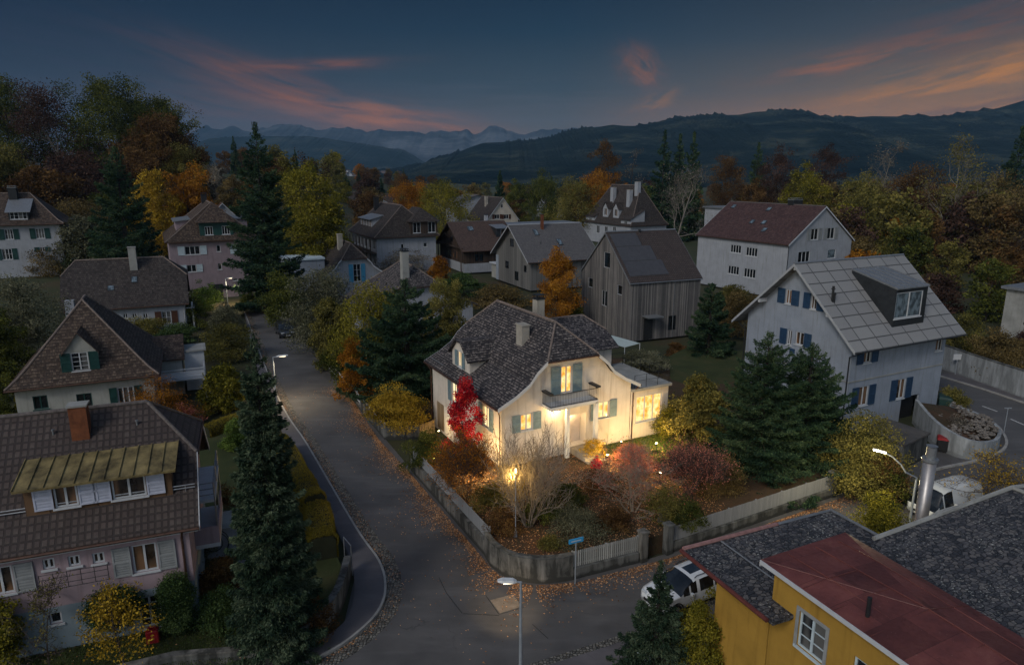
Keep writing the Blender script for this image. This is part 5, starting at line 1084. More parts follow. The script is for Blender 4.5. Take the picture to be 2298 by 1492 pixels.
# thin sign posts at the far junction
q = G(2252, 975); root = thing("road_post", "thin bare sign post at the kerb of the right-hand junction", "post", (q[0], q[1], 0)); mb = MB(); mb.tube([(0, 0, 0), (0, 0, 2.3)], .03, 6); mb.box(-.3, .3, -.015, .015, 2.25, 2.33); mb.build("post", POLE, root)
q = G(2143, 842); root = thing("notice_board", "white notice board on a post before the streaked road wall", "sign", (q[0], q[1], 0)); mb = MB(); mb.tube([(0, 0, 0), (0, 0, 1.7)], .04, 6); mb.build("post", POLE, root); mb = MB(); mb.box(-.45, .45, -.03, .03, 1.7, 2.3); mb.build("board", WFRAME, root)
# bins
def bin_(label, px_, py_, w, d, h, mat, yaw, lidmat):
    q = G(px_, py_); root = thing("waste_container", label, "waste bin", (q[0], q[1], 0), rad(yaw)); mb = MB(); mb.prism([(-w / 2, -d / 2), (w / 2, -d / 2), (w / 2, d / 2), (-w / 2, d / 2)], .12, h); o = mb.build("bin_body", mat, root, bevel=.03)
    mb = MB(); mb.mesh([(-w / 2 - .04, -d / 2 - .05, h + .003), (w / 2 + .04, -d / 2 - .05, h + .003), (w / 2 + .04, d / 2 + .05, h + .003), (-w / 2 - .04, d / 2 + .05, h + .003), (-w / 2, -d / 3, h + .16), (w / 2, -d / 3, h + .16), (w / 2, d / 2, h + .2), (-w / 2, d / 2, h + .2)], [(0, 1, 2, 3), (4, 5, 6, 7), (0, 1, 5, 4), (1, 2, 6, 5), (2, 3, 7, 6), (3, 0, 4, 7)]); mb.build("bin_lid", lidmat, root)
    for sx_ in (-1, 1):
        for sy_ in (-1, 1): mb = MB(); mb.tube([(sx_ * (w / 2 - .1), sy_ * (d / 2 - .1) - .03, .07), (sx_ * (w / 2 - .1), sy_ * (d / 2 - .1) + .03, .07)], .07, 8); mb.build("wheel", DARKMETAL, root)
    return root
GREENP = plain("dark_green_plastic", (.018, .045, .04), .45, .2); REDP = plain("red_plastic", (.22, .012, .015), .4, .15)
bin_("dark green wheeled waste container at the corner of the bluish white house", 2118, 918, 1.35, 1.0, 1.1, GREENP, 62, GREENP)
bin_("dark waste bin with red front behind the steel flue", 2112, 1012, .75, .7, 1.0, plain("black_plastic", (.015, .015, .016), .5), 62, REDP)
# red container by the pink house
q = G(345, 1438, .45); root = thing("red_container", "small red plastic container on the pink house lawn", "container", (q[0], q[1], .45), rad(20)); mb = MB(); mb.prism([(-.26, -.2), (.26, -.2), (.26, .2), (-.26, .2)], 0, .62); mb.build("container_body", REDP, root, bevel=.04); mb = MB(); mb.tube([(-.14, 0, .62), (-.14, 0, .74), (.14, 0, .74), (.14, 0, .62)], .025, 6); mb.build("handle", REDP, root)
# stepping stones
STN = plain("step_stone", (.16, .15, .14), .85, .3)
first = None
for i in range(9):
    q = G(548 - 3 * math.sin(i), 1262 + i * 14, .47); t = MB(); a = .42 + .05 * math.sin(i * 3); t.prism([(-a, -.2), (a * .7, -.24), (a, .1), (a * .3, .22), (-a * .8, .18)], 0, .06)
    o = t.build("stepping_stone", STN); o.location = (q[0], q[1], .452); tag(o, "flat grey stepping stone in the path beside the pink house", "stone", "stepping stones of the garden path")
# garden utility box, awning, chair
q = G(505, 1235, .45); root = thing("garden_shed", "small white garden shed behind the dark iron arch", "shed", (q[0], q[1], .45), rad(21)); mb = MB(); mb.box(-.9, .9, -.6, .6, 0, 1.7); mb.build("wall", WHITE, root); mb = MB(); mb.slab([[(-1.05, -.75, 1.72), (1.05, -.75, 1.72), (1.05, .75, 2.0), (-1.05, .75, 2.0)]], .06); mb.build("roof", GREYRENDER, root)
root = thing("iron_arch", "dark round iron garden arch in front of the white shed", "garden arch", (q[0] - .1, q[1] - 1.0, .45), rad(21)); mb = MB()
for y in (-.15, .15): mb.tube([(.75 * math.cos(t), y, 1.0 + .75 * math.sin(t)) for t in np.linspace(-.6, math.pi + .6, 16)], .025, 5)
mb.tube([(.45 * math.cos(t), 0, 1.0 + .45 * math.sin(t)) for t in np.linspace(0, 6.28, 16)], .02, 5); mb.build("arch_frame", DARKMETAL, root)
a = [G(1372, 752, 3.6), G(1436, 770, 3.5), G(1402, 779, 3.3), G(1372, 770, 3.4)]; c0 = a[0]
root = thing("awning", "pale green awning sail behind the lit house", "awning", (c0[0], c0[1], 0)); mb = MB(); mb.slab([[tuple(p - np.array([c0[0], c0[1], 0])) for p in a]], .03); mb.build("canvas", plain("pale_green_canvas", (.36, .42, .40), .8, .08), root); mb = MB()
for p in a[1:3]: mb.tube([(p[0] - c0[0], p[1] - c0[1], 0), (p[0] - c0[0], p[1] - c0[1], p[2])], .04, 6)
mb.build("post", WFRAME, root)
q = G(1446, 1500); root = thing("garden_chair", "pale folding chair with dark frame at the bottom edge beside the conifer", "chair", (q[0], q[1], .06), rad(160)); mb = MB(); mb.slab([[(-.28, -.28, .45), (.28, -.28, .45), (.28, .25, .42), (-.28, .25, .42)]], .04); mb.build("seat", SH_PALE, root); mb = MB(); mb.slab([[(-.28, .27, .50), (.28, .27, .50), (.28, .45, 1.05), (-.28, .45, 1.05)]], .04); mb.build("backrest", SH_PALE, root); mb = MB()
for x in (-.29, .29): mb.tube([(x, -.3, 0), (x, .3, .62)], .018, 6); mb.tube([(x, .35, 0), (x, -.25, .62), (x, -.2, .64), (x, .3, .66)], .018, 6)
mb.build("frame", DARKMETAL, root)
# garden lamp post and wall lamp
q = G(1157, 1203, 1.12); zt = zfor(q[0], q[1], 1062); root = thing("garden_lamp", "slim grey garden lamp post glowing among bare branches", "garden lamp", (q[0], q[1], 1.1)); mb = MB(); mb.tube([(0, 0, .3), (0, 0, zt - 1.1)], .028, 8); mb.box(-.09, .09, -.09, .09, 0, .32); mb.build("post", POLE, root)
mb = MB(); mb.tube([(0, 0, zt - 1.1), (0, 0, zt - 1.02), (0, 0, zt - .86), (0, 0, zt - .8)], [.03, .06, .06, .03], 10); mb.build("lamp_globe", emit("garden_globe", (1, .72, .26), 4), root)
lamp_light("garden_light", (-.12, .35, zt - 1.45), 240, col=(1, .66, .20), spot=False, r=.12, parent=root)
wl_ = M.px('n', 1244, 921); mb = MB(); TM = M.T('n'); a_, z_ = wl_; tbox(mb, TM, a_ - .06, a_ + .06, z_ + .1, z_ + .3, .003, .12); lo_ = mb.build("wall_lamp", DARKMETAL, M.root); mb = MB(); mb.tube([TM(a_, z_ - .12, .2), TM(a_, z_ - .04, .2), TM(a_, z_ + .08, .2), TM(a_, z_ + .14, .2)], [.05, .10, .10, .05], 10); mb.build("lamp_globe", emit("porch_globe", (1, .80, .42), 16), lo_)
lamp_light("porch_light", TM(a_, z_, .42), 110, col=(1, .66, .28), spot=False, r=.08, parent=M.root)
lamp_light("recess_light", TM(DW, DZ + 2.2, -.35), 45, col=(1, .72, .38), spot=False, r=.08, parent=M.root)
def ground_spot(label, px_, py_, e, up, z=1.14, col=(1, .66, .25)):
    q = G(px_, py_, z); root = thing("garden_or_fill_light", label, "spotlight", (q[0], q[1], z)); mb = MB(); mb.tube([(0, 0, 0), (0, 0, .5), (0, 0, .56), (0, 0, .68)], [.02, .02, .08, .09], 10); mb.build("lamp_body", DARKMETAL, root)
    mb = MB(); mb.tube([(0, 0, .682), (0, 0, .70)], .08, 10); mb.build("lamp_lens", MATS.get("spot_lens") or emit("spot_lens", (1, .72, .32), 2.0), root); lamp_light("spot_light", (0, 0, .85), e, col=col, spot=False, r=.06, parent=root)
ground_spot("small glowing ground light at the front wall right of the entrance", 1394, 1010, 48, 0)
ground_spot("ground spotlight glowing below the red maple by the house corner", 1076, 1066, 700, 0)
ground_spot("small ground light among orange shrubs beside the entrance steps", 1362, 1042, 300, 0)
ground_spot("small ground light by the garage lighting the left wall", 985, 985, 45, 0, z=.05)
ground_spot("small ground light on the lawn below the annex", 1472, 1014, 420, 0)
ground_spot("ground spotlight between the pink-twigged tree and the maroon shrub", 1480, 1082, 160, 0)
def wall_fill(label, lx, ly, tx, ty, tz, e, z=1.14):  # added fill lights that brighten the lit house's walls, not fittings of the garden
    p = ml(lx, ly); root = thing("garden_or_fill_light", label, "spotlight", (p[0], p[1], z)); mb = MB(); mb.tube([(0, 0, 0), (0, 0, .12), (0, 0, .3)], [.03, .10, .12], 10); mb.build("lamp_body", DARKMETAL, root)
    t = ml(tx, ty); d = Vector((t[0] - p[0], t[1] - p[1], tz - z - .35)); rot = (-d).to_track_quat('Z', 'Y').to_euler(); lamp_light("spot_light", (0, 0, .38), e, col=(1, .82, .58), size=2.3, blend=1.0, r=.1, rot=rot, parent=root)
wall_fill("added fill light among shrubs aimed at the left half of the front wall", -2.6, -11.2, -1.5, -6.3, 5.0, 430)
wall_fill("added fill light among shrubs aimed at the right half of the front wall", 4.4, -11.4, 3.5, -6.3, 4.4, 430)
wall_fill("added fill light on the driveway aimed at the street-side wall of the lit house", -9.2, -3.2, -5.4, -1.0, 4.2, 420, .9)
sheet("back_lawn", [tuple(G(*q, 1.13)[:2]) for q in ((1500, 800), (1560, 770), (1680, 790), (1690, 850), (1560, 870), (1505, 850))], 1.13, LAWN)
# ------------------------------------------------------------------ cars
def car(label, x, y, yaw, paint, name="parked_car", L=4.6, W=1.86, Hh=1.66, van=False, panoroof=False, z0=.0):
    root = thing(name, label, "car", (x, y, z0), rad(yaw))
    if van: K = [(-.5, .75, .55, .80), (-.48, 1.0, 1.80, .93), (-.30, 1.02, 1.95, .95), (.20, 1.0, 1.95, .95), (.30, 1.0, 1.85, .94), (.41, .98, 1.1, .92), (.485, .82, .86, .85), (.5, .6, .62, .75)]
    else: K = [(-.5, .72, .74, .78), (-.485, .95, 1.10, .88), (-.44, 1.0, 1.52, .93), (-.34, 1.02, 1.64, .95), (-.12, 1.0, 1.68, .96), (.05, .98, 1.62, .95), (.15, .97, 1.40, .94), (.245, .98, 1.05, .93), (.34, .95, 1.0, .92), (.44, .86, .90, .88), (.49, .70, .74, .80), (.5, .55, .58, .72)]
    K = np.array(K); t = np.linspace(-.5, .5, 49); belt, top, wid = [np.interp(t, K[:, 0], K[:, i]) for i in (1, 2, 3)]
    top = top * Hh / 1.68 if not van else top; kk = Hh / 1.68 if not van else 1; belt = np.minimum(belt * kk, top - .02)
    ring = []; 
    for i in range(49):
        X = t[i] * L; wb = wid[i] * W / 2 / .96; zb = .24 + .10 * max(0, abs(t[i]) - .40) / .1; b_ = belt[i]; tp = top[i]; tall = max(0, tp - b_); wt = wb - .30 * tall
        h = [(0, zb), (wb * .86, zb), (wb * .97, zb + .12), (wb, .55 * zb + .45 * b_), (wb * .985, b_), (wt + .015, tp - .10 * min(1, tall / .3)), (wt * .86, tp - .01), (wt * .45, tp + .02), (0, tp + .03)]
        ring.append([(X, yy, zz) for yy, zz in h] + [(X, -yy, zz) for yy, zz in h[-2:0:-1]])
    n = len(ring[0]); vs = [p for r in ring for p in r]; body, glass = [], []
    xs_ = t
    for i in range(48):
        tm = (t[i] + t[i + 1]) / 2
        for k in range(n):
            f = (i * n + k, i * n + (k + 1) % n, (i + 1) * n + (k + 1) % n, (i + 1) * n + k)
            kk_ = k if k < 8 else 15 - k; tall = top[i] - belt[i]; slope = (top[i + 1] - top[i]) / ((t[i + 1] - t[i]) * L)
            g = False
            if kk_ == 4 and tall > .22 and not (van and tm < .12): g = not any(abs(tm - p) < .014 for p in ((-.22, .0, .12) if not van else (.30,))) and tm > -.42
            if kk_ in (5, 6, 7) and slope < -.35 and tall > .05: g = True
            if kk_ in (6, 7) and slope > 1.0 and tall > .12 and not van: g = True
            if panoroof and kk_ == 7 and -.26 < tm < .02: g = True
            (glass if g else body).append(f)
    body += [tuple(range(n))[::-1], tuple(range(48 * n, 49 * n))]
    for nm, fs, mt in (("body", body, paint), ("window", glass, CARGLASS)):
        used = sorted(set(v for f in fs for v in f)); mp = {v: i for i, v in enumerate(used)}; mb = MB(); mb.mesh([vs[v] for v in used], [tuple(mp[v] for v in f) for f in fs]); mb.build(nm, mt, root, smooth=True)
    for sx_ in (-.31, .30):
        for sy_ in (-1, 1):
            wx_ = sx_ * L; wy = sy_ * (W / 2 - .12); mb = MB(); mb.tube([(wx_, wy - .115, .335), (wx_, wy - .09, .335), (wx_, wy + .09, .335), (wx_, wy + .115, .335)], [.29, .335, .335, .29], 20); w = mb.build("wheel", TYRE, root)
            mb = MB(); yo = wy + sy_ * .118; mb.tube([(wx_, yo - .01, .335), (wx_, yo + .01, .335)], [.21, .20], 14); mb.build("rim", RIM, w)
            mb = MB(); mb.tube([(wx_ + .40 * math.cos(q), sy_ * W / 2 * .985, .335 + .40 * math.sin(q)) for q in np.linspace(0, math.pi, 12)], .035, 5); mb.build("wheel_arch", TYRE, root)
    for sy_ in (-1, 1):
        mb = MB(); mb.box(.452 * L, .482 * L, sy_ * .62 * W / 2 - .2, sy_ * .62 * W / 2 + .2, .70 * kk, .84 * kk); mb.build("headlight", HEADL, root, bevel=.03)
        mb = MB(); mb.box(-.497 * L, -.475 * L, sy_ * .74 * W / 2 - .13, sy_ * .74 * W / 2 + .13, .84, 1.04); mb.build("tail_light", REDP, root, bevel=.02)
        mb = MB(); mb.box(.10 * L, .13 * L, sy_ * (W / 2 + .09) - .09, sy_ * (W / 2 + .09) + .09, .98 * kk, 1.12 * kk); mb.build("mirror", paint, root, bevel=.03)
        if not van: mb = MB(); mb.tube([(-.33 * L, sy_ * W * .36, top.max() - .01), (-.30 * L, sy_ * W * .36, top.max() + .06), (-.0 * L, sy_ * W * .36, top.max() + .05), (.03 * L, sy_ * W * .36, top.max() - .03)], .02, 5); mb.build("roof_rail", TYRE, root)
    mb = MB(); mb.box(.488 * L, .506 * L, -.45, .45, .50, .62); mb.build("grille", TYRE, root); mb = MB(); mb.box(.5065 * L, .51 * L, -.26, .26, .40, .51); mb.box(-.51 * L, -.5005 * L, -.26, .26, .60, .71); mb.build("number_plate", WFRAME, root)
    return root
def carpaint(name, col, rough=.3):
    m, N, b, o = newmat(name); b.inputs['Base Color'].default_value = c4(col); b.inputs['Roughness'].default_value = rough; b.inputs['Coat Weight'].default_value = .6; b.inputs['Coat Roughness'].default_value = .08; b.inputs['Specular IOR Level'].default_value = .5; return m
CARGLASS = glassy("car_glass", (.010, .012, .014), .04); TYRE = plain("tyre_rubber", (.012, .012, .012), .7); RIM = plain("alloy_rim", (.25, .25, .26), .35, .1, 3, .6); HEADL = plain("headlight_lens", (.45, .48, .5), .12, .1)
q = G(640, 752); car("dark grey car parked facing the camera at the right kerb of the side street", q[0], q[1], -62, carpaint("dark_car_paint", (.022, .024, .028)), W=2.0, L=4.6)
q = G(1540, 1312, .8); car("white car with glass roof parked half hidden behind the yellow house", q[0], q[1], 208, carpaint("white_car_paint", (.55, .57, .58)), panoroof=True)
q = G(2128, 1120, 1.0); car("white van parked behind the slate roof under thin yellow branches", q[0], q[1] + .3, 205, carpaint("white_van_paint", (.50, .52, .53)), van=True, L=4.9, W=1.95)
# ------------------------------------------------------------------ foliage
def fmesh(name, V, nper, att=None, smooth=False):
    """V: (n*nper, 3) vertices, faces of nper consecutive vertices; att one value per face"""
    V = np.asarray(V, np.float32); n = len(V) // nper; me = bpy.data.meshes.new(name)
    me.vertices.add(len(V)); me.vertices.foreach_set("co", V.ravel()); me.loops.add(len(V)); me.loops.foreach_set("vertex_index", np.arange(len(V), dtype=np.int32))
    me.polygons.add(n); me.polygons.foreach_set("loop_start", np.arange(0, len(V), nper, dtype=np.int32))
    if att is not None: a = me.attributes.new("v", 'FLOAT', 'FACE'); a.data.foreach_set("value", np.asarray(att, np.float32))
    me.update(calc_edges=True); return me
def unit(v): return v / np.maximum(np.linalg.norm(v, axis=-1, keepdims=True), 1e-9)
def cards(rng, P, size, N=None, dirs=None, aspect=.55, jit=.5):
    """leaf-like rhombs at P; size scalar/array; dirs = long axis if given"""
    n = len(P); size = np.broadcast_to(size, n) * (1 - jit * .5 + jit * rng.random(n)); r = unit(rng.normal(size=(n, 3)))
    if dirs is None: d = unit(rng.normal(size=(n, 3)))
    else: d = unit(dirs + .35 * rng.normal(size=(n, 3)))
    s = unit(np.cross(d, r)) * (size * aspect * .5)[:, None]; d = d * (size * .5)[:, None]
    V = np.empty((n, 4, 3)); V[:, 0] = P - d; V[:, 1] = P + s - d * .1; V[:, 2] = P + d; V[:, 3] = P - s - d * .1
    return V.reshape(-1, 3)
def tubes(P0, P1, R0, R1, k=4):
    P0, P1 = np.asarray(P0, float), np.asarray(P1, float); R0, R1 = np.asarray(R0, float), np.asarray(R1, float); d = unit(P1 - P0); a = np.where(np.abs(d[:, 2:3]) < .9, np.array([[0, 0, 1.]]), np.array([[1., 0, 0]])); x = unit(np.cross(d, a)); y = np.cross(d, x); n = len(P0)
    V = np.empty((n, k, 4, 3))
    for j in range(k):
        t0, t1 = 2 * math.pi * j / k, 2 * math.pi * (j + 1) / k; o0 = x * math.cos(t0) + y * math.sin(t0); o1 = x * math.cos(t1) + y * math.sin(t1)
        V[:, j, 0] = P0 + o0 * R0[:, None]; V[:, j, 1] = P0 + o1 * R0[:, None]; V[:, j, 2] = P1 + o1 * R1[:, None]; V[:, j, 3] = P1 + o0 * R1[:, None]
    return V.reshape(-1, 3)
def branches(rng, h, w, levels=4, stems=1, r0=.14, up=.55, first=.25, kids=(3, 5), leanout=.25, wob=.25):
    """recursive limbs filling an envelope h tall, w wide; returns segment arrays and tip points"""
    S = []; tips = []
    def limb(p, d, L, r, lev):
        nseg = 4 if lev < 2 else 3; q = p.copy(); pts = [q.copy()]; dd = d.copy()
        for i in range(nseg):
            dd = unit(dd + wob * rng.normal(size=3) * (.5 if lev == 0 else 1) + np.array([0, 0, .10 * up])); q = q + dd * L / nseg; pts.append(q.copy())
            S.append((pts[-2], pts[-1], r * (1 - .7 * i / nseg), r * (1 - .7 * (i + 1) / nseg)))
        if lev >= levels: tips.append(pts[-1]); tips.append(pts[-2]); return
        nk = rng.integers(kids[0], kids[1] + 1) + (2 if lev == 0 else 0)
        for j in range(nk):
            f = first + (1 - first) * (j + rng.random()) / nk if lev == 0 else .3 + .7 * (j + rng.random()) / nk; f = min(f, .999); i = int(f * nseg); b = pts[i] + (pts[i + 1] - pts[i]) * (f * nseg - i)
            az = rng.random() * 6.28; side = np.array([math.cos(az), math.sin(az), 0]); base = unit(pts[-1] - pts[0]); nd = unit(base * up + side * (1 - .45 * up) + np.array([0, 0, .2 * rng.random()]))
            ll = L * (.62 if lev else .0) * (.7 + .5 * rng.random()); 
            if lev == 0: ll = (w * .55) * (1.1 - .55 * f) * (.75 + .5 * rng.random())
            limb(b, nd, ll, max(.011, r * (1 - .7 * f) * .62), lev + 1)
        tips.append(pts[-1])
    for s in range(stems):
        az = rng.random() * 6.28; ln = leanout * (rng.random() if stems > 1 else .15); limb(np.array([.08 * stems ** .5 * math.cos(az), .08 * stems ** .5 * math.sin(az), -.1]) if stems > 1 else np.array([0, 0, -.15]), unit(np.array([math.cos(az) * ln, math.sin(az) * ln, 1.0])), h * (.72 + .2 * rng.random()) if stems > 1 else h * .86, r0, 0)
    a = S; A = np.array([s[0] for s in a]); B_ = np.array([s[1] for s in a]); tp = np.array(tips); rr = np.percentile(np.hypot(tp[:, 0], tp[:, 1]), 96); kx = min(1.6, (w * .5) / max(rr, .05)); kz = h / np.percentile(tp[:, 2], 99)
    sc = np.array([kx, kx, kz]); return A * sc, B_ * sc, np.array([s[2] for s in a]), np.array([s[3] for s in a]), tp * sc
    return np.array([s[0] for s in a]), np.array([s[1] for s in a]), np.array([s[2] for s in a]), np.array([s[3] for s in a]), np.array(tips)
BARK = plain("bark", (.055, .042, .034), .9, .4, 6); BARKP = plain("pale_bark", (.17, .15, .125), .9, .35, 8); BARKD = plain("dark_bark", (.028, .022, .018), .9, .4, 6); TWIG = plain("dry_twigs", (.20, .16, .12), .9, .3, 6)
def blobs_in(rng, h, w, base, n, rb=(.16, .30), shape='round', gappy=.0):
    c = []
    for i in range(n):
        z = base + (1 - base) * (i + rng.random()) / n
        f = (z - base) / (1 - base)
        if shape == 'round': R = math.sqrt(max(.03, 1 - (2 * f - .85) ** 2 / 1.35)) 
        elif shape == 'ovoid': R = (math.sin(math.pi * min(1, .12 + f * .9)) ** .8)
        elif shape == 'cone': R = (1 - f) ** .8 + .05
        elif shape == 'bush': R = math.sqrt(max(.05, 1 - f * f * .95))
        else: R = 1
        r_ = rb[0] + (rb[1] - rb[0]) * rng.random(); az = i * 2.399 + rng.random() * 1.2; rr = R * (.5 - r_ * .55) * (rng.random() ** .45)
        q_ = (.25 + .75 * R) if shape == 'cone' else (.75 + .25 * R); c.append((math.cos(az) * rr * w, math.sin(az) * rr * w, z * h, r_ * w * q_, r_ * min(w, h) * (.85 if shape != 'cone' else 1.5 * q_)))
    return np.array(c)
def leafcloud(rng, B, n, size, shell=.55, aspect=.55, droop=None, norm=None):
    wt = B[:, 3] ** 2; k = rng.choice(len(B), n, p=wt / wt.sum()); d = unit(rng.normal(size=(n, 3))); r = shell + (1 - shell) * rng.random(n) ** .8; r = r * (1 + .20 * rng.normal(size=n))
    P = B[k, :3] + d * r[:, None] * np.stack([B[k, 3], B[k, 3], B[k, 4]], 1); bl = rng.random(len(B)); att = np.clip(.5 * bl[k] + .5 * rng.random(n), 0, 1)
    if norm: P = P * np.array([norm[1] * .5 / np.percentile(np.hypot(P[:, 0], P[:, 1]), 97), norm[1] * .5 / np.percentile(np.hypot(P[:, 0], P[:, 1]), 97), norm[0] / np.percentile(P[:, 2], 99.6)])
    dirs = None if droop is None else d * .6 + np.array([0, 0, -droop]); V = cards(rng, P, size, dirs=dirs, aspect=aspect); return V, att
def cat(*a): return np.concatenate(a)
def place(name, label, cat_, x, y, z, crownme, crownmat, trunkme=None, trunkmat=None, scale=(1, 1, 1), rz=0, group=None, crown="crown"):
    r = thing(name, label, cat_, (x, y, z), rz, group); r.scale = scale
    if trunkme is not None: link("trunk", trunkme, r, trunkmat)
    if crownme is not None: link(crown, crownme, r, crownmat)
    return r
def broad_meshes(seed, h, w, leaves=9000, leaf=.22, base=.18, nb=46, shape='round', levels=2, r0=.18, rb=(.13, .25), loose=.12, shell=.5):
    rng = np.random.default_rng(seed); B = blobs_in(rng, h, w, base, nb, rb, shape); B[:, 0:2] *= .82 + .42 * rng.random((len(B), 1)); B[:, 2] *= .9 + .2 * rng.random(len(B)); V, a = leafcloud(rng, B, int(leaves * (1 - loose)), leaf, shell, norm=(h, w))
    P0, P1, R0, R1, tips = branches(rng, h * .9, w * .95, levels=levels, r0=r0, first=base, kids=(4, 6))
    m = int(leaves * loose)
    if m: k = rng.integers(0, len(tips), m); P = tips[k] + rng.normal(size=(m, 3)) * w * .035; V2 = cards(rng, P, leaf); V = cat(V, V2); a = cat(a, rng.random(m))
    return fmesh("crown", V, 4, a), fmesh("trunk", tubes(P0, P1, R0, R1, 5), 4)
def sparse_meshes(seed, h, w, leaves=3000, leaf=.16, levels=4, stems=1, r0=.15, first=.2, up=.6, kids=(3, 5), leanout=.3, spread=.05, k=4):
    rng = np.random.default_rng(seed); P0, P1, R0, R1, tips = branches(rng, h, w, levels=levels, stems=stems, r0=r0, first=first, up=up, kids=kids, leanout=leanout)
    tm = fmesh("trunk", tubes(P0, P1, R0, R1, k), 4); cm = None
    if leaves: kk = rng.integers(0, len(tips), leaves); P = tips[kk] + rng.normal(size=(leaves, 3)) * w * spread; ga = rng.random(len(tips)); cm = fmesh("crown", cards(rng, P, leaf), 4, .5 * ga[kk] + .5 * rng.random(leaves))
    return cm, tm
def spruce_meshes(seed, h, w, n=30000, leaf=.22, base=.04, power=.85, droop=.25, lift=.25, whorl=.55, dens=8, top=.10, ragged=.25):
    rng = np.random.default_rng(seed); nw = max(10, int(h / whorl)); P0 = []; P1 = []; Ls = []; at = []
    for i in range(nw):
        z = h * (base + (1 - base) * (i + .5) / nw); f = (z / h - base) / (1 - base); R = w / 2 * ((1 - f) ** power * (1 - top) + top * (1 - f)) * (1 + ragged * .4 * math.sin(i * 1.9 + seed))
        for b in range(dens if f < .9 else 5):
            az = rng.random() * 6.28; L = R * (1 - ragged * rng.random() ** 1.5); zz = z + whorl * (rng.random() - .5); P0.append((0, 0, zz)); dz = -droop * L * (1 - f) + lift * L * f; P1.append((math.cos(az) * L, math.sin(az) * L, zz + dz)); Ls.append(L); at.append(rng.random())
    P0, P1, Ls, at = np.array(P0), np.array(P1), np.array(Ls), np.array(at); p = Ls ** 1.6; k = rng.choice(len(Ls), n, p=p / p.sum()); t = .12 + .88 * rng.random(n) ** .6
    D = P1[k] - P0[k]; U = unit(D); S = unit(np.cross(U, np.array([0, 0, 1.]))); spread = Ls[k] * .26 * np.sin(np.pi * np.clip(t * .82 + .12, 0, 1)); off = rng.normal(size=n) * .5
    P = P0[k] + D * t[:, None] + S * (off * spread)[:, None]; P[:, 2] += -.06 * Ls[k] * np.sin(np.pi * t) + .10 * Ls[k] * (t ** 3) + rng.normal(size=n) * leaf * .35 - np.abs(off) * spread * .25
    dirs = U * .8 + S * (off * .9)[:, None] + np.array([0, 0, -.15]); V = cards(rng, P, leaf, dirs=dirs, aspect=.34); a = np.clip(.45 * at[k] + .55 * rng.random(n), 0, 1)
    tip = np.stack([rng.normal(size=200) * .05 * w * .3, rng.normal(size=200) * .05 * w * .3, h * (.93 + .09 * rng.random(200))], 1); V = cat(V, cards(rng, tip, leaf, dirs=np.tile([0, 0, 1.], (200, 1)), aspect=.3)); a = cat(a, rng.random(200))
    s = rng.permutation(len(P0))[:len(P0) // 2]; T = tubes(cat(np.array([[0, 0, -.2]]), P0[s]), cat(np.array([[0, 0, h * .97]]), P0[s] * .3 + P1[s] * .7), cat([w * .035 + .05], np.full(len(s), .03)), cat([.02], np.full(len(s), .008)), 4)
    return fmesh("crown", V, 4, a), fmesh("trunk", T, 4)
def bush_mesh(seed, h, w, d=None, leaves=6000, leaf=.12, nb=36, rb=(.10, .24), shape='bush', shell=.5, aspect=.55):
    rng = np.random.default_rng(seed); B = blobs_in(rng, h, w, .12, nb, rb, shape)
    if nb > 12: B[:, 0:2] *= (.8 + .5 * rng.random((len(B), 1))) * np.array([1 + .25 * (rng.random() - .5), 1]); B[:, 2] *= .78 + .42 * rng.random(len(B))
    V, a = leafcloud(rng, B, leaves, leaf, shell, aspect, norm=(h, w))
    if d: V[:, 1] *= d / w
    V[:, 2] = np.abs(V[:, 2]); return fmesh("foliage", V, 4, a)
# leaf colours (albedo): dark / mid / light
L_DKGREEN = leafmat("spruce_needles", (.008, .017, .011), (.020, .038, .020), (.055, .075, .035)); L_BLUE = leafmat("blue_green_needles", (.007, .014, .009), (.020, .034, .020), (.070, .088, .052))
L_FOREST = leafmat("dark_green_leaves", (.011, .017, .006), (.038, .045, .011), (.092, .094, .02)); L_OLIVE = leafmat("olive_leaves", (.024, .024, .008), (.070, .064, .018), (.155, .13, .035))
L_YELLOW = leafmat("yellow_leaves", (.085, .060, .008), (.24, .15, .016), (.42, .28, .035), gain=1.35); L_YG = leafmat("yellow_green_leaves", (.04, .042, .008), (.115, .105, .014), (.24, .20, .03), gain=1.4); L_ORANGE = leafmat("orange_leaves", (.075, .030, .006), (.22, .085, .010), (.36, .17, .022), gain=1.35)
L_RUST = leafmat("rust_leaves", (.030, .017, .008), (.078, .043, .017), (.15, .088, .032), gain=1.45); L_RED = leafmat("bright_red_leaves", (.10, .004, .010), (.30, .010, .022), (.50, .05, .04), .4, gain=1.5); L_DKRED = leafmat("dark_red_brown_leaves", (.018, .012, .010), (.044, .026, .020), (.088, .052, .038), gain=1.6)
L_SILVER = leafmat("silvery_olive_leaves", (.030, .032, .018), (.082, .082, .048), (.165, .16, .10), gain=1.5); L_GREY = leafmat("grey_brown_twig_leaves", (.030, .027, .022), (.075, .066, .052), (.15, .13, .10)); L_GREEN = leafmat("fresh_green_leaves", (.018, .030, .008), (.055, .085, .018), (.12, .155, .035))
L_PINK = leafmat("pinkish_autumn_leaves", (.075, .022, .018), (.19, .065, .045), (.34, .14, .10)); L_BOX = leafmat("clipped_box_leaves", (.010, .020, .008), (.028, .046, .015), (.06, .085, .03)); L_HEDGE = leafmat("mossy_hedge_leaves", (.045, .040, .007), (.105, .085, .012), (.19, .145, .025), gain=1.45); L_LITTER = leafmat("fallen_leaf_browns", (.05, .022, .010), (.16, .075, .032), (.36, .20, .10), .1)
L_BROWN = leafmat("brown_green_leaves", (.026, .020, .009), (.068, .050, .020), (.14, .10, .04))
DENS = 1.0
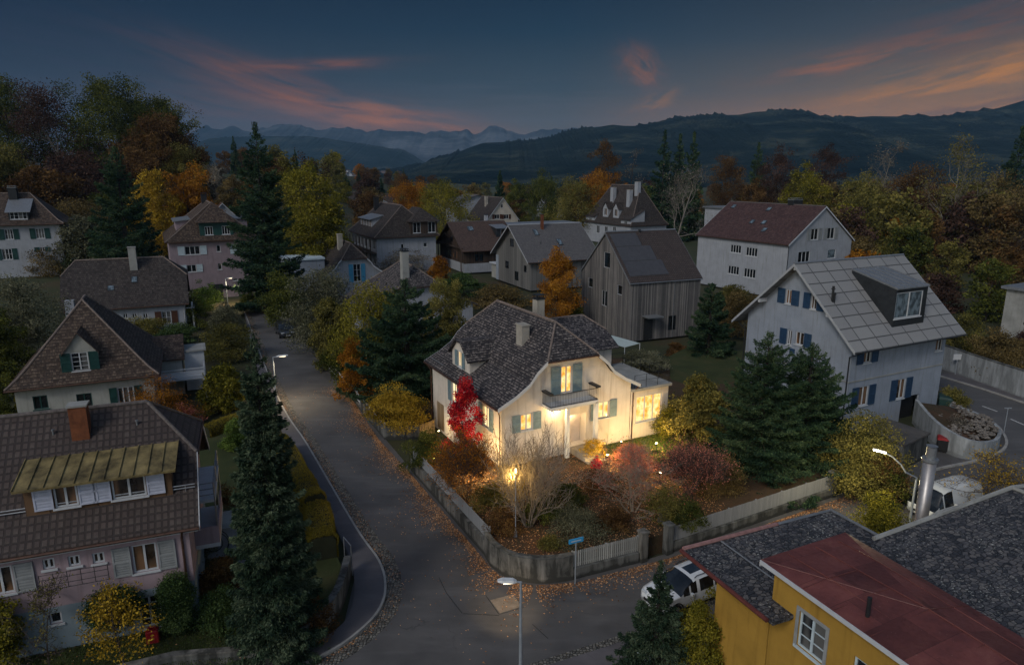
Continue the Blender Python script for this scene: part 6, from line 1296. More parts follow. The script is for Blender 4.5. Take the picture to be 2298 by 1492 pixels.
def T_(px, by, top, zg=None, Y=None):
    """ground point for picture column px and base row by; height so that the crown reaches row top"""
    if Y is not None: p = atY(px, by, Y); x, y = p[0], Y; z = float(hground(x, y)) if zg is None else zg
    else:
        z = 0.0 if zg is None else zg
        p = G(px, by, z); x, y = p[0], p[1]
    return x, y, z, zfor(x, y, top) - z
def wpx(px, y): return px / FPX * math.hypot(y, CAM_H) * 1.02
# ---- conifers
def spruce(label, px, by, top, width, mat, zg=None, Y=None, n=24000, leaf=.22, name="spruce_tree", **k):
    x, y, z, h = T_(px, by, top, zg, Y); w = wpx(width, y); c, t = spruce_meshes(int(px) + 7, h, w, n, leaf, **k); return place(name, label, "tree", x, y, z, c, mat, t, BARKD)
spruce("tall narrow blue-green spruce standing in front of the street left of the junction", 630, 1440, 762, 190, L_BLUE, .45, n=150000, leaf=.16, power=.55, whorl=.30, dens=14, base=.0, droop=.3, ragged=.36)
spruce("very tall dark spruce beside the mauve house, highest tree in the middle distance", 606, 690, 284, 205, L_DKGREEN, Y=104, n=60000, leaf=.42, whorl=.75, dens=11, power=.7, ragged=.45, zg=0)
spruce("dense dark spruce before the autumn forest left of the mauve house", 296, 640, 335, 205, L_DKGREEN, Y=124, n=45000, leaf=.48, whorl=.8, dens=10, power=.75, ragged=.4)
spruce("dark green pine with spreading layered branches left of the lit house", 918, 930, 632, 320, L_DKGREEN, Y=61, n=110000, leaf=.26, whorl=.7, dens=12, power=.72, droop=.05, lift=.2, ragged=.28, name="pine_tree", zg=0)
spruce("small dark green conifer beside the white car at the bottom", 1470, 1500, 1262, 195, L_BLUE, .06, n=36000, leaf=.14, power=1.05, whorl=.25, dens=10, base=0, ragged=.35, name="conifer")
spruce("dark rounded conifer between the timber house and the panel-roofed house", 1585, 850, 640, 130, L_DKGREEN, Y=74, n=30000, leaf=.28, power=.5, whorl=.5, dens=9, name="conifer", zg=0)
for lab, px, by, top, wd, Y in (("slim dark conifer among the distant autumn trees left of the valley village", 780, 470, 396, 24, 380), ("thin pointed dark conifer right of the slim one in the distant trees", 808, 460, 386, 17, 400), ("stout dark conifer behind the large dark-roofed house", 857, 450, 403, 34, 330), ("dark conifer behind the beige-gabled far house", 1122, 470, 386, 40, 290),
        ("left of three tall dark conifers behind the villa with chimneys", 1484, 480, 298, 90, 215), ("middle of three tall dark conifers behind the villa with chimneys", 1518, 480, 306, 76, 222), ("right of three tall dark conifers behind the villa with chimneys", 1548, 480, 301, 82, 216), ("dark slender pine above the maroon roof", 1692, 470, 325, 80, 230), ("large dark conifer at the right edge before the hills", 2258, 520, 290, 110, 190), ("second dark conifer cut by the right picture edge", 2312, 540, 255, 110, 175)):
    spruce(lab, px, by, top, wd, L_DKGREEN, Y=Y, n=9000, leaf=.85, whorl=1.1, dens=8, power=.7, ragged=.5, name="conifer")
# big twin yew / false cypress before the panel-roofed house
for lab, px, by, top, wd, sd in (("left and taller of two dense dark cypresses before the panel-roofed house", 1698, 1082, 752, 285, 1), ("right and broader of two dense dark cypresses before the panel-roofed house", 1795, 1064, 776, 285, 2)):
    x, y, z, h = T_(px, by, top, .0); w = wpx(wd, y); c_, t_ = spruce_meshes(40 + sd, h, w, 115000, .19, base=.0, power=.62, droop=.22, lift=.35, whorl=.36, dens=15, ragged=.42)
    place("cypress_tree", lab, "tree", x, y, z, c_, L_DKGREEN, t_, BARKD)
# ---- left-hand forest
def broad(label, px, by, top, width, mat, zg=None, Y=None, leaves=9000, leaf=.3, name="autumn_tree", catn="tree", trunkmat=BARK, **k):
    x, y, z, h = T_(px, by, top, zg, Y); w = wpx(width, y); c, t = broad_meshes(int(px * 3 + top), h, w, leaves, leaf, **k); return place(name, label, catn, x, y, z, c, mat, t, trunkmat)
def sparse(label, px, by, top, width, mat, zg=None, Y=None, name="bare_tree", catn="tree", trunkmat=BARK, **k):
    x, y, z, h = T_(px, by, top, zg, Y); w = wpx(width, y); c, t = sparse_meshes(int(px * 3 + top), h, w, **k); return place(name, label, catn, x, y, z, c, mat, t, trunkmat)
big = dict(leaves=42000, leaf=.55, nb=120, rb=(.08, .15), levels=3, r0=.4, base=.06, shell=.25)
for a in (("huge dark green tree at the left edge above the white house", 45, 520, 178, 235, L_FOREST, 215), ("yellow-green tree low at the left edge of the forest", 20, 560, 330, 190, L_OLIVE, 175), ("huge green tree forming the forest top left of the spruce", 285, 520, 176, 215, L_FOREST, 212), ("tall green shoulder tree at the right end of the forest top", 372, 520, 222, 175, L_FOREST, 222),
          ("broad russet and gold beech at the right flank of the forest", 385, 520, 262, 185, L_RUST, 190), ("dark red-brown tree in the middle of the forest", 205, 560, 345, 205, L_DKRED, 178), ("rust-brown tree before the dark forest middle", 115, 580, 380, 170, L_RUST, 160)):
    broad(a[0], a[1], a[2], a[3], a[4], a[5], Y=a[6], **big)
sparse("tall nearly bare brown tree in the gap of the forest top", 160, 520, 196, 225, L_DKRED, Y=205, leaves=12000, leaf=.5, levels=4, r0=.42, spread=.03, kids=(4, 6), trunkmat=BARKP)
mid = dict(leaves=16000, leaf=.42, nb=60, rb=(.10, .19), levels=2, r0=.3, base=.04, shell=.35)
for a in (("bright yellow tree at the foot of the forest right of the spruce", 352, 530, 385, 110, L_YELLOW, 150), ("bright orange tree at the right foot of the forest", 440, 525, 372, 110, L_ORANGE, 158), ("dull red tree between the yellow and orange trees", 402, 520, 398, 90, L_RUST, 162), ("green-gold tree above the bright yellow one", 420, 520, 325, 110, L_OLIVE, 185), ("grey-olive tree right of the forest end", 495, 500, 372, 85, L_GREY, 190), ("brown tree right of the forest before the spruce", 528, 490, 398, 75, L_BROWN, 185), ("small orange tree left of the tall spruce", 553, 480, 402, 40, L_ORANGE, 200),
          ("dark brown thicket tree behind the left white house", 190, 600, 450, 190, L_BROWN, 150), ("olive shrub tree between white house and dark spruce", 195, 615, 488, 120, L_SILVER, 128), ("dark olive tree under the forest edge", 60, 570, 420, 150, L_OLIVE, 165), ("dark green tree filling the foot of the forest behind the spruce", 260, 580, 430, 120, L_FOREST, 160),
          ("broad yellow-olive tree right of the tall spruce", 708, 600, 368, 150, L_YG, 128), ("olive tree right of the tall spruce behind the broad one", 660, 560, 352, 110, L_OLIVE, 140), ("low yellow-green tree under the broad yellow-olive one", 740, 600, 440, 100, L_YG, 126)):
    broad(a[0], a[1], a[2], a[3], a[4], a[5], Y=a[6], **mid)
sparse("wispy bare tree top showing above the yellow-olive tree", 690, 560, 348, 130, L_DKRED, Y=138, leaves=1500, leaf=.4, levels=4, r0=.3, spread=.03)
# ---- middle distance
for a in (("rusty tree with dark spreading limbs standing high behind the villas", 1352, 480, 318, 88, L_RUST, 235), ("orange-brown tree left of the villa with chimneys", 1340, 500, 385, 120, L_ORANGE, 218), ("olive-orange tree behind the grey barn-like house", 1285, 510, 400, 120, L_OLIVE, 214), ("green-olive tree behind the flat-roofed building", 1215, 520, 383, 90, L_FOREST, 240), ("dark green leafy tree beside the far conifer", 1160, 500, 405, 55, L_FOREST, 262), ("yellow tree behind the large dark-roofed house", 1000, 530, 405, 125, L_YG, 215), ("orange tree left of the yellow tree behind the dark roof", 925, 510, 408, 100, L_ORANGE, 230), ("rust tree at the left behind the dark-roofed house", 830, 500, 432, 80, L_RUST, 215), ("round brown tree in the distant belt above the dark roof", 905, 480, 390, 62, L_RUST, 340),
          ("dark red-brown tree above the white apartment block", 1740, 520, 330, 100, L_DKRED, 215), ("dark maroon tree right of the block's roof ridge", 1832, 520, 328, 100, L_DKRED, 220), ("yellow-olive tree behind the ridge of the white block", 1792, 540, 368, 115, L_YG, 190), ("rust-brown tree behind the flat-roofed modern house", 1622, 520, 352, 95, L_RUST, 228), ("yellow-leaved tree behind the gable of the white block", 1922, 640, 392, 150, L_OLIVE, 160), ("dark russet tree in the right-hand wood", 2040, 600, 372, 140, L_RUST, 178), ("brown tree in the right-hand wood under the conifer", 2205, 600, 388, 150, L_BROWN, 165), ("pinkish brown tree behind the white block", 1690, 520, 405, 75, L_RUST, 205)):
    broad(a[0], a[1], a[2], a[3], a[4], a[5], Y=a[6], **mid)
for a in (("tall thin grey tree in the right-hand wood", 1955, 600, 318, 120, L_GREY, 185, 1400), ("tall see-through tree with olive twigs right of the grey one", 2118, 680, 305, 190, L_OLIVE, 150, 2600), ("bare grey tree behind the timber house", 1512, 600, 372, 165, L_GREY, 165, 900), ("small bare tree left of the three conifers", 1412, 480, 335, 75, L_GREY, 235, 500), ("thin olive tree at the right edge of the wood", 2250, 700, 420, 150, L_BROWN, 135, 2600)):
    sparse(a[0], a[1], a[2], a[3], a[4], a[5], Y=a[6], leaves=a[7], leaf=.42, levels=4, r0=.3, spread=.03, kids=(4, 6), trunkmat=BARKP if 'grey' in a[0] else BARK)
# ---- thickets of the right-hand wood: shared meshes
PROT = [broad_meshes(900 + i, 14, 10, 4200, .62, nb=44, rb=(.10, .19), levels=2, r0=.25, base=.04) for i in range(4)]
PSP = [spruce_meshes(950 + i, 18, 7, 3800, .95, whorl=1.2, dens=8, power=.75, ragged=.4) for i in range(2)]
PBU = [broad_meshes(970 + i, 6, 8, 3600, .42, nb=36, rb=(.12, .22), levels=2, r0=.1, base=0) for i in range(3)]
rng = np.random.default_rng(77)
def copyplace(name, label, cat_, p, x, y, z, h, w, h0, w0, mat, group): return place(name, label, cat_, x, y, z, p[0], mat, p[1], BARK, (w / w0, w / w0, h / h0), rng.random() * 6.28, group)
cols = [("rust-brown", L_RUST), ("olive", L_OLIVE), ("brown-green", L_BROWN), ("dark red-brown", L_DKRED), ("yellow-green", L_YG), ("dark green", L_FOREST), ("orange", L_ORANGE)]
def pick(wts): return cols[rng.choice(len(cols), p=np.array(wts) / sum(wts))]
for i in range(64):
    d = 92 + 140 * rng.random(); px = 1905 + 470 * rng.random(); px = px + (d - 92) * -.6 if d > 140 else px
    q = atY(px, 500, d); x = q[0]
    if d < 110 and px < 2010: continue
    h = (5 + 5 * rng.random()) if d < 130 else 10 + 8 * rng.random(); nm, mt = pick((2, 4, 7, 1.5, 1.2, 1, .4)); copyplace("woodland_tree", f"{nm} tree in the dense wood at the right side", "tree", PROT[i % 4] if h > 8 else PBU[i % 3], x, d, -.1, h, h * (.75 if h > 8 else 1.3), 14 if h > 8 else 6, 10 if h > 8 else 8, mt, f"{nm} trees of the right-hand wood")
# ---- belt of autumn trees across the valley
for i in range(175):
    d = 250 + 520 * rng.random() ** 1.3; px = 450 + 1900 * rng.random()
    if px < 620 and d < 300: continue
    q = atY(px, 400, d); x = q[0]; con = rng.random() < .14; z = float(hground(x, d)); h = (9 + 8 * rng.random()) * (1.0 if d < 420 else .9)
    nm, mt = pick((4, 3, 3, 2, 1.6, 1.6, 2.6))
    if con: copyplace("distant_conifer", "distant dark conifer in the belt of trees beyond the roofs", "tree", PSP[i % 2], x, d, z, h * 1.15, h * .45, 18, 7, L_DKGREEN, "distant conifers beyond the roofs")
    else: copyplace("distant_tree", f"distant {nm} tree in the belt of trees beyond the roofs", "tree", PROT[i % 4], x, d, z, h, h * .85, 14, 10, mt, f"distant {nm} trees beyond the roofs")
# ---- garden trees and shrubs
def bush(label, px, by, top, width, mat, zg=0.0, leaves=7000, leaf=.13, name="shrub", depth=None, Y=None, **k):
    x, y, z, h = T_(px, by, top, zg, Y); w = wpx(width, y); me = bush_mesh(int(px * 7 + by), h, w, None, leaves, leaf, **k)
    o = place(name, label, "shrub", x, y, z, me, mat, crown="foliage"); return o
garden = dict(leaves=22000, leaf=.2, nb=60, rb=(.10, .19), levels=3, r0=.13, base=.08, loose=.25)
for a in (("orange-gold birch beside the timber house", 1247, 745, 558, 108, L_ORANGE, None, 0), ("yellow-olive tree left of the dark pine", 842, 870, 638, 195, L_YG, None, 0), ("pale yellow tree behind the dark pine's right side", 1000, 815, 628, 100, L_OLIVE, None, 0), ("grey-olive garden tree before the small blue-shuttered house", 728, 790, 605, 165, L_SILVER, None, 0), ("olive tree by the fence beyond the orange bush", 752, 835, 670, 95, L_OLIVE, None, 0), ("silvery olive tree at the left edge before the long roof", 68, 850, 622, 185, L_SILVER, None, 0), ("dark green tree at the left edge beside the pyramid roof", 15, 900, 690, 120, L_FOREST, None, 0), ("yellow-green maple between two left houses and the spruce", 507, 925, 822, 95, L_YG, None, 0), ("olive-gold tree right of the lit house annex", 1562, 1000, 845, 125, L_OLIVE, None, 1.1)):
    broad(a[0], a[1], a[2], a[3], a[4], a[5], zg=a[7], **garden)
broad("slender bright red maple at the corner of the lit house", 1050, 1035, 848, 76, L_RED, zg=1.1, leaves=9000, leaf=.15, nb=26, rb=(.14, .26), levels=2, r0=.06, base=.12, shape='ovoid', loose=.3, name="red_maple")
broad("small yellow-leaved tree on the lawn of the pink house", 285, 1500, 1318, 140, L_YELLOW, zg=.45, leaves=3000, leaf=.12, nb=34, rb=(.08, .17), levels=3, r0=.05, base=.25, loose=.5, name="small_tree")
sparse("thin young tree with few yellow leaves on the pink house lawn", 112, 1505, 1300, 150, L_OLIVE, zg=.45, leaves=700, leaf=.10, levels=4, r0=.045, spread=.03, name="young_tree")
broad("yellow-green bush tree at the bottom left corner", 2, 1500, 1350, 110, L_YG, zg=.45, leaves=6000, leaf=.14, nb=26, levels=2, r0=.05, name="small_tree")
# hero shrubs in the lit garden
sparse("large bare multi-stemmed shrub in front of the lit house", 1186, 1178, 962, 190, L_GREY, zg=1.12, leaves=900, leaf=.07, levels=3, stems=17, r0=.045, first=.10, up=.82, kids=(3, 5), leanout=.8, spread=.02, name="bare_shrub", catn="shrub", trunkmat=TWIG)
sparse("spreading bare pink-twigged tree right of the entrance steps", 1420, 1150, 1005, 205, L_PINK, zg=1.12, leaves=4200, leaf=.075, levels=4, stems=4, r0=.055, first=.15, up=.5, kids=(3, 5), leanout=.8, spread=.03, name="bare_tree", trunkmat=TWIG)
sparse("pinkish autumn shrub with loose twigs left of the cypresses", 1545, 1122, 1000, 165, L_PINK, zg=1.12, leaves=8000, leaf=.09, levels=4, stems=6, r0=.03, first=.1, up=.6, kids=(4, 5), leanout=.7, spread=.04, name="autumn_shrub", catn="shrub")
sparse("loose orange shrub along the side-street fence below the red maple", 1050, 1120, 985, 150, L_ORANGE, zg=1.12, leaves=15000, leaf=.085, levels=4, stems=8, r0=.025, first=.1, up=.65, kids=(3, 5), leanout=.7, spread=.045, name="autumn_shrub", catn="shrub")
bush("yellow-green evergreen lit by the garden lamp", 1142, 1128, 1040, 78, L_YELLOW, 1.12, 9000, .09)
bush("dark green low shrub behind the left end of the street fence", 960, 1048, 965, 105, L_FOREST, .6, 12000, .11)
bush("pale grey-green ground shrub in the lit garden corner", 1292, 1198, 1135, 150, L_SILVER, 1.12, 11000, .08)
bush("low orange shrubs beside the garden gate pillar", 1375, 1185, 1140, 80, L_RUST, 1.12, 6000, .08); bush("low dark green shrub in the middle of the garden", 1275, 1140, 1085, 90, L_FOREST, 1.12, 7000, .09)
bush("small golden shrub under the front wall right of the entrance", 1330, 1025, 985, 60, L_YELLOW, 1.12, 4000, .08); bush("orange-pink shrub glowing under the right front wall", 1420, 1050, 1000, 110, L_PINK, 1.12, 8000, .085)
bush("yellow-green shrub at the corner of the annex", 1497, 985, 912, 75, L_YG, 1.12, 7000, .10); bush("tiny red shrub at the foot of the entrance steps", 1338, 1052, 1024, 24, L_RED, 1.12, 1500, .08)
bush("red and green shrub left of the maple trunk", 1008, 1035, 985, 60, L_RED, .9, 2600, .09); bush("golden-leaved shrub in the concrete planter by the drive", 885, 950, 872, 150, L_YELLOW, .9, 12000, .14)
bush("rust shrub low by the fence corner", 1130, 1190, 1140, 90, L_RUST, 1.12, 6000, .08); bush("dark evergreen behind the curved wall", 1215, 1170, 1110, 100, L_FOREST, 1.12, 7000, .09); bush("small leafy clump on the curved wall edge", 1235, 1228, 1205, 60, L_OLIVE, 1.12, 3000, .07)
bush("mixed green and yellow bushes right of the cypresses", 1930, 1105, 932, 190, L_OLIVE, 0, 26000, .13, nb=50, rb=(.12, .22)); bush("reddish shrub under the curved street lamp", 1968, 1120, 1000, 110, L_RUST, 0, 9000, .11); bush("dark green bush before the stone shed", 1995, 1130, 1050, 90, L_FOREST, 0, 9000, .11)
bush("yellow-green bush with white flowers above the slate roof edge", 1972, 1230, 1108, 125, L_YG, 0, 12000, .12); bush("yellow-leaved bush beside the conifer at the bottom right", 1568, 1510, 1335, 115, L_YG, 0, 12000, .11)
sparse("thin tree with yellow twigs spreading over the white van", 2205, 1150, 1015, 230, L_YELLOW, zg=0, leaves=2600, leaf=.13, levels=4, r0=.09, spread=.03, up=.3, kids=(4, 6), name="thin_tree")
bush("olive shrub between the pink-twigged tree and the gate pillar", 1490, 1172, 1085, 95, L_OLIVE, 1.12, 8000, .09); bush("green and pink shrub in front of the left cypress", 1612, 1108, 1022, 115, L_BROWN, 1.12, 10000, .10); bush("rusty undergrowth right of the entrance steps", 1350, 1105, 1052, 85, L_RUST, 1.12, 6000, .08); bush("olive shrub beside the bare shrub's left foot", 1098, 1140, 1085, 80, L_OLIVE, 1.12, 6000, .085); bush("dark green shrub left of the gate pillar behind the pickets", 1540, 1180, 1120, 80, L_FOREST, 1.12, 6000, .09)
# left side gardens
bush("olive-grey bush beside the top of the street", 508, 745, 680, 75, L_SILVER, 0, 7000, .18); bush("yellow-tipped bush at the left pavement before the street lamp", 512, 805, 728, 130, L_OLIVE, 0, 14000, .17); bush("green bush left of the far street lamp", 458, 700, 632, 90, L_GREEN, 0, 8000, .2); bush("second green bush beside the long roof house corner", 440, 740, 655, 60, L_FOREST, 0, 5000, .2)
bush("green-brown shrubs before the long white house", 330, 760, 712, 110, L_OLIVE, 0, 9000, .17); bush("green shrubs right before the long white house", 395, 770, 728, 95, L_BOX, 0, 9000, .17); bush("orange-twigged shrub behind the pink house ridge", 350, 960, 852, 175, L_ORANGE, 0, 9000, .12, shell=.3); bush("dark red shrub below the orange-twigged one", 415, 955, 905, 80, L_PINK, 0, 4000, .12)
bush("small upright yellow conifer left of the cream house door", 45, 945, 893, 30, L_YG, 0, 3000, .12, shape='cone'); bush("green shrubs at the left end of the cream house", 12, 950, 885, 50, L_FOREST, 0, 5000, .13)
bush("bright green clipped conifer before the left white house", 55, 640, 572, 60, L_GREEN, 0, 6000, .28); bush("brown-olive bush right of the clipped conifer", 115, 645, 558, 110, L_BROWN, 0, 9000, .28); bush("grey-green bush below the white house at left", 190, 640, 555, 90, L_BOX, 0, 7000, .28)
bush("dark bush row behind the long roof house", 265, 620, 545, 120, L_FOREST, 0, 8000, .3); bush("dark shrub mass at the foot of the tall spruce", 640, 735, 610, 105, L_FOREST, 0, 12000, .22)
bush("small dark bush under the spruce by the mauve garage", 560, 700, 655, 50, L_FOREST, 0, 4000, .2)
bush("rounded clipped evergreen ball against the pink house wall", 255, 1440, 1322, 115, L_BOX, .45, 16000, .09, shape='bush', shell=.85, nb=1, rb=(.5, .5), name="clipped_bush"); bush("tall rounded clipped evergreen at the corner of the pink house", 403, 1420, 1290, 78, L_BOX, .45, 16000, .09, nb=9, rb=(.3, .36), shell=.85, name="clipped_bush")
bush("rusty low shrub between the pink house and the steps", 488, 1335, 1265, 95, L_RUST, .45, 7000, .1); bush("dark green ground cover right of the clipped evergreen", 495, 1395, 1325, 110, L_BOX, .45, 9000, .09); bush("reddish undergrowth at the foot of the big spruce", 705, 1420, 1345, 90, L_RUST, .45, 5000, .09)
bush("round green bush behind the pink house balcony", 528, 1010, 940, 62, L_GREEN, .2, 8000, .12); bush("white flowering shrub by the garden shed", 470, 1250, 1190, 60, L_SILVER, .45, 5000, .09); bush("brown bare shrub above the garden shed", 515, 1180, 1085, 70, L_RUST, .45, 2500, .1, shell=.2)
bush("orange garden shrub in front of the beige-walled chalet", 985, 635, 575, 50, L_ORANGE, 0, 5000, .3); bush("dark olive hedge mass before the brown chalet", 1035, 660, 612, 120, L_BOX, 0, 9000, .28); bush("olive shrubs between the hidden house and the grey barn", 1120, 690, 640, 150, L_BROWN, 0, 12000, .25); bush("rust tree-like shrub before the large dark-roofed house", 905, 620, 560, 130, L_GREY, 0, 5000, .3, shell=.2)
bush("orange bush beside the pine by the street", 800, 900, 760, 85, L_ORANGE, 0, 9000, .16); bush("dark shrubs under the trees along the right kerb", 775, 850, 770, 110, L_FOREST, 0, 12000, .18); bush("yellow shrub between pine and lit house", 985, 880, 780, 75, L_YG, 0, 8000, .15)
bush("brown bush left of the panel-roofed house", 1650, 760, 655, 120, L_BROWN, 0, 12000, .2); bush("yellow-green shrub behind the lit house garden", 1520, 800, 770, 55, L_RUST, 0, 5000, .16); bush("low green shrubs on the bank behind the lit house", 1445, 830, 790, 100, L_SILVER, 1.1, 9000, .15); bush("olive shrub before the white apartment block", 1640, 680, 640, 90, L_OLIVE, 0, 8000, .22)
bush("evergreen shrub right of the orange birch", 1290, 745, 670, 45, L_FOREST, 0, 5000, .2); bush("bush at the right road corner by the waste container", 2135, 915, 872, 75, L_OLIVE, 0, 6000, .13); bush("bare brambles on the rock planter", 2150, 965, 930, 50, L_GREY, .9, 1500, .09, shell=.2)
bush("brown shrubs on top of the road wall", 2230, 845, 740, 150, L_BROWN, .0, 14000, .2); bush("green shrubs behind the road wall near the roof corner", 2150, 800, 705, 110, L_OLIVE, 0, 10000, .2); bush("dark red shrub at the right picture edge", 2300, 800, 725, 70, L_DKRED, 0, 6000, .2)
bush("yellow-olive bush right of the white block gable", 1955, 600, 548, 90, L_YG, 0, 7000, .3)
# hedges
def hedge(label, pts, w, z0, h, mat, n, leaf, seed):
    root = thing("hedge", label, "hedge", (pts[0][0], pts[0][1], z0)); P = np.array([p[:2] for p in smooth(pts, 6)]) - np.array(pts[0][:2]); rng = np.random.default_rng(seed); d = np.gradient(P, axis=0); d = d / np.linalg.norm(d, axis=1)[:, None]; nr = np.stack([-d[:, 1], d[:, 0]], 1); prof = [(-.5, 0), (-.5, .8), (-.36, .97), (0, 1.02), (.36, .97), (.5, .8), (.5, 0)]
    mb = MB(); m = len(prof); vs = [(P[i][0] + nr[i][0] * a * w * .9, P[i][1] + nr[i][1] * a * w * .9, b * h * .96) for i in range(len(P)) for a, b in prof]; mb.mesh(vs, [(i * m + k, i * m + k + 1, (i + 1) * m + k + 1, (i + 1) * m + k) for i in range(len(P) - 1) for k in range(m - 1)] + [tuple(range(m))[::-1], tuple(range((len(P) - 1) * m, len(P) * m))]); mb.build("hedge_core", MATS["hedge_core"], root)
    i = rng.integers(0, len(P) - 1, n); t = rng.random(n); c = P[i] * (1 - t[:, None]) + P[i + 1] * t[:, None]; L = np.cumsum([0] + [math.dist(prof[k], prof[k + 1]) for k in range(m - 1)]); s = rng.random(n) * L[-1]; pa = np.interp(s, L, [p[0] for p in prof]); pz = np.interp(s, L, [p[1] for p in prof]); bump_ = 1 + .05 * np.sin(i * .9 + pz * 5) + .03 * rng.normal(size=n)
    Q = np.stack([c[:, 0] + nr[i, 0] * pa * w * bump_, c[:, 1] + nr[i, 1] * pa * w * bump_, pz * h * bump_ + .01], 1); link("foliage", fmesh("foliage", cards(rng, Q, leaf), 4, np.clip(.5 + .25 * np.sin(i * .5) * .6 + .35 * (rng.random(n) - .5), 0, 1)), root, mat)
plain("hedge_core", (.016, .018, .007), .95, .3)
HP = lambda px, py: tuple(G(px, py, .45)[:2])
hedge("long curved mossy yellow-green hedge along the left pavement behind the spruce", [(-17.6, 48.3), (-15.2, 44), (-13.4, 40.6), (-12.0, 38.2)], 1.35, .45, 1.35, L_HEDGE, 24000, .075, 3)
hedge("nearer mossy yellow-green hedge block along the left pavement", [(-11.75, 37.6), (-10.9, 35.2), (-10.2, 33.3)], 1.5, .45, 1.35, L_HEDGE, 16000, .075, 4)
hedge("clipped green hedge between the two left gardens", [tuple(G(462, 990, 0)[:2]), tuple(G(545, 962, 0)[:2])], 1.4, 0, 1.3, L_HEDGE, 9000, .09, 5)
# fallen leaves
def litter(name, fn, n, seed, size=.085, z=.012, label=None):
    rng = np.random.default_rng(seed); P = fn(rng, n); m = len(P); Q = np.column_stack([P[:, 0], P[:, 1], (P[:, 2] if P.shape[1] > 2 else z) + .006 + .012 * rng.random(m)]); d = np.column_stack([rng.normal(size=(m, 2)), .12 * rng.normal(size=m)]); d = unit(d); up = unit(np.array([0, 0, 1.]) + .25 * rng.normal(size=(m, 3))); s = unit(np.cross(d, up)); sz = size * (.6 + .8 * rng.random(m)); V = np.empty((m, 4, 3)); V[:, 0] = Q - d * sz[:, None] * .5; V[:, 1] = Q + s * sz[:, None] * .35; V[:, 2] = Q + d * sz[:, None] * .5; V[:, 3] = Q - s * sz[:, None] * .35; V[..., 2] = np.maximum(V[..., 2], (P[:, 2] if P.shape[1] > 2 else np.full(m, z))[:, None] + .003)
    o = link(name, fmesh(name, V.reshape(-1, 3), 4, rng.random(m)), None, L_LITTER); o["kind"] = "stuff"; return o
def along(pts, side, sig):
    P = np.array([p[:2] for p in pts]); seg = np.linalg.norm(np.diff(P, axis=0), axis=1); cum = np.concatenate([[0], np.cumsum(seg)])
    def fn(rng, n):
        s = rng.random(n) * cum[-1]; i = np.clip(np.searchsorted(cum, s) - 1, 0, len(seg) - 1); t = (s - cum[i]) / seg[i]; c = P[i] * (1 - t[:, None]) + P[i + 1] * t[:, None]; d = (P[i + 1] - P[i]) / seg[i][:, None]; nr = np.stack([-d[:, 1], d[:, 0]], 1); off = np.abs(rng.normal(size=n)) * sig * (.6 + .4 * np.sin(s * .7)) + .15; off = np.where(rng.random(n) < .12, off * 2.6, off); return c + nr * (off * side)[:, None]
    return fn
litter("fallen_leaves", along([(-17, 66), (-10.6, 51.5), (-7.35, 45.6), (-1.5, 34.2), (-.95, 33.1), (0, 32.0), (1.2, 31.7), (3.2, 31.95)], -1, .85), 13500, 1, .08)
litter("fallen_leaves", along([(3.2, 31.9), (8.8, 34.3), (21, 41.1), (28, 45.4)], -1, .55), 5000, 2); litter("fallen_leaves", along(ks, 1, .5), 3200, 3, .07)
litter("fallen_leaves", lambda r, n: np.column_stack([(lambda s, o: (np.array([-24, 70]) + s[:, None] * np.array([24.5, -44]) + o[:, None] * np.array([.87, .49])))(r.random(n), (r.random(n) - .5) * 7)]), 420, 4, .075)
def ingarden(r, n):
    P = np.column_stack([-7 + 20 * r.random(n * 3), 32 + 15 * r.random(n * 3)]); poly = MG; ok = np.zeros(len(P), bool)
    for i in range(len(poly)):
        (x0, y0), (x1, y1) = poly[i], poly[(i + 1) % len(poly)]; c = ((y0 > P[:, 1]) != (y1 > P[:, 1])) & (P[:, 0] < (x1 - x0) * (P[:, 1] - y0) / (y1 - y0 + 1e-12) + x0); ok ^= c
    return P[ok][:n]
litter("fallen_leaves", ingarden, 16000, 5, .085, 1.125)
litter("fallen_leaves", lambda r, n: np.column_stack([-24 + 13 * r.random(n), 22.5 + 6 * r.random(n)]), 500, 6, .07, .452)
# grass tufts on the lit lawn and pink-house lawn
def grass(name, P, z, h, mat, seed):
    rng = np.random.default_rng(seed); m = len(P); Q = np.column_stack([P, np.full(m, z)]); a = rng.random(m) * 6.28; s = np.stack([np.cos(a), np.sin(a), 0 * a], 1) * .018; hh = h * (.5 + .8 * rng.random(m)); ln = np.column_stack([rng.normal(size=(m, 2)) * .35, np.ones(m)]) * hh[:, None]; V = np.empty((m, 3, 3)); V[:, 0] = Q - s; V[:, 1] = Q + s; V[:, 2] = Q + ln; o = link(name, fmesh(name, V.reshape(-1, 3), 3, rng.random(m)), None, mat); o["kind"] = "stuff"
L_GRASS = leafmat("grass_blades", (.025, .04, .008), (.06, .085, .016), (.12, .13, .03)); rng = np.random.default_rng(11)
k = 26000; P = np.array([ml(2.2 + 11 * a, -10.8 + 4.4 * b) for a, b in rng.random((k, 2))]); grass("grass", P, 1.125, .11, L_GRASS, 1)
P = np.column_stack([-26 + 16.5 * rng.random(30000), 22 + 9 * rng.random(30000)]); P = P[(P[:, 1] > 26 + (P[:, 0] + 13) * .3) | (P[:, 0] < -12)]; P = P[P[:, 1] > 25.9 + (P[:, 0] + 10.5) * .40 - .2]; grass("grass", P, .45, .09, leafmat("dark_grass_blades", (.012, .02, .005), (.028, .042, .01), (.05, .065, .02)), 2)
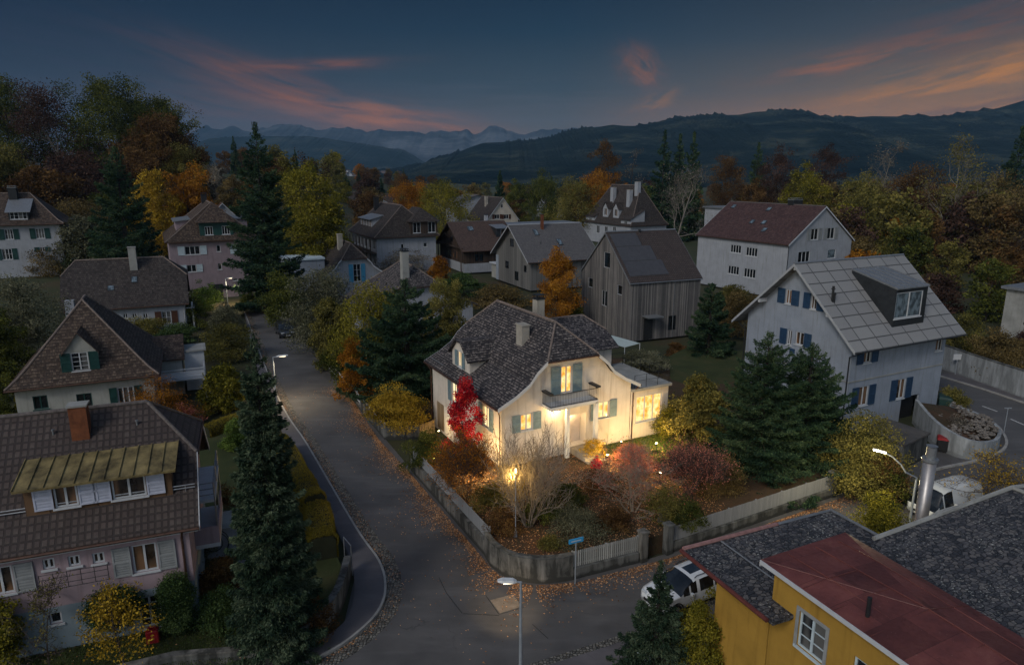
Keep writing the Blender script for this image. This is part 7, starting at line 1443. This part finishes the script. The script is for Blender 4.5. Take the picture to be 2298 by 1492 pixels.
# ------------------------------------------------------------------ hills
def hill(name, prof, dist, depth, mat, seed, rough=1.0, treeline=0.0, zfoot=-8, back=.5, jag=0.0):
    """prof: skyline points (px, py); the ridge stands dist metres out, its near slope comes depth metres towards us"""
    rng = np.random.default_rng(seed); px = np.linspace(prof[0][0], prof[-1][0], 760); py = np.interp(px, [p[0] for p in prof], [p[1] for p in prof])
    kr = np.exp(-np.linspace(-2, 2, 9) ** 2); kr /= kr.sum(); py = np.convolve(np.pad(py, 4, 'edge'), kr, 'valid'); jg = sum(rng.random(n_)[np.minimum((np.linspace(0, 1, 760) * n_).astype(int), n_ - 1)] / k_ for n_, k_ in ((90, 1), (190, 1.6), (380, 2.5))); py = py + jag * np.convolve(np.pad(jg - 1, 2, 'edge'), [.15, .25, .3, .2, .1], 'valid')
    R = np.array([atY(a, b, dist) for a, b in zip(px, py)]); m = 26; nn = len(px); V = np.zeros((m + 2, nn, 3)); octs = [(rng.random(4) * 6.28, f) for f in (3, 7, 15, 31, 64)]
    u = np.linspace(0, 1, nn)
    if treeline: R[:, 2] += treeline * (np.abs(np.sin(u * 900 + 3 * np.sin(u * 71))) ** 3 * rng.random(nn) * .8 + .25 * rng.random(nn)) * (np.sin(u * 37) > -.5)
    for j in range(m + 1):
        t = j / m; s = t ** 1.25; y = dist - depth * (1 - s); h = sum(np.sin(u * f * 2.1 + ph[0] + t * 4 * math.sin(ph[1])) * np.sin(t * 5 + ph[2] + u * f) / f for ph, f in octs)
        zz = zfoot + (R[:, 2] - zfoot) * (s ** 1.15) * (1 + .5 * rough * h * (1 - s) * t * 4 * .5); V[j, :, 0] = R[:, 0] * (y / dist) ** .35; V[j, :, 1] = y + 0 * u; V[j, :, 2] = np.minimum(zz, CAM_H + (R[:, 2] - CAM_H) * (y / dist) * .985 if j < m else 1e9)
    V[m, :, :] = R; V[m + 1, :, 0] = R[:, 0] * 1.02; V[m + 1, :, 1] = dist + depth * back; V[m + 1, :, 2] = zfoot
    me = bpy.data.meshes.new(name); M_ = m + 2; me.from_pydata([tuple(p) for p in V.reshape(-1, 3)], [], [(j * nn + i, j * nn + i + 1, (j + 1) * nn + i + 1, (j + 1) * nn + i) for j in range(M_ - 1) for i in range(nn - 1)]); me.polygons.foreach_set("use_smooth", [True] * len(me.polygons)); me.materials.append(mat)
    o = bpy.data.objects.new(name, me); COL.objects.link(o); o["kind"] = "structure"; return o
def hillmat(name, a, b_, c_, sc):
    m, N, b, o = newmat(name); co = obc(N); n1 = N.noise(co, sc, 6, .62); n2 = N.noise(N.mapping(co, (1, 1, 2.2)), sc * 5, 4, .7)
    c = N.ramp(N.math('ADD', N.math('MULTIPLY', n1, .7), N.math('MULTIPLY', n2, .3)), [(.40, a), (.52, b_), (.60, c_)]); N.link(c, b.inputs['Base Color']); b.inputs['Roughness'].default_value = 1; b.inputs['Specular IOR Level'].default_value = 0; bump(N, b, n2, 1.0, 18); return m
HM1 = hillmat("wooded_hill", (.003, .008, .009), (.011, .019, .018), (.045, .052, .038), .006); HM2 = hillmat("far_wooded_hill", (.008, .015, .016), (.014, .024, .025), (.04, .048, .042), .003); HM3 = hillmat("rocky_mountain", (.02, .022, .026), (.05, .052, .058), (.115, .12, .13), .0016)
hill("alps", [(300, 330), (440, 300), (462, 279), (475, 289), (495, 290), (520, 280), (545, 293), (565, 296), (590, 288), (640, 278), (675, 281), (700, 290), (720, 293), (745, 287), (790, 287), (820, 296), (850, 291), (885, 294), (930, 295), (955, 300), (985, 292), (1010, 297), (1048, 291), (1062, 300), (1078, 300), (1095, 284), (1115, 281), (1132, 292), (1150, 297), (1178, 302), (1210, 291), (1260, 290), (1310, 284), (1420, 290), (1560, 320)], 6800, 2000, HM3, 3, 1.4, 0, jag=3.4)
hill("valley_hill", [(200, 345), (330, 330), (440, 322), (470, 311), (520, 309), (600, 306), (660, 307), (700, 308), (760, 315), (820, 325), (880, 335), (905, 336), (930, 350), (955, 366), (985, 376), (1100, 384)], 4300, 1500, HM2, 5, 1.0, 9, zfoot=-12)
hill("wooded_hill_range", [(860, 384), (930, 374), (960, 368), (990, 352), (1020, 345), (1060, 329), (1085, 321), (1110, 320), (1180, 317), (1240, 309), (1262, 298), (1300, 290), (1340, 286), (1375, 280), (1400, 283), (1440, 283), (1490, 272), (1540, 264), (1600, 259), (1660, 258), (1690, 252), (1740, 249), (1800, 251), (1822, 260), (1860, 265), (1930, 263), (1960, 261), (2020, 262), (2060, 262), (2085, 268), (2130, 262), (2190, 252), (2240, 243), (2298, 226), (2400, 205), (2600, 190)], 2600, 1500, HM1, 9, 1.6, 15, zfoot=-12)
# far village below the hills: tiny houses
VW = plain("village_wall", (.42, .42, .42), .8, .1); VR = plain("village_roof", (.10, .07, .06), .8, .3)
wm = MB(); wm.box(-6, 6, -5, 5, -3, 6); wme = wm.build("wall", VW); rm_ = MB(); rm_.slab([[(-6.6, -5.6, 5.8), (6.6, -5.6, 5.8), (6.6, 0, 10.5), (-6.6, 0, 10.5)], [(-6.6, 5.6, 5.8), (6.6, 5.6, 5.8), (6.6, 0, 10.5), (-6.6, 0, 10.5)]], .4); rme = rm_.build("roof", VR); wmesh, rmesh = wme.data, rme.data
bpy.data.objects.remove(wme); bpy.data.objects.remove(rme); rng = np.random.default_rng(21)
def vhouse(x, y, z, s, rz):
    r = thing("village_house", "tiny pale house of the far village at the foot of the hills", "house", (x, y, z), rz, "houses of the far village"); r.scale = (s, s, s * .8)
    for nm, me in (("wall", wmesh), ("roof", rmesh)): o = bpy.data.objects.new(nm, me); COL.objects.link(o); o.parent = r
for i in range(95):
    px = float(np.clip(rng.normal(820, 62), 690, 1010)); py = 386 + 8 * rng.random() + (px > 850) * 2 ; Y = 1500 + 900 * rng.random(); q = atY(px, 392, Y); z = zfor(q[0], Y, 378 + 20 * rng.random()) if False else -6 + 26 * rng.random() * (Y - 1500) / 900; vhouse(q[0], Y, z, .7 + .6 * rng.random(), rng.random() * 3)
# roofs of the near town glimpsed between the trees
for k, (px, py, Y, cname, mat) in enumerate(((800, 432, 330, "dark", T_DARKB), (880, 436, 300, "brown", T_BROWN), (845, 440, 285, "red-brown", T_RED), (770, 425, 420, "grey", T_GREY), (910, 430, 380, "dull red", T_RED), (1245, 440, 330, "dark brown", T_DARKB), (570, 430, 300, "maroon", T_MAROON))):
    q = atY(px, py, Y); zr = q[2]; hh = House("town_house", f"half-hidden town house with {cname} roof among the distant trees", q[0], Y, 60 if k % 2 else -25, 7, 5, zr - 11, zr - 4.5, zr, WHITE, mat, os=.5, oe=.5, gutter=None); hh.roof_mesh(); hh.window('n', (0, zr - 6, 1.2, 1.5), pane=GLASSD); hh.window('l', (-2, zr - 6, 1.2, 1.5), pane=GLASSD); hh.window('l', (2, zr - 6, 1.2, 1.5), pane=GLASSD); hh.walls()
# ------------------------------------------------------------------ haze, sky, light
HAZE = 8.5e-5
mh = bpy.data.materials.new("haze"); mh.use_nodes = True; nt = mh.node_tree; nt.nodes.clear(); N = NT(nt); out = N.n('ShaderNodeOutputMaterial'); pv = N.n('ShaderNodeVolumePrincipled', i={'Color': c4((.26, .48, .72)), 'Density': HAZE, 'Anisotropy': 0.0}); N.link(pv.outputs[0], out.inputs['Volume'])
mb = MB(); mb.box(-7000, 7000, -600, 9000, -60, 640); hz = mb.build("haze", mh); hz["kind"] = "stuff"
W = bpy.data.worlds.new("World"); scene.world = W; W.use_nodes = True; nt = W.node_tree; nt.nodes.clear(); N = NT(nt); out = N.n('ShaderNodeOutputWorld'); bg = N.n('ShaderNodeBackground'); N.link(bg.outputs[0], out.inputs[0])
SUN_EL, SUN_AZ = rad(38), rad(215)       # the soft after-light comes from behind and left of the camera
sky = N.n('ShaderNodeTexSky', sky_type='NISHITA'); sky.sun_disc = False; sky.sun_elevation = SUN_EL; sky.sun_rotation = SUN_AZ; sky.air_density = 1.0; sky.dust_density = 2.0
vec = N.n('ShaderNodeTexCoord').outputs['Generated']; sp = N.n('ShaderNodeSeparateXYZ', i={0: vec}); X, Yv, Z = sp.outputs
el = N.math('ARCSINE', Z); az = N.math('ARCTAN2', X, Yv)
eld = N.math('MULTIPLY', el, 180 / math.pi); azd = N.math('MULTIPLY', az, 180 / math.pi)
e01 = N.math('DIVIDE', eld, 14.0)
S = srgb
gl = N.ramp(e01, [(.0, S(84, 64, 68)), (.22, S(64, 56, 68)), (.45, S(36, 45, 62)), (.75, S(15, 32, 56)), (1, S(8, 24, 48))])
gc = N.ramp(e01, [(.0, S(156, 122, 88)), (.22, S(102, 95, 88)), (.45, S(60, 73, 82)), (.75, S(24, 50, 70)), (1, S(10, 34, 58))])
gr = N.ramp(e01, [(.0, S(255, 172, 52)), (.30, S(196, 134, 66)), (.42, S(134, 110, 82)), (.68, S(74, 76, 80)), (1, S(32, 43, 56))])
f1 = N.n('ShaderNodeMapRange', i={0: azd, 1: -36.0, 2: 2.0, 3: 0.0, 4: 1.0}).outputs[0]; f2 = N.n('ShaderNodeMapRange', i={0: azd, 1: 4.0, 2: 36.0, 3: 0.0, 4: 1.0}).outputs[0]
c = N.mix(f2, N.mix(f1, gl, gc), gr); c = N.n('ShaderNodeVectorMath', operation='SCALE', i={0: c, 'Scale': .77}).outputs[0]
def cloud(c, a0, e0, la, le, ang, col, amt, sc, seed, lo=.42, hi=.7):
    ca, sa = math.cos(rad(ang)), math.sin(rad(ang)); da = N.math('SUBTRACT', azd, a0); de = N.math('SUBTRACT', eld, e0)
    p = N.math('ADD', N.math('MULTIPLY', da, ca), N.math('MULTIPLY', de, sa)); q = N.math('SUBTRACT', N.math('MULTIPLY', de, ca), N.math('MULTIPLY', da, sa))
    g = N.math('ADD', N.math('POWER', N.math('ABSOLUTE', N.math('DIVIDE', p, la)), 2), N.math('POWER', N.math('ABSOLUTE', N.math('DIVIDE', q, le)), 2)); msk = N.math('EXPONENT', N.math('MULTIPLY', g, -1))
    v = N.n('ShaderNodeCombineXYZ', i={0: N.math('ADD', N.math('DIVIDE', p, sc[0]), seed), 1: N.math('DIVIDE', q, sc[1]), 2: float(seed)}).outputs[0]; n = N.noise(v, 1.0, 6, .6, .4)
    return N.mix(N.math('MULTIPLY', N.math('MULTIPLY', N.ramp(n, [(lo, 0), (hi, 1)]), msk), amt * .72, clamp=True), c, col)
def ae(px, py): d = ray(px, py); return math.degrees(math.atan2(d[0], d[1])), math.degrees(math.asin(d[2] / np.linalg.norm(d)))
a, e = ae(690, 222); c = cloud(c, a, e, 8, 1.2, -17, S(128, 76, 46), 1.6, (9, 1.1), 1, .36, .62)
a, e = ae(840, 262); c = cloud(c, a, e, 7.5, 1.0, -7, S(172, 102, 50), 1.6, (7, .9), 2, .34, .6)
a, e = ae(560, 255); c = cloud(c, a, e, 7, 1.3, -8, S(100, 66, 56), 1.0, (7, 1.0), 8, .4, .65)
a, e = ae(700, 147); c = cloud(c, a, e, 5, .35, 4, S(126, 74, 48), 1.2, (6, .7), 3, .36, .6)
a, e = ae(1440, 155); c = cloud(c, a, e, 1.6, 1.0, -40, S(142, 86, 52), 1.4, (1.8, .9), 4, .36, .62); a, e = ae(1470, 232); c = cloud(c, a, e, 1.8, .6, 25, S(150, 104, 62), 1.2, (2, .6), 5, .4, .65)
a, e = ae(1950, 130); c = cloud(c, a, e, 6, .7, 8, S(154, 92, 52), 1.3, (6, .7), 6, .4, .65); a, e = ae(2160, 175); c = cloud(c, a, e, 8, 1.2, 12, S(200, 128, 46), 1.2, (7, .8), 7, .4, .64)
a, e = ae(2230, 228); c = cloud(c, a, e, 5, .45, 9, S(78, 62, 60), 1.0, (5, .5), 9, .38, .6); a, e = ae(2250, 40); c = cloud(c, a, e, 9, 1.4, 12, S(110, 70, 52), 1.1, (7, 1), 10, .42, .66)
a, e = ae(1150, 240); c = cloud(c, a, e, 22, 2.2, 0, S(88, 86, 96), .45, (8, .45), 12, .45, .7); a, e = ae(200, 120); c = cloud(c, a, e, 16, 2.2, -8, S(44, 44, 66), .6, (9, .7), 13, .4, .7)
# beyond the part of the sky the camera sees: the paler dome overhead and behind that lights the street
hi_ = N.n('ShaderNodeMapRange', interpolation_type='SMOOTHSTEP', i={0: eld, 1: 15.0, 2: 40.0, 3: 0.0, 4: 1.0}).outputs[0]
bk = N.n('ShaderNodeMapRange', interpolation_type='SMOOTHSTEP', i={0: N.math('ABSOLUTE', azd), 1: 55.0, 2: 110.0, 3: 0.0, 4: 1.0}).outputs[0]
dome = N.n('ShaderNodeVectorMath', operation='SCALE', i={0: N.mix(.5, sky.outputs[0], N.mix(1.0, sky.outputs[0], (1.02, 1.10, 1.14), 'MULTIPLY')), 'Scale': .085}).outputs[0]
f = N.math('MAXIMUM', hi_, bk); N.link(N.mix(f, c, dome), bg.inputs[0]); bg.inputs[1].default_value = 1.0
sl = bpy.data.lights.new("sun", 'SUN'); sl.energy = .95; sl.angle = rad(14); sl.color = (1.0, .98, .95); so = bpy.data.objects.new("sun", sl); COL.objects.link(so)
dv = Vector((math.sin(SUN_AZ) * math.cos(SUN_EL), math.cos(SUN_AZ) * math.cos(SUN_EL), math.sin(SUN_EL))); so.rotation_euler = dv.to_track_quat('Z', 'Y').to_euler()
vs_ = scene.view_settings; vs_.view_transform = 'Standard'; vs_.look = 'None'; vs_.exposure = 0.12; vs_.gamma = 1.0
scene.render.engine = 'CYCLES'; cy = scene.cycles; cy.use_denoising = True; cy.max_bounces = 5; cy.diffuse_bounces = 2; cy.glossy_bounces = 2; cy.transmission_bounces = 2; cy.transparent_max_bounces = 4; cy.volume_bounces = 0
cy.caustics_reflective = False; cy.caustics_refractive = False; cy.sample_clamp_indirect = 4.0; cy.use_adaptive_sampling = True; cy.adaptive_threshold = .02
